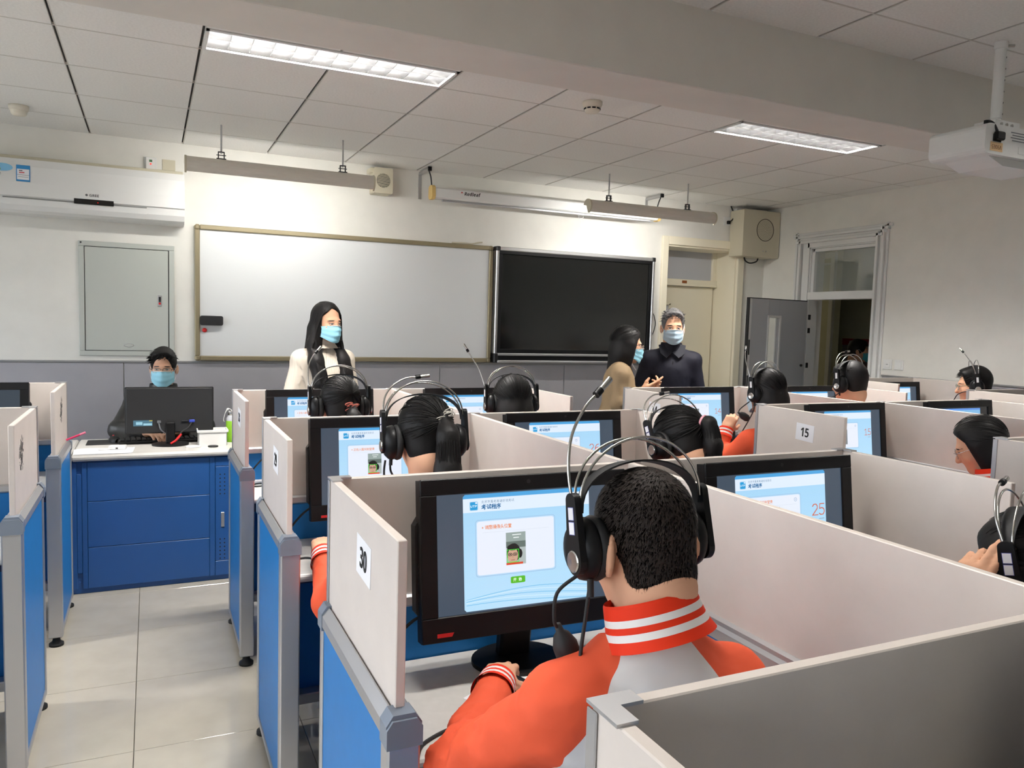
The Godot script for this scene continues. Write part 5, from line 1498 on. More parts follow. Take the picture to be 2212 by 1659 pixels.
func ell(c: Vector3, r: Vector3, k := 0.02, basis := Basis.IDENTITY) -> Dictionary:
	return {"e": true, "c": c, "r": r, "k": k, "basis": basis}


func moved(prims: Array, xf: Transform3D) -> Array:
	var out := []
	for p in prims:
		var q: Dictionary = p.duplicate()
		if p.e:
			q.c = xf * p.c
			q.basis = xf.basis * p.basis
		else:
			q.a = xf * p.a
			q.b = xf * p.b
		out.append(q)
	return out


func net(prims: Array, cell: float, cuts := [], bend = null) -> Dictionary:
	# returns {v, n, t}: points, normals, triangle indices
	var n := prims.size()
	var is_e := PackedByteArray()
	var pa := PackedVector3Array()
	var pd := PackedVector3Array()
	var ra := PackedFloat32Array()
	var rd := PackedFloat32Array()
	var il := PackedFloat32Array()
	var kk := PackedFloat32Array()
	var inv := []
	var ir := PackedVector3Array()
	var lo := Vector3.ONE * 1e9
	var hi := -lo
	var kmax := 0.0
	for p in prims:
		is_e.append(1 if p.e else 0)
		kk.append(p.k)
		kmax = maxf(kmax, p.k)
		if p.e:
			pa.append(p.c)
			pd.append(Vector3.ZERO)
			ra.append(0)
			rd.append(0)
			il.append(0)
			inv.append((p.basis as Basis).inverse())
			ir.append(Vector3.ONE / p.r)
			var m := maxf(p.r.x, maxf(p.r.y, p.r.z))
			var e := Vector3.ZERO
			for ax in 3:
				var col := Vector3(p.basis.x[ax] * p.r.x, p.basis.y[ax] * p.r.y, p.basis.z[ax] * p.r.z)
				e[ax] = minf(m, col.length())
			lo = lo.min(p.c - e)
			hi = hi.max(p.c + e)
		else:
			pa.append(p.a)
			var d: Vector3 = p.b - p.a
			pd.append(d)
			ra.append(p.ra)
			rd.append(p.rb - p.ra)
			il.append(1.0 / maxf(d.length_squared(), 1e-9))
			inv.append(null)
			ir.append(Vector3.ONE)
			lo = lo.min(p.a - Vector3.ONE * p.ra).min(p.b - Vector3.ONE * p.rb)
			hi = hi.max(p.a + Vector3.ONE * p.ra).max(p.b + Vector3.ONE * p.rb)
	var pad := Vector3.ONE * (cell * 2.5 + kmax * 0.2)
	lo -= pad
	hi += pad
	var BS := 4
	var nb := Vector3i(((hi - lo) / (cell * BS)).ceil())
	var sx := nb.x * BS + 1
	var sy := nb.y * BS + 1
	var sz := nb.z * BS + 1
	var val := PackedFloat32Array()
	val.resize(sx * sy * sz)
	val.fill(1000.0)
	var hd := cell * BS * 0.87
	var active := []
	var bended := bend != null
	var dist := PackedFloat32Array()
	dist.resize(n)
	for bz in nb.z:
		for by in nb.y:
			for bx in nb.x:
				var c := lo + Vector3(bx + 0.5, by + 0.5, bz + 0.5) * (cell * BS)
				var dm := 1e9
				for i in n:
					var d: float
					if is_e[i]:
						var q: Vector3 = inv[i] * (c - pa[i])
						var q1 := q * ir[i]
						var k0 := q1.length()
						d = k0 * (k0 - 1.0) / maxf((q1 * ir[i]).length(), 1e-6)
					else:
						var w := c - pa[i]
						var t := clampf(w.dot(pd[i]) * il[i], 0.0, 1.0)
						d = (w - pd[i] * t).length() - ra[i] - rd[i] * t
					dist[i] = d
					dm = minf(dm, d)
				if dm > hd * 1.15 + kmax * 0.3 + 0.004 or dm < -hd * 1.6 - 0.004:
					continue
				var use := PackedInt32Array()
				for i in n:
					if dist[i] < dm + hd * 2.0 + kk[i]:
						use.append(i)
				active.append(Vector3i(bx, by, bz))
				for z in range(bz * BS, bz * BS + BS + 1):
					for y in range(by * BS, by * BS + BS + 1):
						var row := (z * sy + y) * sx
						for x in range(bx * BS, bx * BS + BS + 1):
							if val[row + x] != 1000.0:
								continue
							var p := lo + Vector3(x, y, z) * cell
							var s := 1e9
							for i in use:
								var d: float
								if is_e[i]:
									var q: Vector3 = inv[i] * (p - pa[i])
									var q1 := q * ir[i]
									var k0 := q1.length()
									d = k0 * (k0 - 1.0) / maxf((q1 * ir[i]).length(), 1e-6)
								else:
									var w := p - pa[i]
									var t := clampf(w.dot(pd[i]) * il[i], 0.0, 1.0)
									d = (w - pd[i] * t).length() - ra[i] - rd[i] * t
								var k := kk[i]
								var h := maxf(k - absf(s - d), 0.0)
								s = minf(s, d) - (h * h / (4.0 * k) if k > 0.0 else 0.0)
							if bended and absf(s) < 0.03:
								s += bend.call(p)
							if s < cell * 2.0:
								for cu in cuts:
									s = maxf(s, cu.call(p))
							val[row + x] = s
	var verts := PackedVector3Array()
	var index := {}
	var off := [0, 1, sx, sx + 1, sx * sy, sx * sy + 1, sx * sy + sx, sx * sy + sx + 1]
	var opos := [Vector3(0, 0, 0), Vector3(1, 0, 0), Vector3(0, 1, 0), Vector3(1, 1, 0), Vector3(0, 0, 1), Vector3(1, 0, 1), Vector3(0, 1, 1), Vector3(1, 1, 1)]
	var edges := [[0, 1], [2, 3], [4, 5], [6, 7], [0, 2], [1, 3], [4, 6], [5, 7], [0, 4], [1, 5], [2, 6], [3, 7]]
	var cells := PackedInt32Array()
	for b in active:
		for z in range(b.z * BS, b.z * BS + BS):
			for y in range(b.y * BS, b.y * BS + BS):
				for x in range(b.x * BS, b.x * BS + BS):
					var id := (z * sy + y) * sx + x
					var neg := 0
					for o in off:
						if val[id + o] < 0.0:
							neg += 1
					if neg == 0 or neg == 8:
						continue
					var acc := Vector3.ZERO
					var cnt := 0
					for e in edges:
						var va := val[id + off[e[0]]]
						var vb := val[id + off[e[1]]]
						if (va < 0.0) != (vb < 0.0):
							acc += (opos[e[0]] as Vector3).lerp(opos[e[1]], va / (va - vb))
							cnt += 1
					index[id] = verts.size()
					cells.append(id)
					verts.append(lo + (Vector3(x, y, z) + acc / cnt) * cell)
	var tris := PackedInt32Array()
	var steps := [1, sx, sx * sy]
	for id in cells:
		for ax in 3:
			var a: float = val[id]
			var b: float = val[id + steps[ax]]
			if (a < 0.0) == (b < 0.0):
				continue
			var u: int = steps[(ax + 1) % 3]
			var w: int = steps[(ax + 2) % 3]
			if not (index.has(id - u) and index.has(id - w) and index.has(id - u - w)):
				continue
			var q0: int = index[id]
			var q1: int = index[id - u]
			var q2: int = index[id - u - w]
			var q3: int = index[id - w]
			if a < 0.0:
				tris.append_array(PackedInt32Array([q0, q2, q1, q0, q3, q2]))
			else:
				tris.append_array(PackedInt32Array([q0, q1, q2, q0, q2, q3]))
	var norms := PackedVector3Array()
	norms.resize(verts.size())
	for i in range(0, tris.size(), 3):
		var f := (verts[tris[i + 2]] - verts[tris[i]]).cross(verts[tris[i + 1]] - verts[tris[i]])
		for j in 3:
			norms[tris[i + j]] += f
	for i in norms.size():
		norms[i] = norms[i].normalized()
	return {"v": verts, "n": norms, "t": tris}


func dyed(nets: Array) -> ArrayMesh:
	# joins nets into one mesh; «r» of a net holds regions [function, colour]: triangles are cut along the line where the function is zero; «b» is the colour of the rest
	var V := PackedVector3Array()
	var N := PackedVector3Array()
	var C := PackedColorArray()
	for w in nets:
		var regions: Array = w.r
		var lin := []
		for r in regions:
			lin.append((r[1] as Color).srgb_to_linear())
		var bl: Color = (w.b as Color).srgb_to_linear()
		var v: PackedVector3Array = w.v
		var nn: PackedVector3Array = w.n
		var t: PackedInt32Array = w.t
		var fv := []
		for r in regions:
			var a := PackedFloat32Array()
			a.resize(v.size())
			var f: Callable = r[0]
			for i in v.size():
				a[i] = f.call(v[i])
			fv.append(a)
		for i in range(0, t.size(), 3):
			# polygon corners: [point, normal, values of every region]
			var quick := -2
			for r in regions.size():
				var p0: bool = fv[r][t[i]] > 0.0
				var p1: bool = fv[r][t[i + 1]] > 0.0
				var p2: bool = fv[r][t[i + 2]] > 0.0
				if p0 and p1 and p2:
					quick = r
					break
				if p0 or p1 or p2:
					quick = -1
					break
			if quick != -1:
				var c: Color = bl if quick == -2 else lin[quick]
				for j in 3:
					V.append(v[t[i + j]])
					N.append(nn[t[i + j]])
					C.append(c)
				continue
			var poly := []
			for j in 3:
				var vals := []
				for r in regions.size():
					vals.append(fv[r][t[i + j]])
				poly.append([v[t[i + j]], nn[t[i + j]], vals])
			for r in regions.size() + 1:
				if poly.size() < 3:
					break
				var inside := []
				var outside := []
				if r == regions.size():
					inside = poly
				else:
					for j in poly.size():
						var a: Array = poly[j]
						var b: Array = poly[(j + 1) % poly.size()]
						var da: float = a[2][r]
						var db: float = b[2][r]
						if da > 0.0:
							inside.append(a)
						else:
							outside.append(a)
						if (da > 0.0) != (db > 0.0):
							var s := da / (da - db)
							var mv := []
							for q in regions.size():
								mv.append(lerpf(a[2][q], b[2][q], s))
							mv[r] = 0.0
							var m := [(a[0] as Vector3).lerp(b[0], s), (a[1] as Vector3).lerp(b[1], s).normalized(), mv]
							inside.append(m)
							outside.append(m)
				var c: Color = bl if r == regions.size() else lin[r]
				for j in range(1, inside.size() - 1):
					for q in [0, j, j + 1]:
						V.append(inside[q][0])
						N.append(inside[q][1])
						C.append(c)
				poly = outside
	var arr := []
	arr.resize(Mesh.ARRAY_MAX)
	arr[Mesh.ARRAY_VERTEX] = V
	arr[Mesh.ARRAY_NORMAL] = N
	arr[Mesh.ARRAY_COLOR] = C
	var am := ArrayMesh.new()
	am.add_surface_from_arrays(Mesh.PRIMITIVE_TRIANGLES, arr)
	return am


func plain(w: Dictionary) -> ArrayMesh:
	var arr := []
	arr.resize(Mesh.ARRAY_MAX)
	arr[Mesh.ARRAY_VERTEX] = w.v
	arr[Mesh.ARRAY_NORMAL] = w.n
	arr[Mesh.ARRAY_INDEX] = w.t
	var am := ArrayMesh.new()
	am.add_surface_from_arrays(Mesh.PRIMITIVE_TRIANGLES, arr)
	return am


# ------------------------------------------------------------------ heads, hands, hair. Own axes: face towards -z, up y, the person's left towards -x; a head's origin lies between the ears
func head_prims(neck_down := 0.17, jaw := 1.0) -> Array:
	var p := [
		ell(Vector3(0, 0.036, 0.014), Vector3(0.074, 0.086, 0.094), 0.02),
		ell(Vector3(0, -0.03, -0.03), Vector3(0.061 * jaw, 0.082, 0.066), 0.03),
		ell(Vector3(0, -0.096, -0.062), Vector3(0.027 * jaw, 0.02, 0.024), 0.03),
		ell(Vector3(0, 0.02, -0.074), Vector3(0.05, 0.016, 0.02), 0.015),
		cap(Vector3(0, 0.004, -0.09), Vector3(0, -0.036, -0.108), 0.008, 0.0125, 0.012),
		cap(Vector3(0, -0.05, 0.025), Vector3(0, -neck_down, 0.045), 0.053, 0.057, 0.03)]
	for s in [-1.0, 1.0]:
		p.append(ell(Vector3(s * 0.036, -0.03, -0.060), Vector3(0.021, 0.024, 0.020), 0.02))
		p.append(ell(Vector3(s * 0.079, -0.016, 0.022), Vector3(0.009, 0.035, 0.021), 0.008, Basis(Vector3(1, 0, 0), 0.25) * Basis(Vector3(0, 1, 0), s * 0.45)))
		p.append(ell(Vector3(s * 0.031, 0.0, -0.0835), Vector3(0.013, 0.0085, 0.008), 0.006))
	return p


func face_regions(xf: Transform3D) -> Array:
	var inv := xf.affine_inverse()
	var out := []
	var spot := func(c: Vector3, r: Vector2, tilt: float, p: Vector3) -> float:
		var q := inv * p
		if q.z > -0.055:
			return -1.0
		var d := Vector2(absf(q.x) - c.x, q.y - c.y).rotated(-tilt)
		return 1.0 - (d.x * d.x) / (r.x * r.x) - (d.y * d.y) / (r.y * r.y)
	out.append([func(p: Vector3) -> float: return spot.call(Vector3(0.031, 0.0005, 0), Vector2(0.0052, 0.0046), 0.0, p), srgb(26, 18, 16)])
	out.append([func(p: Vector3) -> float: return spot.call(Vector3(0.031, 0.0, 0), Vector2(0.0125, 0.0046), 0.0, p), srgb(206, 196, 190)])
	out.append([func(p: Vector3) -> float: return spot.call(Vector3(0.031, 0.0045, 0), Vector2(0.0150, 0.0035), -0.05, p), srgb(40, 28, 24)])
	out.append([func(p: Vector3) -> float: return spot.call(Vector3(0.033, 0.0205, 0), Vector2(0.021, 0.0042), -0.12, p), srgb(40, 32, 30)])
	return out


func hand_prims(xf: Transform3D, curl: Array, spread := 1.0, thumb := Vector3(0.55, 0.72, -0.4), flip := 1.0) -> Array:
	# wrist at the origin, fingers along y, thumb towards +x (flip -1 for the other hand), back of the hand +z
	var p := [ell(Vector3(0, 0.042, 0), Vector3(0.037, 0.05, 0.0155), 0.015), cap(Vector3(0, -0.03, 0), Vector3(0, 0.02, 0), 0.026, 0.026, 0.02), ell(Vector3(0.02 * flip, 0.03, -0.008), Vector3(0.018, 0.03, 0.014), 0.012)]
	var xs := [0.027, 0.009, -0.009, -0.025]
	var ys := [0.082, 0.088, 0.084, 0.076]
	var ln := [1.0, 1.1, 1.02, 0.8]
	for i in 4:
		var at := Vector3(xs[i] * flip * spread, ys[i], 0.0)
		var side: float = xs[i] * flip * 2.2 * (spread - 0.6)
		var a := 0.0
		var rr := 0.0092
		p.append(cap(Vector3(xs[i] * flip * 0.6, 0.035, 0), at, 0.010, 0.0096, 0.010))
		for j in 3:
			a += float(curl[i][j])
			var d := Vector3(side * cos(a), cos(a), -sin(a)).normalized()
			var to: Vector3 = at + d * [0.042, 0.026, 0.021][j] * ln[i]
			p.append(cap(at, to, rr, rr - 0.0008, 0.004))
			rr -= 0.0008
			at = to
	var tb := Vector3(0.024 * flip, 0.018, -0.006)
	var td := Vector3(thumb.x * flip, thumb.y, thumb.z).normalized()
	var t1 := tb + td * 0.045
	var td2 := (td + Vector3(-0.25 * flip, 0.45, -0.1)).normalized()
	p.append(cap(tb, t1, 0.013, 0.0105, 0.012))
	p.append(cap(t1, t1 + td2 * 0.03, 0.0105, 0.0085, 0.004))
	return moved(p, xf)


const FIST := [[0.9, 1.3, 0.8], [0.95, 1.35, 0.8], [1.0, 1.35, 0.8], [1.05, 1.3, 0.8]]
const RELAXED := [[0.25, 0.35, 0.2], [0.3, 0.4, 0.25], [0.35, 0.45, 0.3], [0.4, 0.5, 0.3]]
const OVER_MOUSE := [[0.35, 0.6, 0.4], [0.35, 0.6, 0.4], [0.45, 0.7, 0.4], [0.6, 0.8, 0.5]]
const POINTING := [[0.1, 0.15, 0.1], [0.5, 0.7, 0.4], [0.7, 0.9, 0.5], [0.8, 0.9, 0.5]]


func frame_to(y: Vector3, z_hint: Vector3, at: Vector3) -> Transform3D:
	var yy := y.normalized()
	var zz := (z_hint - yy * z_hint.dot(yy)).normalized()
	return Transform3D(Basis(yy.cross(zz), yy, zz), at)


func strand_mesh(roots: Array, xf: Transform3D) -> ArrayMesh:
	# each strand: [points, radius]
	var st := new_st()
	for s in roots:
		var pts := PackedVector3Array()
		for q in s[0]:
			pts.append(xf * q)
		put_tube(st, pts, s[1], 3)
	return done(st)


func on_skull(dir: Vector3, lift: float) -> Vector3:
	# point on the cranium in a direction from its centre
	var r := Vector3(0.074, 0.086, 0.094) + Vector3.ONE * lift
	var q := dir.normalized()
	var k := 1.0 / (q / r).length()
	return Vector3(0, 0.036, 0.014) + q * k


func combed(n: int, lift: float, to: Vector3, from_dir: Vector3, sd: int, radius := 0.0011, reach := 1.0) -> Array:
	# strands that lie on the head and run from a parting or hairline to a knot or a lower edge
	var rs := RandomNumberGenerator.new()
	rs.seed = sd
	var out := []
	for i in n:
		var a := rs.randf_range(0, TAU)
		var el := rs.randf_range(-0.5, 1.2)
		var d0 := Vector3(cos(a) * cos(el), sin(el), sin(a) * cos(el))
		if d0.z < -0.55 and d0.y < 0.55:
			continue
		var pts := []
		var l := lift + rs.randf_range(-0.001, 0.0025)
		for k in 7:
			var t := k / 6.0 * reach
			pts.append(on_skull(d0.lerp(to, t * 0.92), l))
		out.append([pts, PackedFloat32Array([radius * 0.6, radius, radius, radius, radius, radius, radius * 0.5])])
	return out


# ------------------------------------------------------------------ headset
func headset(xf: Transform3D, label: String, boom: int, fine := true, control := [], shift := Vector3.ZERO) -> void:
	var o := thing("headset", label, "headset", xf.origin, 0.0, "headsets worn by the students")
	o.transform = xf
	var cup_x := 0.088
	for s in [-1.0, 1.0]:
		var st := new_st()
		var side := Transform3D(Basis(Vector3(0, 0, 1), Vector3(s, 0, 0), Vector3(0, 1.14, 0)), Vector3(0, -0.008, 0.004) + shift)
		put_lathe(st, PackedVector2Array([Vector2(0.022, cup_x - 0.012), Vector2(0.034, cup_x - 0.014), Vector2(0.044, cup_x - 0.010), Vector2(0.047, cup_x), Vector2(0.044, cup_x + 0.008), Vector2(0.03, cup_x + 0.009)]), 26, side)
		part(o, "ear_cushion", done(st), M.black_matte)
		st = new_st()
		put_lathe(st, PackedVector2Array([Vector2(0.0, cup_x + 0.006), Vector2(0.043, cup_x + 0.008), Vector2(0.0455, cup_x + 0.014), Vector2(0.043, cup_x + 0.026), Vector2(0.034, cup_x + 0.036), Vector2(0.018, cup_x + 0.041), Vector2(0.0, cup_x + 0.042)]), 26, side)
		part(o, "ear_cup", done(st), M.black_plastic)
		st = new_st()
		var arm := PackedVector2Array()
		for k in 17:
			var a := PI * k / 16.0
			arm.append(Vector2(cos(a) * 0.0145, 0.078 + sin(a) * 0.012))
		for k in 17:
			var a := PI + PI * k / 16.0
			arm.append(Vector2(cos(a) * 0.021, -0.018 + sin(a) * 0.022))
		put_prism(st, arm, 0.012, Transform3D(Basis(Vector3(0, 0, 1), Vector3(0.0, 1, 0), Vector3(s, 0, 0)), Vector3(s * (cup_x + 0.034), 0, 0.004)))
		part(o, "arm", done(st), M.black_plastic)
		part(o, "disc", lathe(PackedVector2Array([Vector2(0, 0.0), Vector2(0.0175, 0.0), Vector2(0.0175, 0.003), Vector2(0.0155, 0.0042), Vector2(0.004, 0.003), Vector2(0.0, 0.003)]), 28, false), M.steel, Vector3(s * (cup_x + 0.0455), -0.018, 0.004), Vector3(0, 0, -s * PI / 2), "brushed steel disc")
		if fine:
			for j in 2:
				part(o, "sticker", box(Vector3(0.0006, 0.019, 0.015)), M.white_paper, Vector3(s * (cup_x + 0.0464), 0.034 + 0.023 * j, 0.004), Vector3.ZERO, "small white sticker")
				part(o, "sticker_edge", box(Vector3(0.0004, 0.021, 0.017)), flat("sticker_violet", srgb(92, 96, 170), 0.5) if not M.has("sticker_violet") else M.sticker_violet, Vector3(s * (cup_x + 0.0462), 0.034 + 0.023 * j, 0.004))
		else:
			part(o, "sticker", box(Vector3(0.0006, 0.034, 0.013)), M.white_paper, Vector3(s * (cup_x + 0.0464), 0.045, 0.004))
	for zz in [-0.014, 0.016]:
		var pts := PackedVector3Array()
		for k in 25:
			var a := PI * k / 24.0
			pts.append(Vector3(cos(a) * 0.121, 0.07 + sin(a) * 0.104, 0.004 + zz * (0.45 + 0.9 * sin(a))))
		var st := new_st()
		put_tube(st, pts, PackedFloat32Array([0.0024]), 8)
		part(o, "headband_rod", done(st), M.steel, Vector3.ZERO, Vector3.ZERO, "steel headband rod")
	# leather band between the rods and the hair
	var st2 := new_st()
	st2.set_smooth_group(0)
	var N := 22
	for k in N:
		var a0 := PI * k / N
		var a1 := PI * (k + 1) / N
		var w0 := 0.006 + 0.013 * sin(a0)
		var w1 := 0.006 + 0.013 * sin(a1)
		var p0 := Vector3(cos(a0) * 0.118, 0.058 + pow(sin(a0), 0.8) * 0.079, 0.006)
		var p1 := Vector3(cos(a1) * 0.118, 0.058 + pow(sin(a1), 0.8) * 0.079, 0.006)
		var out := Vector3(p0.x + p1.x, 0.08, 0)
		quad(st2, p0 + Vector3(0, 0, -w0), p0 + Vector3(0, 0, w0), p1 + Vector3(0, 0, w1), p1 + Vector3(0, 0, -w1), out)
		var i0 := p0 - p0.normalized() * 0.003
		var i1 := p1 - p1.normalized() * 0.003
		quad(st2, i0 + Vector3(0, 0, -w0), i0 + Vector3(0, 0, w0), i1 + Vector3(0, 0, w1), i1 + Vector3(0, 0, -w1), -out)
		st2.set_smooth_group(-1)
		for s in [-1.0, 1.0]:
			quad(st2, p0 + Vector3(0, 0, s * w0), p1 + Vector3(0, 0, s * w1), i1 + Vector3(0, 0, s * w1), i0 + Vector3(0, 0, s * w0), Vector3(0, 0, s))
		st2.set_smooth_group(0)
	part(o, "leather_band", done(st2), M.black_matte)
	# microphone on a bendable stalk, on the wearer's left
	var bp := PackedVector3Array()
	match boom:
		1:   # raised, bent over to the right
			bp = PackedVector3Array([Vector3(-0.128, 0.06, 0.004), Vector3(-0.131, 0.12, 0.0), Vector3(-0.118, 0.18, -0.006), Vector3(-0.085, 0.228, -0.012), Vector3(-0.056, 0.252, -0.016)])
		2:   # folded along the headband
			bp = PackedVector3Array([Vector3(-0.128, 0.06, 0.004), Vector3(-0.118, 0.125, -0.008), Vector3(-0.092, 0.163, -0.012), Vector3(-0.05, 0.187, -0.014), Vector3(-0.014, 0.191, -0.014)])
		3:   # pointing up and away to the left
			bp = PackedVector3Array([Vector3(-0.128, 0.06, 0.004), Vector3(-0.14, 0.11, -0.01), Vector3(-0.158, 0.165, -0.02), Vector3(-0.188, 0.215, -0.03), Vector3(-0.205, 0.245, -0.035)])
		4:   # raised and bent forward
			bp = PackedVector3Array([Vector3(-0.128, 0.06, 0.004), Vector3(-0.13, 0.12, -0.012), Vector3(-0.122, 0.18, -0.035), Vector3(-0.10, 0.222, -0.055), Vector3(-0.085, 0.238, -0.064)])
	if bp.size():
		part(o, "stalk", tube(curve(bp, 6), 0.0027, 8), M.steel, Vector3.ZERO, Vector3.ZERO, "bendable steel microphone stalk")
		var e := bp[bp.size() - 1]
		var d := (e - bp[bp.size() - 2]).normalized()
		part(o, "microphone_collar", rod(e - d * 0.004, e + d * 0.011, 0.0068, 12), M.black_plastic)
		part(o, "microphone", rod(e + d * 0.011, e + d * 0.04, 0.0056, 12), M.steel, Vector3.ZERO, Vector3.ZERO, "small steel microphone")
	if control.size():
		var cp := PackedVector3Array([Vector3(-0.108, -0.058, 0.004)])
		for q in control[0]:
			cp.append(q)
		part(o, "cable_relief", rod(Vector3(-0.106, -0.048, 0.004), Vector3(-0.108, -0.076, 0.004), 0.0055, 10), M.black_matte)
		part(o, "cable", tube(curve(cp, 6), 0.0032, 8), M.black_matte)
		if control.size() > 1:
			part(o, "cable", tube(curve(PackedVector3Array(control[1]), 6), 0.0032, 8), M.black_matte)
		if control.size() > 2:
			var c: Vector3 = control[2]
			var up: Vector3 = control[3]
			var st := new_st()
			put_lathe(st, PackedVector2Array([Vector2(0, -0.035), Vector2(0.014, -0.031), Vector2(0.021, -0.016), Vector2(0.021, 0.012), Vector2(0.014, 0.03), Vector2(0.007, 0.037), Vector2(0.0055, 0.05), Vector2(0, 0.051)]), 20, Transform3D(frame_of(up), c))
			part(o, "volume_control", done(st), M.black_matte, Vector3.ZERO, Vector3.ZERO, "black oval in-line control")


func surgical_mask(parent: Node, xf: Transform3D, c: Color, key: String, loops := true) -> void:
	var m: StandardMaterial3D = M[key] if M.has(key) else flat(key, c, 0.75)
	var st := new_st()
	st.set_smooth_group(0)
	var U := 20
	var Vn := 16
	var rows := []
	var back := []
	for j in Vn + 1:
		var v := float(j) / Vn
		var row := PackedVector3Array()
		var row2 := PackedVector3Array()
		for i in U + 1:
			var u := float(i) / U * 2.0 - 1.0
			var top := -0.006 - 0.014 * u * u
			var bot := -0.118 + 0.032 * u * u
			var y := lerpf(top, bot, v)
			var bulge := sin(PI * clampf(v * 0.9 + 0.12, 0, 1))
			var z := -0.101 - 0.022 * bulge * (1.0 - 0.75 * absf(u)) + 0.062 * pow(absf(u), 2.5)
			z += 0.0022 * sin(v * PI * 6.0) * (1.0 - absf(u) * 0.4)       # pleats
			if v < 0.3:
				z -= 0.012 * (1.0 - v / 0.3) * exp(-u * u * 14.0)          # over the nose
			var x := u * 0.071
			row.append(xf * Vector3(x, y, z))
			row2.append(xf * Vector3(x, y, z + 0.0022))
		rows.append(row)
		back.append(row2)
	for j in Vn:
		for i in U:
			quad(st, rows[j][i], rows[j][i + 1], rows[j + 1][i + 1], rows[j + 1][i], xf.basis * Vector3(0, 0, -1))
			quad(st, back[j][i], back[j][i + 1], back[j + 1][i + 1], back[j + 1][i], xf.basis * Vector3(0, 0, 1))
	part(parent, "face_mask", done(st), m, Vector3.ZERO, Vector3.ZERO, "pale blue pleated face mask")
	var nose := PackedVector3Array()
	for i in range(3, U - 2):
		nose.append((rows[0] as PackedVector3Array)[i] + xf.basis * Vector3(0, -0.001, -0.001))
	part(parent, "mask_edge", tube(nose, 0.0022, 6), M.white_plastic)
	if loops:
		for s in [-1.0, 1.0]:
			for e in [[-0.02, 0.02], [-0.084, -0.02]]:
				part(parent, "ear_loop", tube(curve(PackedVector3Array([xf * Vector3(s * 0.0695, e[0], -0.034), xf * Vector3(s * 0.078, lerpf(e[0], e[1], 0.5), -0.012), xf * Vector3(s * 0.083, e[1], 0.012), xf * Vector3(s * 0.084, 0.0, 0.026)]), 5), 0.0015, 6), M.white_plastic)


func spectacles(xf: Transform3D, label: String, m: Material, rimless := false) -> void:
	var o := thing("spectacles", label, "glasses", xf.origin)
	o.transform = xf
	for s in [-1.0, 1.0]:
		var pts := PackedVector3Array()
		for k in 25:
			var a := TAU * k / 24.0
			var x := cos(a)
			var y := sin(a)
			pts.append(Vector3(s * 0.033 + signf(x) * pow(absf(x), 0.7) * 0.026, -0.004 + signf(y) * pow(absf(y), 0.7) * 0.018, -0.104 + 0.004 * absf(x)))
		if not rimless:
			part(o, "rim", tube(pts, 0.0016, 6), m)
		else:
			part(o, "rim", tube(pts.slice(0, 13), 0.0012, 6), m)
		var lens := new_st()
		for k in 24:
			tri(lens, Vector3(s * 0.033, -0.004, -0.103), pts[k], pts[k + 1], Vector3(0, 0, -1))
		part(o, "lens", done(lens), M.glass)
		part(o, "temple", tube(curve(PackedVector3Array([Vector3(s * 0.059, 0.004, -0.102), Vector3(s * 0.075, 0.006, -0.08), Vector3(s * 0.083, 0.008, -0.02), Vector3(s * 0.084, 0.002, 0.02)]), 5), 0.0018, 6), m)
	part(o, "bridge", tube(curve(PackedVector3Array([Vector3(-0.008, 0.0, -0.106), Vector3(0, 0.004, -0.112), Vector3(0.008, 0.0, -0.106)]), 4), 0.0014, 6), m)


func stool(at: Vector3, label: String) -> void:
	var o := thing("stool", label, "stool", at, 0.0, "stools at the examination desks")
	part(o, "seat", disc(0.165, 0.03, 28, 0.008), M.blue_dark, Vector3(0, 0.42, 0))
	for k in 4:
		var a := PI / 4 + PI / 2 * k
		part(o, "leg", rod(Vector3(cos(a) * 0.12, 0.42, sin(a) * 0.12), Vector3(cos(a) * 0.17, 0.0, sin(a) * 0.17), 0.011), M.aluminium)
	var ring := PackedVector3Array()
	for k in 25:
		ring.append(Vector3(cos(TAU * k / 24) * 0.148, 0.18, sin(TAU * k / 24) * 0.148))
	part(o, "foot_ring", tube(ring, 0.008, 8), M.aluminium)


# ------------------------------------------------------------------ people
const SKIN := Color(0.85, 0.655, 0.535)
const ORANGE := Color(0.90, 0.36, 0.235)
const JACKET_WHITE := Color(0.90, 0.89, 0.88)
const TROUSERS := Color(0.11, 0.13, 0.20)
const STRIPE_RED := Color(0.88, 0.21, 0.10)


func with_dye(w: Dictionary, regions: Array, base: Color) -> Dictionary:
	w["r"] = regions
	w["b"] = base
	return w


func person_material() -> StandardMaterial3D:
	if not M.has("person"):
		var m := flat("person", Color.WHITE, 0.72, 0.0, 0.35)
		m.vertex_color_use_as_albedo = true
		flat("hair_black", srgb(19, 17, 17), 0.55, 0.0, 0.35)
		flat("hair_brown", srgb(40, 31, 27), 0.5)
		flat("hair_grey", srgb(98, 96, 96), 0.5)
		var s := flat("scalp", srgb(38, 31, 27), 0.7)
		s.metallic_specular = 0.3
		flat("hair_stubble", srgb(30, 25, 22), 0.55)
	return M.person


func head_xf(at: Vector3, pitch := 0.0, yaw := 0.0, roll := 0.0) -> Transform3D:
	# pitch > 0 bows the head
	return Transform3D(Basis(Vector3.UP, yaw) * Basis(Vector3.RIGHT, -pitch) * Basis(Vector3(0, 0, 1), roll), at)


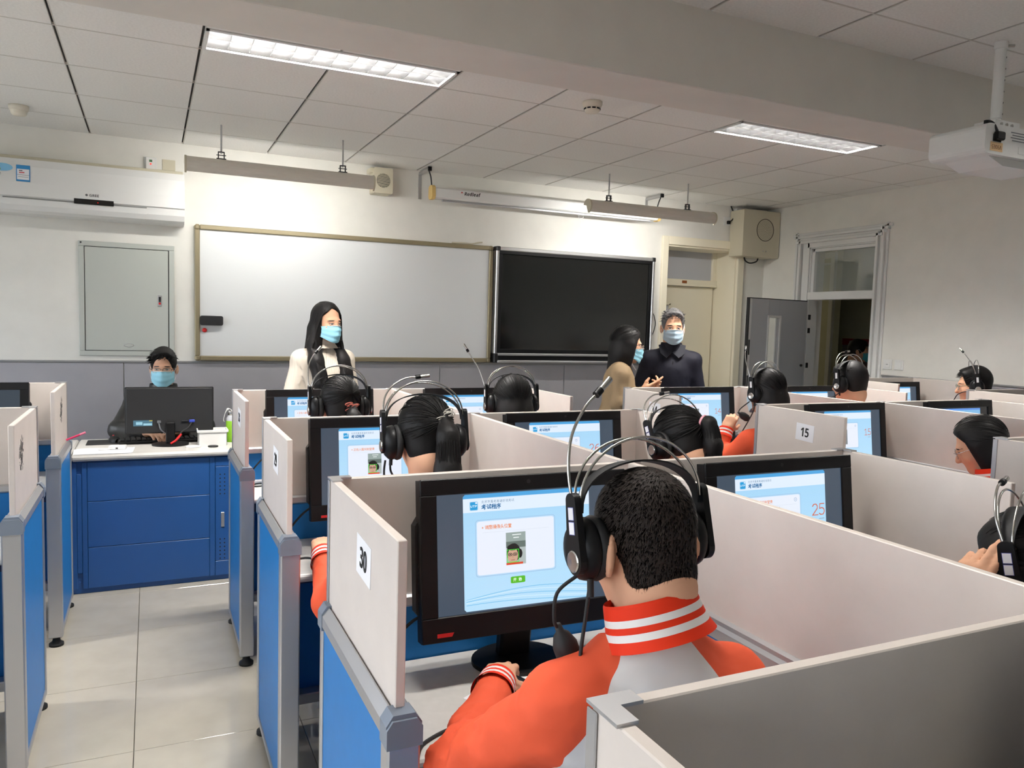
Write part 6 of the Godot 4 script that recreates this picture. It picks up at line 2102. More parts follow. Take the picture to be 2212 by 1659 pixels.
func pose(over := {}) -> Dictionary:
	var j := {
		"pelvis": Vector3(0, 0.53, 0.06), "waist": Vector3(0, 0.70, 0.045), "chest": Vector3(0, 0.90, 0.0), "neck": Vector3(0, 1.045, -0.02), "head": Vector3(0, 1.24, -0.055),
		"sl": Vector3(-0.155, 0.985, 0.0), "el": Vector3(-0.235, 0.80, -0.17), "wl": Vector3(-0.15, 0.795, -0.42),
		"sr": Vector3(0.155, 0.985, 0.0), "er": Vector3(0.235, 0.80, -0.17), "wr": Vector3(0.15, 0.795, -0.42),
		"pitch": 0.15, "yaw": 0.0, "roll": 0.0, "hand_l": RELAXED, "hand_r": RELAXED, "bulk": 1.0}
	j.merge(over, true)
	return j


func torso_prims(j: Dictionary) -> Array:
	var b: float = j.bulk
	var p := [
		ell(j.pelvis, Vector3(0.16, 0.11, 0.125) * b, 0.05), ell(j.waist, Vector3(0.14, 0.15, 0.11) * b, 0.06), ell(j.chest, Vector3(0.158, 0.16, 0.112) * b, 0.06),
		cap(j.neck + Vector3(0, -0.03, 0.01), j.sl, 0.062 * b, 0.062 * b, 0.05), cap(j.neck + Vector3(0, -0.03, 0.01), j.sr, 0.062 * b, 0.062 * b, 0.05),
		cap(j.sl, j.el, 0.062 * b, 0.053 * b, 0.035), cap(j.el, j.wl, 0.053 * b, 0.041 * b, 0.03), cap(j.sr, j.er, 0.062 * b, 0.053 * b, 0.035), cap(j.er, j.wr, 0.053 * b, 0.041 * b, 0.03)]
	return p


func leg_prims(j: Dictionary) -> Array:
	var p := []
	for s in [-1.0, 1.0]:
		var hip: Vector3 = j.pelvis + Vector3(s * 0.085, -0.02, -0.02)
		var knee := Vector3(s * 0.12, 0.50, j.pelvis.z - 0.44)
		var ank := Vector3(s * 0.13, 0.085, j.pelvis.z - 0.40)
		p.append(cap(hip, knee, 0.085, 0.06, 0.04))
		p.append(cap(knee, ank, 0.058, 0.04, 0.03))
		p.append(cap(ank + Vector3(0, -0.035, 0.03), ank + Vector3(0, -0.045, -0.14), 0.042, 0.035, 0.02))
	return p


func jacket_regions(j: Dictionary) -> Array:
	# raglan cut: white body, orange sleeves that run up to the collar
	var ny: float = j.neck.y + 0.012
	var nx: float = j.neck.x
	var r: float = 0.063 * j.bulk
	var sl: Vector3 = j.sl
	var sr: Vector3 = j.sr
	var dl: Vector3 = j.el - sl
	var dr: Vector3 = j.er - sr
	return [
		[func(p: Vector3) -> float: return 0.52 - p.y, TROUSERS],
		[func(p: Vector3) -> float:
			var bound := minf(0.062 + maxf(0.0, ny - p.y) * 0.74, 0.168)
			var al := (p - sl - dl * clampf((p - sl).dot(dl) / dl.length_squared(), 0.0, 1.0)).length()
			var ar := (p - sr - dr * clampf((p - sr).dot(dr) / dr.length_squared(), 0.0, 1.0)).length()
			return minf(minf(bound - absf(p.x - nx), p.z + 0.14), minf(al, ar) - r), JACKET_WHITE]]


func add_student(at: Vector3, label: String, j: Dictionary, cell := 0.016, bend = null, skin := SKIN) -> Node3D:
	var o := thing("person", label, "person", at, 0.0, "students at the examination desks")
	var hx := head_xf(j.head, j.pitch, j.yaw, j.roll)
	var nets := [with_dye(net(torso_prims(j), cell, [], bend), jacket_regions(j), ORANGE)]
	nets.append(with_dye(net(leg_prims(j) + [ell(j.pelvis, Vector3(0.15, 0.10, 0.12), 0.05)], 0.02), [[func(p: Vector3) -> float: return 0.07 - p.y, srgb(226, 226, 226)]], TROUSERS))
	nets.append(with_dye(net(neck_joined(j, hx), minf(cell, 0.007)), face_regions(hx), skin))
	for s in ["l", "r"]:
		var e: Vector3 = j["e" + s]
		var w: Vector3 = j["w" + s]
		var flip := -1.0 if s == "r" else 1.0
		var dir: Vector3 = j.get("dir_" + s, (w - e).normalized() + Vector3(0, 0.05, 0))
		var back: Vector3 = j.get("back_" + s, Vector3(0, 1, 0.0))
		# palm down: the thumb of the left hand points to the person's right (+x)
		var xf := frame_to(dir, back, w + (w - e).normalized() * 0.028)
		nets.append(with_dye(net(hand_prims(xf, j["hand_" + s], 1.0, j.get("thumb", Vector3(0.55, 0.72, -0.4)), flip), 0.006 if cell > 0.009 else 0.004), [], skin))
	part(o, "body", dyed(nets), person_material(), Vector3.ZERO, Vector3.ZERO, "body in orange and white school jacket")
	band_collar(o, j)
	for s in ["l", "r"]:
		cuff(o, j["e" + s], j["w" + s], 0.044 * j.bulk)
	return o


func neck_joined(j: Dictionary, hx: Transform3D) -> Array:
	var p := moved(head_prims(0.07, j.get("jaw", 1.0)), hx)
	p.append(cap(hx * Vector3(0, -0.07, 0.03), j.neck + Vector3(0, -0.02, 0.015), 0.052, 0.056, 0.03))
	return p


func band_mesh(profile: Array, colors: Array, xf: Transform3D, sides := 40) -> ArrayMesh:
	# a knitted band: profile points (radius x, radius z, height), one colour for each step
	var V := PackedVector3Array()
	var N := PackedVector3Array()
	var C := PackedColorArray()
	for i in profile.size() - 1:
		var a: Vector3 = profile[i]
		var b: Vector3 = profile[i + 1]
		var c := (colors[i] as Color).srgb_to_linear()
		for k in sides:
			var q := []
			var nn := []
			for t in [[a, k], [a, k + 1], [b, k + 1], [b, k]]:
				var g: float = TAU * t[1] / sides
				q.append(xf * Vector3(cos(g) * t[0].x, t[0].z, sin(g) * t[0].y))
				var slope: float = (a.x - b.x) / maxf(absf(b.z - a.z), 0.0005)
				nn.append((xf.basis * Vector3(cos(g), clampf(slope, -3, 3), sin(g)) * (1.0 if b.z >= a.z else -1.0)).normalized())
			var idx := [0, 1, 2, 0, 2, 3]
			if ((q[1] - q[0]) as Vector3).cross(q[2] - q[0]).dot(nn[0]) > 0.0:
				idx = [0, 2, 1, 0, 3, 2]
			for m in idx:
				V.append(q[m])
				N.append(nn[m])
				C.append(c)
	var arr := []
	arr.resize(Mesh.ARRAY_MAX)
	arr[Mesh.ARRAY_VERTEX] = V
	arr[Mesh.ARRAY_NORMAL] = N
	arr[Mesh.ARRAY_COLOR] = C
	var am := ArrayMesh.new()
	am.add_surface_from_arrays(Mesh.PRIMITIVE_TRIANGLES, arr)
	return am


func band_collar(o: Node, j: Dictionary) -> void:
	var up: Vector3 = (j.head - j.neck).normalized()
	up = j.get("collar_up", (up + Vector3(0, 0.8, 0)).normalized())
	var xf := Transform3D(frame_upright(up), j.neck + j.get("collar_at", Vector3(0, 0.012, 0.012)))
	var r := 0.083
	var p := []
	var hs := [-0.014, 0.002, 0.013, 0.023, 0.034, 0.052, 0.056, 0.05, 0.0]
	var rx := [1.12, 1.03, 0.995, 0.97, 0.95, 0.915, 0.89, 0.86, 0.92]
	for i in hs.size():
		p.append(Vector3(r * rx[i], r * rx[i] * 1.02, hs[i]))
	part(o, "collar", band_mesh(p, [STRIPE_RED, JACKET_WHITE, STRIPE_RED, JACKET_WHITE, STRIPE_RED, STRIPE_RED, STRIPE_RED, STRIPE_RED], xf), person_material(), Vector3.ZERO, Vector3.ZERO, "red knit collar with two white stripes")


func frame_upright(up: Vector3) -> Basis:
	var y := up.normalized()
	var x := Vector3.RIGHT
	x = (x - y * x.dot(y)).normalized()
	return Basis(x, y, x.cross(y))


func cuff(o: Node, e: Vector3, w: Vector3, r: float) -> void:
	var d := (w - e).normalized()
	var xf := Transform3D(frame_of(d), w + d * 0.014)
	var p := []
	var hs := [-0.03, -0.014, -0.004, 0.006, 0.016, 0.028, 0.03, 0.022]
	var rr := [1.06, 0.99, 0.97, 0.95, 0.94, 0.92, 0.87, 0.80]
	for i in hs.size():
		p.append(Vector3(r * rr[i], r * rr[i], hs[i]))
	part(o, "cuff", band_mesh(p, [STRIPE_RED, JACKET_WHITE, STRIPE_RED, JACKET_WHITE, STRIPE_RED, STRIPE_RED, STRIPE_RED], xf, 28), person_material(), Vector3.ZERO, Vector3.ZERO, "red knit cuff with white stripes")


# hair in head axes
func hair(o: Node, hx: Transform3D, style: String, sd: int, bob_len := -0.15) -> void:
	person_material()
	var inv := hx.affine_inverse()
	var prims := []
	var lift := 0.008
	var lower := func(q: Vector3) -> float: return 0.02 - (q.z + 0.05) * 0.72
	var face := func(q: Vector3) -> float: return -(q.z + 0.066 + (q.y - 0.05) * 0.3)
	var m: Material = M.hair_black
	var strands := []
	match style:
		"buzz":
			lift = 0.0035
			m = M.scalp
			prims.append(ell(Vector3(0, -0.035, 0.052), Vector3(0.061, 0.07, 0.047), 0.03))
			prims.append(cap(Vector3(0, -0.06, 0.030), Vector3(0, -0.12, 0.024), 0.057, 0.057, 0.02))
			lower = func(q: Vector3) -> float: return maxf(0.03 - (q.z + 0.05) * 1.12, -0.098) + maxf(0.0, absf(q.x) - 0.035) * 0.5
		"short", "grey":
			lift = 0.014
			var recede := 0.0
			if style == "grey":
				m = M.hair_grey
				recede = 0.012
			prims.append(ell(Vector3(0.0, 0.082, -0.045), Vector3(0.066, 0.04, 0.054), 0.02))
			prims.append(ell(Vector3(0, -0.03, 0.05), Vector3(0.062, 0.062, 0.05), 0.03))
			lift = 0.012
			lower = func(q: Vector3) -> float: return 0.0 - (q.z + 0.05) * 0.62 + maxf(0.0, recede - 0.052 - q.z) * 3.2 - 0.012 * sin(q.x * 90.0 + 1.0) * clampf(-q.z * 14.0, 0.0, 1.0)
			face = func(q: Vector3) -> float: return -(q.z + 0.096 + (q.y - 0.06) * 0.3)
		"pony", "tied":
			lift = 0.010
			prims.append(ell(Vector3(0, -0.03, 0.045), Vector3(0.066, 0.06, 0.055), 0.03))
			lower = func(q: Vector3) -> float: return -0.005 - (q.z + 0.05) * 0.72
		"bob":
			lift = 0.018
			prims.append(ell(Vector3(0, -0.02, 0.03), Vector3(0.096, 0.115, 0.092), 0.04))
			prims.append(ell(Vector3(0, -0.07, 0.035), Vector3(0.094, 0.07, 0.075), 0.03))
			for s in [-1.0, 1.0]:
				prims.append(cap(Vector3(s * 0.07, 0.01, -0.012), Vector3(s * 0.068, -0.12, -0.012), 0.03, 0.024, 0.03))
			prims.append(cap(Vector3(0, -0.06, 0.04), Vector3(0, -0.17, 0.05), 0.08, 0.07, 0.03))
			lower = func(q: Vector3) -> float: return bob_len - (q.z + 0.02) * 0.2
			face = func(q: Vector3) -> float: return -(q.z + 0.048 + clampf(q.y - 0.04, -0.2, 0.0) * 0.12 + clampf(q.y - 0.04, 0.0, 0.1) * 0.6)
		"down":
			lift = 0.014
			prims.append(ell(Vector3(0, -0.03, 0.04), Vector3(0.088, 0.1, 0.082), 0.04))
			prims.append(cap(Vector3(0, -0.06, 0.06), Vector3(0, -0.26, 0.085), 0.078, 0.062, 0.04))
			for s in [-1.0, 1.0]:
				prims.append(cap(Vector3(s * 0.068, 0.01, 0.0), Vector3(s * 0.066, -0.13, 0.03), 0.03, 0.026, 0.03))
			lower = func(q: Vector3) -> float: return -0.32
			face = func(q: Vector3) -> float: return -(q.z + 0.044 + clampf(q.y - 0.04, -0.25, 0.0) * 0.2 + clampf(q.y - 0.04, 0.0, 0.1) * 0.6)
		"long":
			lift = 0.013
			prims.append(ell(Vector3(0, -0.03, 0.03), Vector3(0.086, 0.1, 0.078), 0.04))
			for s in [-1.0, 1.0]:
				var q := [Vector3(s * 0.075, -0.02, 0.0), Vector3(s * 0.086, -0.14, 0.0), Vector3(s * 0.105, -0.24, -0.055), Vector3(s * 0.098, -0.37, -0.108), Vector3(s * 0.085, -0.50, -0.125), Vector3(s * 0.078, -0.565, -0.125)]
				var rr := [0.03, 0.042, 0.046, 0.042, 0.028, 0.008]
				for i in 5:
					prims.append(cap(q[i], q[i + 1], rr[i], rr[i + 1], 0.03))
			prims.append(cap(Vector3(0, -0.06, 0.07), Vector3(0, -0.34, 0.12), 0.075, 0.06, 0.04))
			lower = func(q: Vector3) -> float: return -0.62
			face = func(q: Vector3) -> float: return -(q.z + 0.034 + clampf(q.y - 0.04, 0.0, 0.1) * 0.8 - maxf(0.0, 0.035 - absf(q.x - 0.012)) * 0.7) if q.y > -0.16 else -1.0
	var thick := Vector3.ONE * lift
	if style == "short" or style == "grey":
		thick = Vector3(0.008, 0.018, 0.010)
	prims.append(ell(Vector3(0, 0.036, 0.014), Vector3(0.074, 0.086, 0.094) + thick, 0.02))
	var cuts := [func(p: Vector3) -> float:
		var q := inv * p
		return maxf(face.call(q), float(lower.call(q)) - q.y)]
	var cell := 0.006 if style != "long" else 0.008
	var n := net(moved(prims, hx), cell, cuts)
	part(o, "hair", plain(n), m, Vector3.ZERO, Vector3.ZERO, {"buzz": "very short cropped black hair", "grey": "short grey hair", "short": "short black hair", "pony": "black hair drawn back", "tied": "black hair tied back", "bob": "black chin-length hair", "down": "black hair hanging down the back", "long": "long straight black hair"}[style])
	match style:
		"buzz":
			part(o, "hair_stubble", stubble(n, hx, sd), M.hair_stubble).set_meta("kind", "stuff")
		"short", "grey":
			var rs := RandomNumberGenerator.new()
			rs.seed = sd
			for i in 420:
				var d := Vector3(rs.randfn(0, 0.7), absf(rs.randfn(0.6, 0.4)), rs.randfn(-0.3, 0.7)).normalized()
				if d.z < -0.75 and d.y < 0.3:
					continue
				var a := on_skull(d, lift - 0.004)
				var t := (Vector3(rs.randfn(0.35, 0.4), 0.15 if style == "grey" else -0.15, -0.7) - d * 0.2).normalized()
				strands.append([[a, a + d * 0.006 + t * 0.012, a + d * 0.008 + t * 0.026], PackedFloat32Array([0.0026, 0.002, 0.0004])])
			part(o, "hair_tufts", strand_mesh(strands, hx), m).set_meta("kind", "stuff")
		"pony", "tied":
			part(o, "hair_strands", strand_mesh(combed(240, lift + 0.001, Vector3(0.3, 0.1, 1.0), Vector3.ZERO, sd), hx), m).set_meta("kind", "stuff")
		"bob", "down":
			part(o, "hair_strands", strand_mesh(combed(160, lift + 0.004, Vector3(0.0, -0.4, 0.8), Vector3.ZERO, sd, 0.0011, 0.7), hx), m).set_meta("kind", "stuff")
		"long":
			var rs := RandomNumberGenerator.new()
			rs.seed = sd
			for i in 150:
				var s := -1.0 if i % 2 == 0 else 1.0
				var u := rs.randf_range(-1.0, 1.0)
				var w := rs.randf_range(0.4, 1.0)
				var pts := [on_skull(Vector3(s * 0.3, 0.9, -0.2 + 0.5 * u), 0.014), on_skull(Vector3(s, 0.25, -0.35 + 0.5 * u), 0.016)]
				pts.append(Vector3(s * (0.095 + 0.016 * w), -0.10, 0.0 + 0.035 * u))
				pts.append(Vector3(s * (0.108 + 0.03 * u), -0.24, -0.09 - 0.012 * w))
				pts.append(Vector3(s * (0.10 + 0.032 * u), -0.37, -0.145 - 0.01 * w))
				pts.append(Vector3(s * (0.085 + 0.03 * u), -0.50 - 0.06 * w, -0.15))
				strands.append([curve(PackedVector3Array(pts), 3), PackedFloat32Array([0.0016])])
			part(o, "hair_strands", strand_mesh(strands, hx), m).set_meta("kind", "stuff")


func stubble(w: Dictionary, hx: Transform3D, sd: int) -> ArrayMesh:
	# thousands of very short hairs that swirl round a whorl at the crown
	var rs := RandomNumberGenerator.new()
	rs.seed = sd
	var v: PackedVector3Array = w.v
	var nn: PackedVector3Array = w.n
	var t: PackedInt32Array = w.t
	var whorl := hx * on_skull(Vector3(0.16, 0.78, 0.60), 0.004)
	var wn := (whorl - hx * Vector3(0, 0.036, 0.014)).normalized()
	var V := PackedVector3Array()
	var N := PackedVector3Array()
	for i in 14000:
		var k := rs.randi_range(0, t.size() / 3 - 1) * 3
		var u := rs.randf()
		var q := rs.randf() * (1.0 - u)
		var a := v[t[k]] + (v[t[k + 1]] - v[t[k]]) * u + (v[t[k + 2]] - v[t[k]]) * q
		var d := nn[t[k]]
		var away := a - whorl
		if away.length() < 0.02 and rs.randf() < 0.5:
			continue
		var flow := away.normalized() + wn.cross(away.normalized()) * clampf(1.1 - away.length() * 12.0, 0.0, 1.1)
		flow = (flow - d * flow.dot(d)).normalized()
		flow = (flow + Vector3(rs.randfn(0, 0.13), rs.randfn(0, 0.13), rs.randfn(0, 0.13))).normalized()
		var tip := a + flow * rs.randf_range(0.005, 0.008) + d * 0.0009
		var s := flow.cross(d).normalized() * 0.00042
		for e in [a - s, a + s, tip]:
			V.append(e)
			N.append((d + flow * 0.25).normalized())
	var arr := []
	arr.resize(Mesh.ARRAY_MAX)
	arr[Mesh.ARRAY_VERTEX] = V
	arr[Mesh.ARRAY_NORMAL] = N
	var am := ArrayMesh.new()
	am.add_surface_from_arrays(Mesh.PRIMITIVE_TRIANGLES, arr)
	return am


func tail(o: Node, hx: Transform3D, pts: Array, radii: Array, tie: Color, sd: int, bow := false) -> void:
	var prims := []
	for i in pts.size() - 1:
		prims.append(cap(pts[i], pts[i + 1], radii[i], radii[i + 1], 0.02))
	part(o, "ponytail", plain(net(moved(prims, hx), 0.006)), M.hair_black)
	var rs := RandomNumberGenerator.new()
	rs.seed = sd
	var strands := []
	for i in 90:
		var a := rs.randf_range(0, TAU)
		var line := PackedVector3Array()
		for k in pts.size():
			var r: float = radii[k] * rs.randf_range(0.97, 1.05)
			line.append(pts[k] + Vector3(cos(a) * r, 0, sin(a) * r))
		strands.append([curve(line, 3), PackedFloat32Array([0.0011])])
	part(o, "ponytail_strands", strand_mesh(strands, hx), M.hair_black).set_meta("kind", "stuff")
	var key := "tie_%s" % tie.to_html(false)
	var tm: Material = M[key] if M.has(key) else flat(key, tie, 0.7)
	var d: Vector3 = (pts[1] - pts[0]).normalized()
	var f := frame_of(d)
	if bow:
		for c in 7:
			var ring := PackedVector3Array()
			var a0 := rs.randf_range(0, TAU)
			var up := f.x * cos(a0) + f.z * sin(a0)
			for k in 13:
				var g := TAU * k / 12.0
				ring.append(hx * (pts[0] + Vector3(0, 0.0, 0.014) + (up * (0.014 + 0.016 * sin(g)) + d.cross(up) * 0.011 * cos(g) + Vector3(0, 0.004 * c - 0.008, 0))))
			part(o, "hair_cord", tube(ring, 0.0013, 6), tm, Vector3.ZERO, Vector3.ZERO, "thin pale hair cord" if c == 0 else "")
	else:
		var ring := PackedVector3Array()
		for k in 25:
			var g := TAU * k / 24.0
			ring.append(hx * (pts[0] + d * 0.012 + (f.x * cos(g) + f.z * sin(g)) * (float(radii[0]) + 0.003)))
		part(o, "hair_tie", tube(ring, 0.0062, 8), tm, Vector3.ZERO, Vector3.ZERO, "coloured hair tie")


func build_people() -> void:
	person_material()
	students()
	staff()


func students() -> void:
	# the crew-cut student at desk 30
	var at := Vector3(1.125, 0, 5.33)
	var j := pose({"pelvis": Vector3(0.02, 0.53, 0.06), "waist": Vector3(0.015, 0.72, 0.045), "chest": Vector3(0.0, 0.91, -0.01), "neck": Vector3(-0.02, 1.085, -0.022), "head": Vector3(-0.006, 1.243, -0.045),
		"sl": Vector3(-0.16, 0.995, -0.015), "el": Vector3(-0.245, 0.80, -0.235), "wl": Vector3(-0.075, 0.803, -0.475), "sr": Vector3(0.165, 0.98, -0.01), "er": Vector3(0.255, 0.80, -0.22), "wr": Vector3(0.17, 0.785, -0.45),
		"pitch": 0.2, "yaw": 0.02, "hand_l": OVER_MOUSE, "hand_r": RELAXED, "bulk": 1.04, "jaw": 1.06, "collar_up": Vector3(-0.14, 0.88, -0.30).normalized(), "collar_at": Vector3(0.012, 0.03, 0.034), "dir_l": Vector3(0.5, 0.02, -0.8)})
	var fold := FastNoiseLite.new()
	fold.seed = 11
	fold.frequency = 1.0
	fold.fractal_octaves = 2
	var el: Vector3 = j.el
	var sl: Vector3 = j.sl
	var creases := func(p: Vector3) -> float:
		# cloth: slack folds over the back, tighter creases round the bent elbow
		var near := clampf(1.0 - p.distance_to(el) / 0.2, 0.0, 1.0)
		var slack := fold.get_noise_3d(p.x * 9.0, p.y * 16.0, p.z * 9.0) * 0.006
		return slack + near * 0.008 * sin((p - sl).dot((el - sl).normalized()) * 95.0 + fold.get_noise_3d(p.x * 12.0, p.y * 12.0, p.z * 12.0) * 5.0)
	var o := add_student(at, "student with cropped black hair in orange and white jacket at desk 30, back turned", j, 0.0075, creases)
	var hx := head_xf(j.head, j.pitch, j.yaw, j.roll)
	hair(o, hx, "buzz", 3)
	var wx := Transform3D(Basis.IDENTITY, at)
	headset(wx * hx, "black headset with raised steel microphone on the cropped hair at desk 30", 1, true, [
		[Vector3(-0.115, -0.11, -0.005), Vector3(-0.128, -0.18, -0.01), Vector3(-0.142, -0.27, 0.0), Vector3(-0.16, -0.36, -0.02)],
		[Vector3(-0.118, -0.045, -0.02), Vector3(-0.147, -0.07, -0.035), Vector3(-0.15, -0.115, -0.045), Vector3(-0.138, -0.13, -0.05)], Vector3(-0.124, -0.168, -0.055), Vector3(-0.35, 0.9, 0.1)], Vector3(0, 0.006, -0.016))
	stool(at + Vector3(0.02, 0, 0.06), "round blue stool under the crew-cut student at desk 30")

	# ponytail with pale cord at desk 29
	at = Vector3(1.13, 0, 4.165)
	j = pose({"head": Vector3(0, 1.245, -0.05), "neck": Vector3(-0.01, 1.03, -0.03), "chest": Vector3(0, 0.88, -0.01), "pitch": 0.2, "yaw": -0.05, "el": Vector3(-0.255, 0.73, -0.16), "wl": Vector3(-0.235, 0.80, -0.36), "hand_l": FIST})
	o = add_student(at, "student with long ponytail and pale hair cord at desk 29, back turned", j)
	hx = head_xf(j.head, j.pitch, j.yaw, j.roll)
	hair(o, hx, "pony", 5)
	tail(o, hx, [Vector3(0.03, 0.055, 0.108), Vector3(0.032, 0.0, 0.135), Vector3(0.026, -0.10, 0.14), Vector3(0.02, -0.22, 0.12), Vector3(0.018, -0.33, 0.11)], [0.017, 0.03, 0.037, 0.034, 0.012], srgb(206, 200, 190), 6, true)
	headset(Transform3D(Basis.IDENTITY, at) * hx, "black headset on the student with long ponytail and pale hair cord", 2, true, [[Vector3(-0.108, -0.09, 0.0), Vector3(-0.098, -0.12, 0.0), Vector3(-0.118, -0.145, -0.005), Vector3(-0.125, -0.10, -0.012), Vector3(-0.12, -0.06, -0.012)]])
	stool(at + Vector3(0, 0, 0.06), "round blue stool under the ponytailed student at desk 29")

	# hair tied with a salmon ribbon at desk 28
	at = Vector3(1.12, 0, 3.04)
	j = pose({"head": Vector3(0, 1.225, -0.05), "pitch": 0.15})
	o = add_student(at, "student with salmon hair ribbon at desk 28, back turned", j)
	hx = head_xf(j.head, j.pitch, j.yaw, j.roll)
	hair(o, hx, "tied", 7)
	tail(o, hx, [Vector3(0.025, -0.01, 0.112), Vector3(0.03, -0.06, 0.135), Vector3(0.028, -0.16, 0.13), Vector3(0.025, -0.26, 0.11)], [0.018, 0.03, 0.032, 0.012], srgb(198, 112, 96), 8, true)
	headset(Transform3D(Basis.IDENTITY, at) * hx, "black headset on the student with salmon hair ribbon at desk 28", 4, false)
	stool(at + Vector3(0, 0, 0.06), "round blue stool under the student with salmon ribbon")

	# beside 28: hair down, microphone pointing away
	at = Vector3(1.945, 0, 3.03)
	j = pose({"head": Vector3(0, 1.225, -0.05), "pitch": 0.1, "yaw": -0.1})
	o = add_student(at, "student with loose black hair in the second seat of desk 28", j)
	hx = head_xf(j.head, j.pitch, j.yaw, j.roll)
	hair(o, hx, "down", 9)
	headset(Transform3D(Basis.IDENTITY, at) * hx, "black headset with microphone bent away on the loose black hair by desk 28", 3, false)
	stool(at + Vector3(0, 0, 0.06), "round blue stool under the student with loose hair and bent-away microphone")

	# pink hair tie, head bowed, second seat of desk 29
	at = Vector3(2.075, 0, 4.18)
	j = pose({"head": Vector3(0, 1.195, -0.06), "neck": Vector3(0, 1.02, -0.03), "pitch": 0.42, "yaw": 0.1, "jaw": 1.0})
	o = add_student(at, "student with pink hair tie bowing the head in the second seat of desk 29", j)
	hx = head_xf(j.head, j.pitch, j.yaw, j.roll)
	hair(o, hx, "pony", 12)
	tail(o, hx, [Vector3(0.02, 0.05, 0.110), Vector3(0.028, 0.03, 0.136), Vector3(0.03, -0.045, 0.128), Vector3(0.026, -0.14, 0.09), Vector3(0.022, -0.22, 0.055)], [0.016, 0.024, 0.030, 0.027, 0.012], srgb(226, 160, 172), 13, false)
	headset(Transform3D(Basis.IDENTITY, at) * hx, "black headset with large steel disc on the student with pink hair tie", 2, true)
	stool(at + Vector3(0, 0, 0.06), "round blue stool under the student with pink hair tie")

	# at the edge of the picture, holding the arm of the headset, second seat of desk 30
	at = Vector3(2.03, 0, 5.43)
	j = pose({"head": Vector3(-0.01, 1.115, -0.06), "neck": Vector3(0, 0.955, -0.02), "sl": Vector3(-0.155, 0.90, 0), "sr": Vector3(0.155, 0.90, 0), "chest": Vector3(0, 0.82, 0), "pitch": 0.2, "yaw": 0.35, "el": Vector3(-0.24, 0.83, -0.24), "wl": Vector3(-0.175, 1.035, -0.105), "hand_l": [[0.35, 0.6, 0.4], [0.4, 0.65, 0.4], [0.8, 1.0, 0.5], [0.9, 1.0, 0.5]], "dir_l": Vector3(0.12, 0.9, 0.22), "back_l": Vector3(-1.0, 0.1, 0.2)})
	o = add_student(at, "student in the second seat of desk 30 holding the headset with two fingers", j, 0.012)
	hx = head_xf(j.head, j.pitch, j.yaw, j.roll)
	hair(o, hx, "tied", 17)
	headset(Transform3D(Basis.IDENTITY, at) * hx, "black headset with broad steel bands held by its wearer beside desk 30", 2, true)
	spectacles(Transform3D(Basis.IDENTITY, at) * hx, "dark-rimmed glasses on the student who holds the headset", M.black_plastic)
	stool(at + Vector3(0, 0, 0.06), "round blue stool under the student who holds the headset")

	# desk 14: holding the in-line control up to the mask
	at = Vector3(3.56, 0, 3.02)
	j = pose({"head": Vector3(0, 1.255, -0.075), "neck": Vector3(0.0, 1.045, -0.02), "pitch": 0.1, "yaw": 0.18, "el": Vector3(-0.30, 0.82, -0.12), "wl": Vector3(-0.20, 1.0, -0.17), "sl": Vector3(-0.155, 0.985, -0.01), "hand_l": [[0.7, 0.9, 0.4], [0.75, 0.9, 0.4], [0.85, 0.9, 0.5], [0.95, 0.9, 0.5]], "dir_l": Vector3(0.55, 0.85, -0.1), "back_l": Vector3(-0.5, 0.35, 0.8)})
	o = add_student(at, "student at desk 14 in orange jacket raising a hand to the headset cable", j, 0.013)
	hx = head_xf(j.head, j.pitch, j.yaw, j.roll)
	hair(o, hx, "down", 21)
	surgical_mask(o, hx, srgb(186, 212, 226), "mask_pale")
	headset(Transform3D(Basis.IDENTITY, at) * hx, "black headset with hand-held control on the student at desk 14", 4, false, [
		[Vector3(-0.105, -0.10, -0.005), Vector3(-0.112, -0.15, -0.03), Vector3(-0.135, -0.20, -0.05), Vector3(-0.16, -0.24, -0.06)],
		[Vector3(-0.118, -0.05, -0.02), Vector3(-0.15, -0.09, -0.06), Vector3(-0.155, -0.115, -0.07)], Vector3(-0.13, -0.135, -0.05), Vector3(-0.8, 0.5, -0.2)])
	stool(at + Vector3(0, 0, 0.06), "round blue stool under the student at desk 14")

	# short hair, second seat of desk 14
	at = Vector3(4.27, 0, 2.95)
	j = pose({"head": Vector3(0, 1.30, -0.05), "neck": Vector3(0, 1.10, -0.02), "sl": Vector3(-0.16, 1.035, 0), "sr": Vector3(0.16, 1.035, 0), "chest": Vector3(0, 0.94, 0), "pitch": 0.1, "yaw": 0.12})
	o = add_student(at, "short-haired student in the second seat of desk 14 before the doorway", j)
	hx = head_xf(j.head, j.pitch, j.yaw, j.roll)
	hair(o, hx, "short", 25)
	headset(Transform3D(Basis.IDENTITY, at) * hx, "black headset on the short-haired student before the doorway", 2, false, [[Vector3(-0.115, -0.08, -0.03), Vector3(-0.13, -0.085, -0.06), Vector3(-0.15, -0.095, -0.08)]])
	stool(at + Vector3(0, 0, 0.06), "round blue stool under the short-haired student before the doorway")

	# by the right wall, looking to the left, with glasses
	at = Vector3(5.53, 0, 2.885)
	j = pose({"head": Vector3(0, 1.27, -0.05), "neck": Vector3(0, 1.08, -0.02), "sl": Vector3(-0.16, 1.02, 0), "sr": Vector3(0.16, 1.02, 0), "pitch": 0.12, "yaw": 0.75})
	o = add_student(at, "short-haired student with glasses by the right wall, face turned aside", j)
	hx = head_xf(j.head, j.pitch, j.yaw, j.roll)
	hair(o, hx, "short", 29)
	headset(Transform3D(Basis.IDENTITY, at) * hx, "black headset on the student with glasses by the right wall", 4, false, [
		[Vector3(-0.118, -0.045, -0.03), Vector3(-0.13, -0.03, -0.07), Vector3(-0.12, -0.045, -0.115), Vector3(-0.105, -0.075, -0.135)], [Vector3(-0.105, -0.075, -0.135), Vector3(-0.10, -0.085, -0.14), Vector3(-0.095, -0.09, -0.142)]])
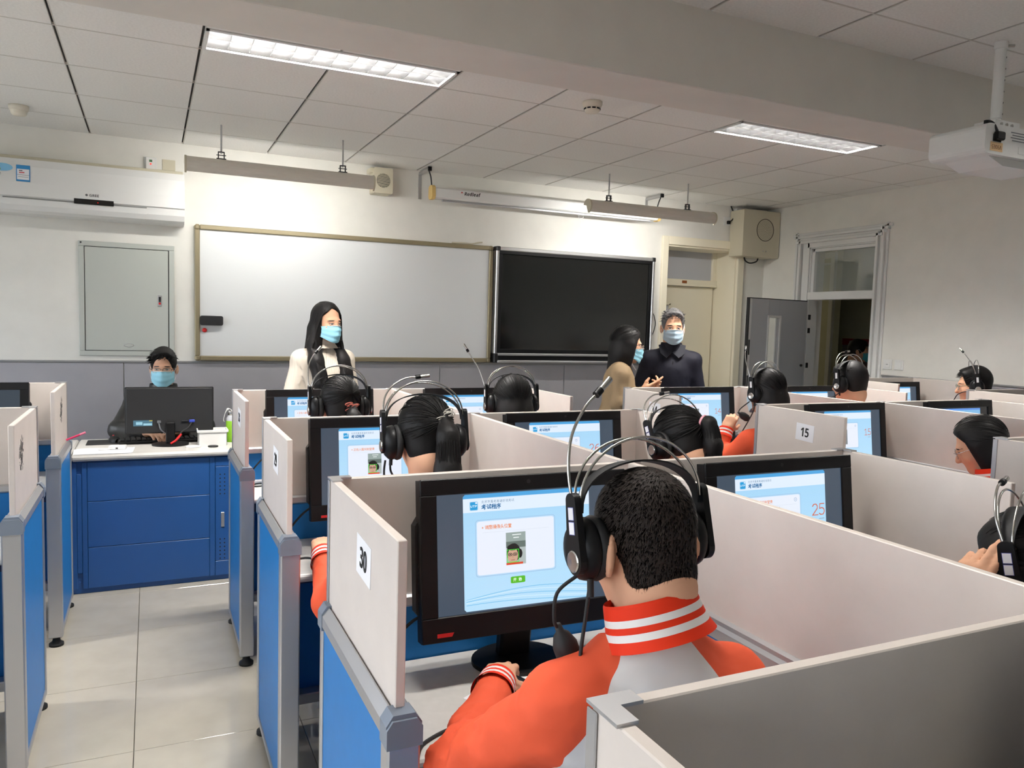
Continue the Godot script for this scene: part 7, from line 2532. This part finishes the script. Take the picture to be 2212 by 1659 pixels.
	spectacles(Transform3D(Basis.IDENTITY, at) * hx, "green-rimmed glasses on the student by the right wall", flat("rim_olive", srgb(92, 98, 70), 0.4))
	stool(at + Vector3(0, 0, 0.06), "round blue stool by the right wall")

	# bob hair, head bowed, at desk 15, no headset
	at = Vector3(3.86, 0, 4.12)
	j = pose({"head": Vector3(-0.01, 1.10, -0.09), "neck": Vector3(0, 0.945, -0.02), "sl": Vector3(-0.15, 0.90, 0), "sr": Vector3(0.15, 0.90, 0), "chest": Vector3(0, 0.82, 0), "pitch": 0.45, "yaw": 0.62})
	o = add_student(at, "student with bobbed black hair and round glasses bowing at desk 15", j, 0.013)
	hx = head_xf(j.head, j.pitch, j.yaw, j.roll)
	hair(o, hx, "bob", 33)
	spectacles(Transform3D(Basis.IDENTITY, at) * hx, "round wire glasses on the bobbed student at desk 15", M.steel)
	stool(at + Vector3(0, 0, 0.06), "round blue stool under the bobbed student at desk 15")


func staff() -> void:
	# seated at the staff desk: black leather jacket
	var at := Vector3(0.455, 0, 0.60)
	var j := pose({"head": Vector3(0, 1.245, -0.07), "neck": Vector3(0, 1.075, -0.02), "chest": Vector3(0, 0.92, 0), "sl": Vector3(-0.17, 1.01, 0), "sr": Vector3(0.17, 1.01, 0), "el": Vector3(-0.26, 0.84, -0.12), "wl": Vector3(-0.09, 0.85, -0.36), "er": Vector3(0.27, 0.84, -0.14), "wr": Vector3(0.12, 0.85, -0.36), "pitch": 0.12, "yaw": -0.12, "bulk": 1.06})
	var o := thing("person", "seated person in black leather jacket, glasses and mask behind the black monitor", "person", at, PI)
	var hx := head_xf(j.head, j.pitch, j.yaw, 0.0)
	var fold := FastNoiseLite.new()
	fold.seed = 4
	var puckers := func(p: Vector3) -> float: return fold.get_noise_3d(p.x * 500.0, p.y * 1500.0, p.z * 500.0) * 0.006
	var leather := srgb(38, 36, 36)
	var nets := [with_dye(net(torso_prims(j) + leg_prims(j), 0.012, [], puckers), [[func(p: Vector3) -> float: return 0.52 - p.y, TROUSERS]], leather)]
	nets.append(with_dye(net(neck_joined(j, hx), 0.005), face_regions(hx), SKIN))
	for s in ["l", "r"]:
		var e: Vector3 = j["e" + s]
		var w: Vector3 = j["w" + s]
		nets.append(with_dye(net(hand_prims(frame_to(w - e, Vector3.UP, w + (w - e).normalized() * 0.02), RELAXED, 1.0, Vector3(0.55, 0.72, -0.4), -1.0 if s == "r" else 1.0), 0.005), [], SKIN))
	var lm := flat("leather_person", Color.WHITE, 0.42, 0.0, 0.5)
	lm.vertex_color_use_as_albedo = true
	part(o, "body", dyed(nets), lm)
	part(o, "jacket_collar", band_mesh([Vector3(0.098, 0.098, -0.02), Vector3(0.09, 0.092, 0.02), Vector3(0.085, 0.088, 0.045), Vector3(0.08, 0.083, 0.04), Vector3(0.085, 0.088, 0.0)], [leather, leather, leather, leather], Transform3D(Basis.IDENTITY, j.neck + Vector3(0, 0.01, 0.012))), lm)
	hair(o, hx, "short", 41)
	surgical_mask(o, hx, srgb(150, 208, 228), "mask_blue")
	spectacles(Transform3D(Basis(Vector3.UP, PI), at) * hx, "thin half-rim glasses on the seated person in black leather", M.dark_metal, true)
	var ch := thing("office_chair", "dark office chair behind the staff desk", "chair", at + Vector3(0, 0, -0.06))
	part(ch, "seat", span(Vector3(-0.22, 0.38, -0.22), Vector3(0.22, 0.42, 0.22), 0.015), M.black_matte)
	part(ch, "backrest", span(Vector3(-0.2, 0.50, -0.25), Vector3(0.2, 0.85, -0.215), 0.015), M.black_matte)
	part(ch, "column", rod(Vector3(0, 0.06, 0), Vector3(0, 0.38, 0), 0.025, 12), M.dark_metal)
	part(ch, "back_bar", span(Vector3(-0.03, 0.36, -0.245), Vector3(0.03, 0.55, -0.22), 0.004), M.dark_metal)
	for k in 5:
		var a := TAU * k / 5.0
		part(ch, "leg", rod(Vector3(0, 0.08, 0), Vector3(cos(a) * 0.22, 0.03, sin(a) * 0.22), 0.016), M.dark_metal)

	# standing: long hair, cream ribbed sweater
	standing(Vector3(1.385, 0, 1.30), PI + 0.18, "standing person with long black hair, mask and cream ribbed turtleneck", {"h": 1.70, "coat": srgb(214, 203, 188), "hair": "long", "mask": "mask_blue", "knit": true, "yaw": 0.30, "pitch": 0.1, "legs": srgb(60, 62, 70), "turtle": true, "bulk": 0.93})
	standing(Vector3(3.36, 0, 1.72), PI + 1.05, "standing person in tan coat with black bob, glasses and mask", {"h": 1.63, "drop": 0.035, "coat": srgb(150, 127, 98), "hair": "bob", "mask": "mask_blue", "yaw": 0.22, "pitch": 0.12, "legs": srgb(40, 40, 46), "reach": true, "shirt": true})
	standing(Vector3(3.87, 0, 1.62), PI - 0.52, "standing grey-haired person in navy jacket and mask before the cream door", {"h": 1.74, "coat": srgb(23, 25, 36), "hair": "grey", "mask": "mask_grey", "yaw": 0.0, "pitch": 0.12, "legs": srgb(28, 28, 32), "lapel": true, "bulk": 1.0})
	standing(Vector3(7.55, 0, 0.02), PI + 0.9, "masked person standing in the dim corridor beyond the doorway", {"h": 1.52, "coat": srgb(40, 36, 38), "hair": "short", "mask": "mask_teal", "yaw": 0.0, "pitch": 0.05, "legs": srgb(28, 28, 32)})


func standing(at: Vector3, turn: float, label: String, d: Dictionary) -> void:
	var o := thing("person", label, "person", at, turn)
	var s: float = d.h / 1.70
	var b: float = d.get("bulk", 1.0)
	var head := Vector3(0, 1.575 * s - d.get("drop", 0.0), -0.05)
	var neck := Vector3(0, 1.41 * s, -0.01)
	var hx := head_xf(head, d.pitch, d.yaw, 0.0)
	var sl := Vector3(-0.158 * b, 1.338 * s, 0.0)
	var sr := Vector3(0.158 * b, 1.338 * s, 0.0)
	var el := Vector3(-0.225 * b, 1.07 * s, 0.02)
	var er := Vector3(0.225 * b, 1.07 * s, 0.02)
	var wl := Vector3(-0.16, 0.90 * s, -0.16)
	var wr := Vector3(0.16, 0.90 * s, -0.16)
	if d.has("reach"):
		er = Vector3(0.185, 1.085, 0.0)
		wr = Vector3(0.02, 1.150, -0.155)
		el = Vector3(-0.185, 1.085, 0.0)
		wl = Vector3(-0.05, 1.12, -0.15)
	var prims := [
		ell(Vector3(0, 0.93 * s, 0.01), Vector3(0.165, 0.13, 0.12) * b, 0.06), ell(Vector3(0, 1.07 * s, 0.0), Vector3(0.145, 0.16, 0.11) * b, 0.06), ell(Vector3(0, 1.24 * s, 0.0), Vector3(0.162, 0.16, 0.115) * b, 0.06),
		cap(neck + Vector3(0, -0.03, 0.01), sl, 0.06 * b, 0.06 * b, 0.05), cap(neck + Vector3(0, -0.03, 0.01), sr, 0.06 * b, 0.06 * b, 0.05),
		cap(sl, el, 0.062 * b, 0.056 * b, 0.035), cap(el, wl, 0.056 * b, 0.042 * b, 0.03), cap(sr, er, 0.062 * b, 0.056 * b, 0.035), cap(er, wr, 0.056 * b, 0.042 * b, 0.03)]
	if d.has("reach") or d.has("knit"):
		prims.append(cap(Vector3(0, 0.95 * s, 0.01), Vector3(0, 0.72 * s, 0.02), 0.15, 0.165, 0.06))
	var legs := [ell(Vector3(0, 0.93 * s, 0.01), Vector3(0.15, 0.11, 0.11) * b, 0.05)]
	for q in [-1.0, 1.0]:
		legs.append(cap(Vector3(q * 0.085, 0.88 * s, 0.01), Vector3(q * 0.09, 0.48 * s, -0.01), 0.085, 0.06, 0.03))
		legs.append(cap(Vector3(q * 0.09, 0.48 * s, -0.01), Vector3(q * 0.09, 0.085, 0.02), 0.058, 0.04, 0.03))
		legs.append(cap(Vector3(q * 0.095, 0.045, 0.05), Vector3(q * 0.10, 0.04, -0.14), 0.043, 0.036, 0.02))
	var fold := FastNoiseLite.new()
	fold.seed = int(d.h * 100)
	var wave := func(p: Vector3) -> float: return fold.get_noise_3d(p.x * 700.0, p.y * 500.0, p.z * 700.0) * 0.007
	if d.has("knit"):
		wave = func(p: Vector3) -> float:
			var a := atan2(p.z, p.x) if absf(p.x) < 0.16 else p.z * 9.0 + p.x * 3.0
			return 0.0028 * sin(a * 42.0) + fold.get_noise_3d(p.x * 300.0, p.y * 300.0, p.z * 300.0) * 0.004
	var hem := 0.80 * s if not d.has("reach") else 0.62 * s
	var shoe := 0.075
	var nets := [with_dye(net(prims, 0.0065 if d.has("knit") else 0.011, [], wave), [[func(p: Vector3) -> float: return hem - p.y, d.legs]], d.coat)]
	nets.append(with_dye(net(legs, 0.018), [[func(p: Vector3) -> float: return shoe - p.y, srgb(24, 22, 22)]], d.legs))
	var hp := moved(head_prims(0.10), hx)
	hp.append(cap(hx * Vector3(0, -0.07, 0.03), neck + Vector3(0, -0.02, 0.01), 0.051, 0.056, 0.03))
	nets.append(with_dye(net(hp, 0.0045), face_regions(hx), SKIN))
	for k in ["l", "r"]:
		var e: Vector3 = el if k == "l" else er
		var w: Vector3 = wl if k == "l" else wr
		var curl: Array = RELAXED
		var back := Vector3(-1 if k == "l" else 1, 0.4, 0)
		var dirv := w - e
		if d.has("reach"):
			curl = POINTING if k == "r" else RELAXED
			back = Vector3(0.5 if k == "r" else -0.5, -0.2, -0.6)
			dirv = Vector3(-0.12 if k == "r" else 0.2, 0.5, -1.0)
		nets.append(with_dye(net(hand_prims(frame_to(dirv, back, w + (w - e).normalized() * 0.02), curl, 1.0, Vector3(0.55, 0.72, -0.4), -1.0 if k == "r" else 1.0), 0.0045), [], SKIN))
	part(o, "body", dyed(nets), person_material())
	hair(o, hx, d.hair, int(d.h * 1000), -0.19)
	if not M.has("mask_grey"):
		flat("mask_grey", srgb(178, 200, 216), 0.75)
		flat("mask_teal", srgb(70, 170, 184), 0.75)
	surgical_mask(o, hx, Color.WHITE, d.mask)
	if d.has("turtle"):
		var c: Color = d.coat
		part(o, "turtleneck", band_mesh([Vector3(0.09, 0.088, -0.015), Vector3(0.073, 0.074, 0.012), Vector3(0.071, 0.072, 0.045), Vector3(0.067, 0.068, 0.056), Vector3(0.06, 0.061, 0.045)], [c, c, c, c], Transform3D(Basis.IDENTITY, neck + Vector3(0, 0.018, 0.002))), person_material())
	if d.has("lapel"):
		for q in [-1.0, 1.0]:
			var st := new_st()
			st.set_smooth_group(-1)
			var poly := PackedVector2Array([Vector2(q * 0.0, 0.0), Vector2(q * 0.055, 0.068), Vector2(q * 0.098, 0.06), Vector2(q * 0.085, -0.01), Vector2(q * 0.045, -0.045)])
			put_prism(st, poly, 0.009, Transform3D(Basis(Vector3(0, 1, 0), PI) * Basis(Vector3(1, 0, 0), -0.5), neck + Vector3(0, -0.02, -0.068)))
			part(o, "collar_flap", done(st), flat("navy_cloth", d.coat, 0.8) if not M.has("navy_cloth") else M.navy_cloth)
		part(o, "collar_stand", band_mesh([Vector3(0.085, 0.085, -0.02), Vector3(0.078, 0.08, 0.03), Vector3(0.074, 0.076, 0.04), Vector3(0.07, 0.072, 0.03)], [d.coat, d.coat, d.coat], Transform3D(Basis.IDENTITY, neck + Vector3(0, 0.015, 0.01))), person_material())
		part(o, "zip_pull", box(Vector3(0.006, 0.022, 0.004)), M.dark_metal, neck + Vector3(0, -0.09, -0.118))
	if d.has("shirt"):
		for q in [-1.0, 1.0]:
			var st := new_st()
			put_prism(st, PackedVector2Array([Vector2(q * 0.005, -0.05), Vector2(q * 0.05, 0.05), Vector2(q * 0.085, 0.045), Vector2(q * 0.07, -0.015)]), 0.006, Transform3D(Basis(Vector3(0, 1, 0), PI) * Basis(Vector3(1, 0, 0), -0.6), neck + Vector3(0, -0.01, -0.075)))
			part(o, "shirt_collar", done(st), M.white_paper)
		spectacles(Transform3D(Basis(Vector3.UP, turn), at) * hx, "thin glasses on the person in the tan coat", M.steel)


# ------------------------------------------------------------------ small things on the desks
func build_small_things() -> void:
	lone("paper_sheet", box(Vector3(0.24, 0.001, 0.21)), M.white_paper, Vector3(1.17, 0.7506, 4.80), "white sheet under the hand of the crew-cut student", "paper", "", Vector3(0, 0.5, 0))
	var spots := [[Vector3(1.135, 0.7512, 4.775), 0.5, "dark mouse under the hand of the crew-cut student"], [Vector3(1.42, 0.75, 3.66), 0.1, "dark mouse on the desk of the ponytailed student"], [Vector3(-0.22, 0.75, 1.93), 0.2, "black mouse on the desk with the torn sticker"], [Vector3(1.42, 0.75, 2.47), 0.0, "dark mouse on the desk of the student with salmon ribbon"]]
	for q in spots:
		var o := thing("mouse", q[2], "mouse", q[0], q[1], "mice on the examination desks")
		mouse_parts(o, M.black_plastic)
	# cables that trail over the desktops to the side panels
	var cables := [
		[[Vector3(0.83, 0.754, 5.0), Vector3(0.86, 0.754, 4.93), Vector3(0.90, 0.754, 4.90), Vector3(0.95, 0.754, 4.88)], "black cable on the desktop beside the elbow of the crew-cut student"],
		[[Vector3(0.82, 0.754, 3.62), Vector3(0.87, 0.754, 3.60), Vector3(0.92, 0.754, 3.64), Vector3(1.0, 0.754, 3.66)], "black cable on the desktop near the hand of the ponytailed student"],
		[[Vector3(0.81, 0.754, 2.30), Vector3(0.86, 0.754, 2.34), Vector3(0.93, 0.758, 2.31), Vector3(0.86, 0.754, 2.27), Vector3(0.83, 0.754, 2.36)], "coiled black cable on the desktop beside the staff desk"]]
	for c in cables:
		lone("desk_cable", tube(curve(PackedVector3Array(c[0]), 6), 0.0035, 6), M.black_matte, Vector3.ZERO, c[1], "cable", "cables on the desktops")
	var pen := thing("marker_pen", "pink marker standing behind the torn-sticker panel by the staff desk", "pen", Vector3(-0.012, 0.916, 1.66), 0.0)
	part(pen, "barrel", rod(Vector3(-0.018, 0.004, 0.0), Vector3(0.045, 0.03, 0.0), 0.0055, 10), flat("pen_pink", srgb(226, 60, 110), 0.4))
	part(pen, "cap", rod(Vector3(0.045, 0.03, 0.0), Vector3(0.072, 0.0412, 0.0), 0.006, 10), flat("pen_rose", srgb(240, 130, 160), 0.4))
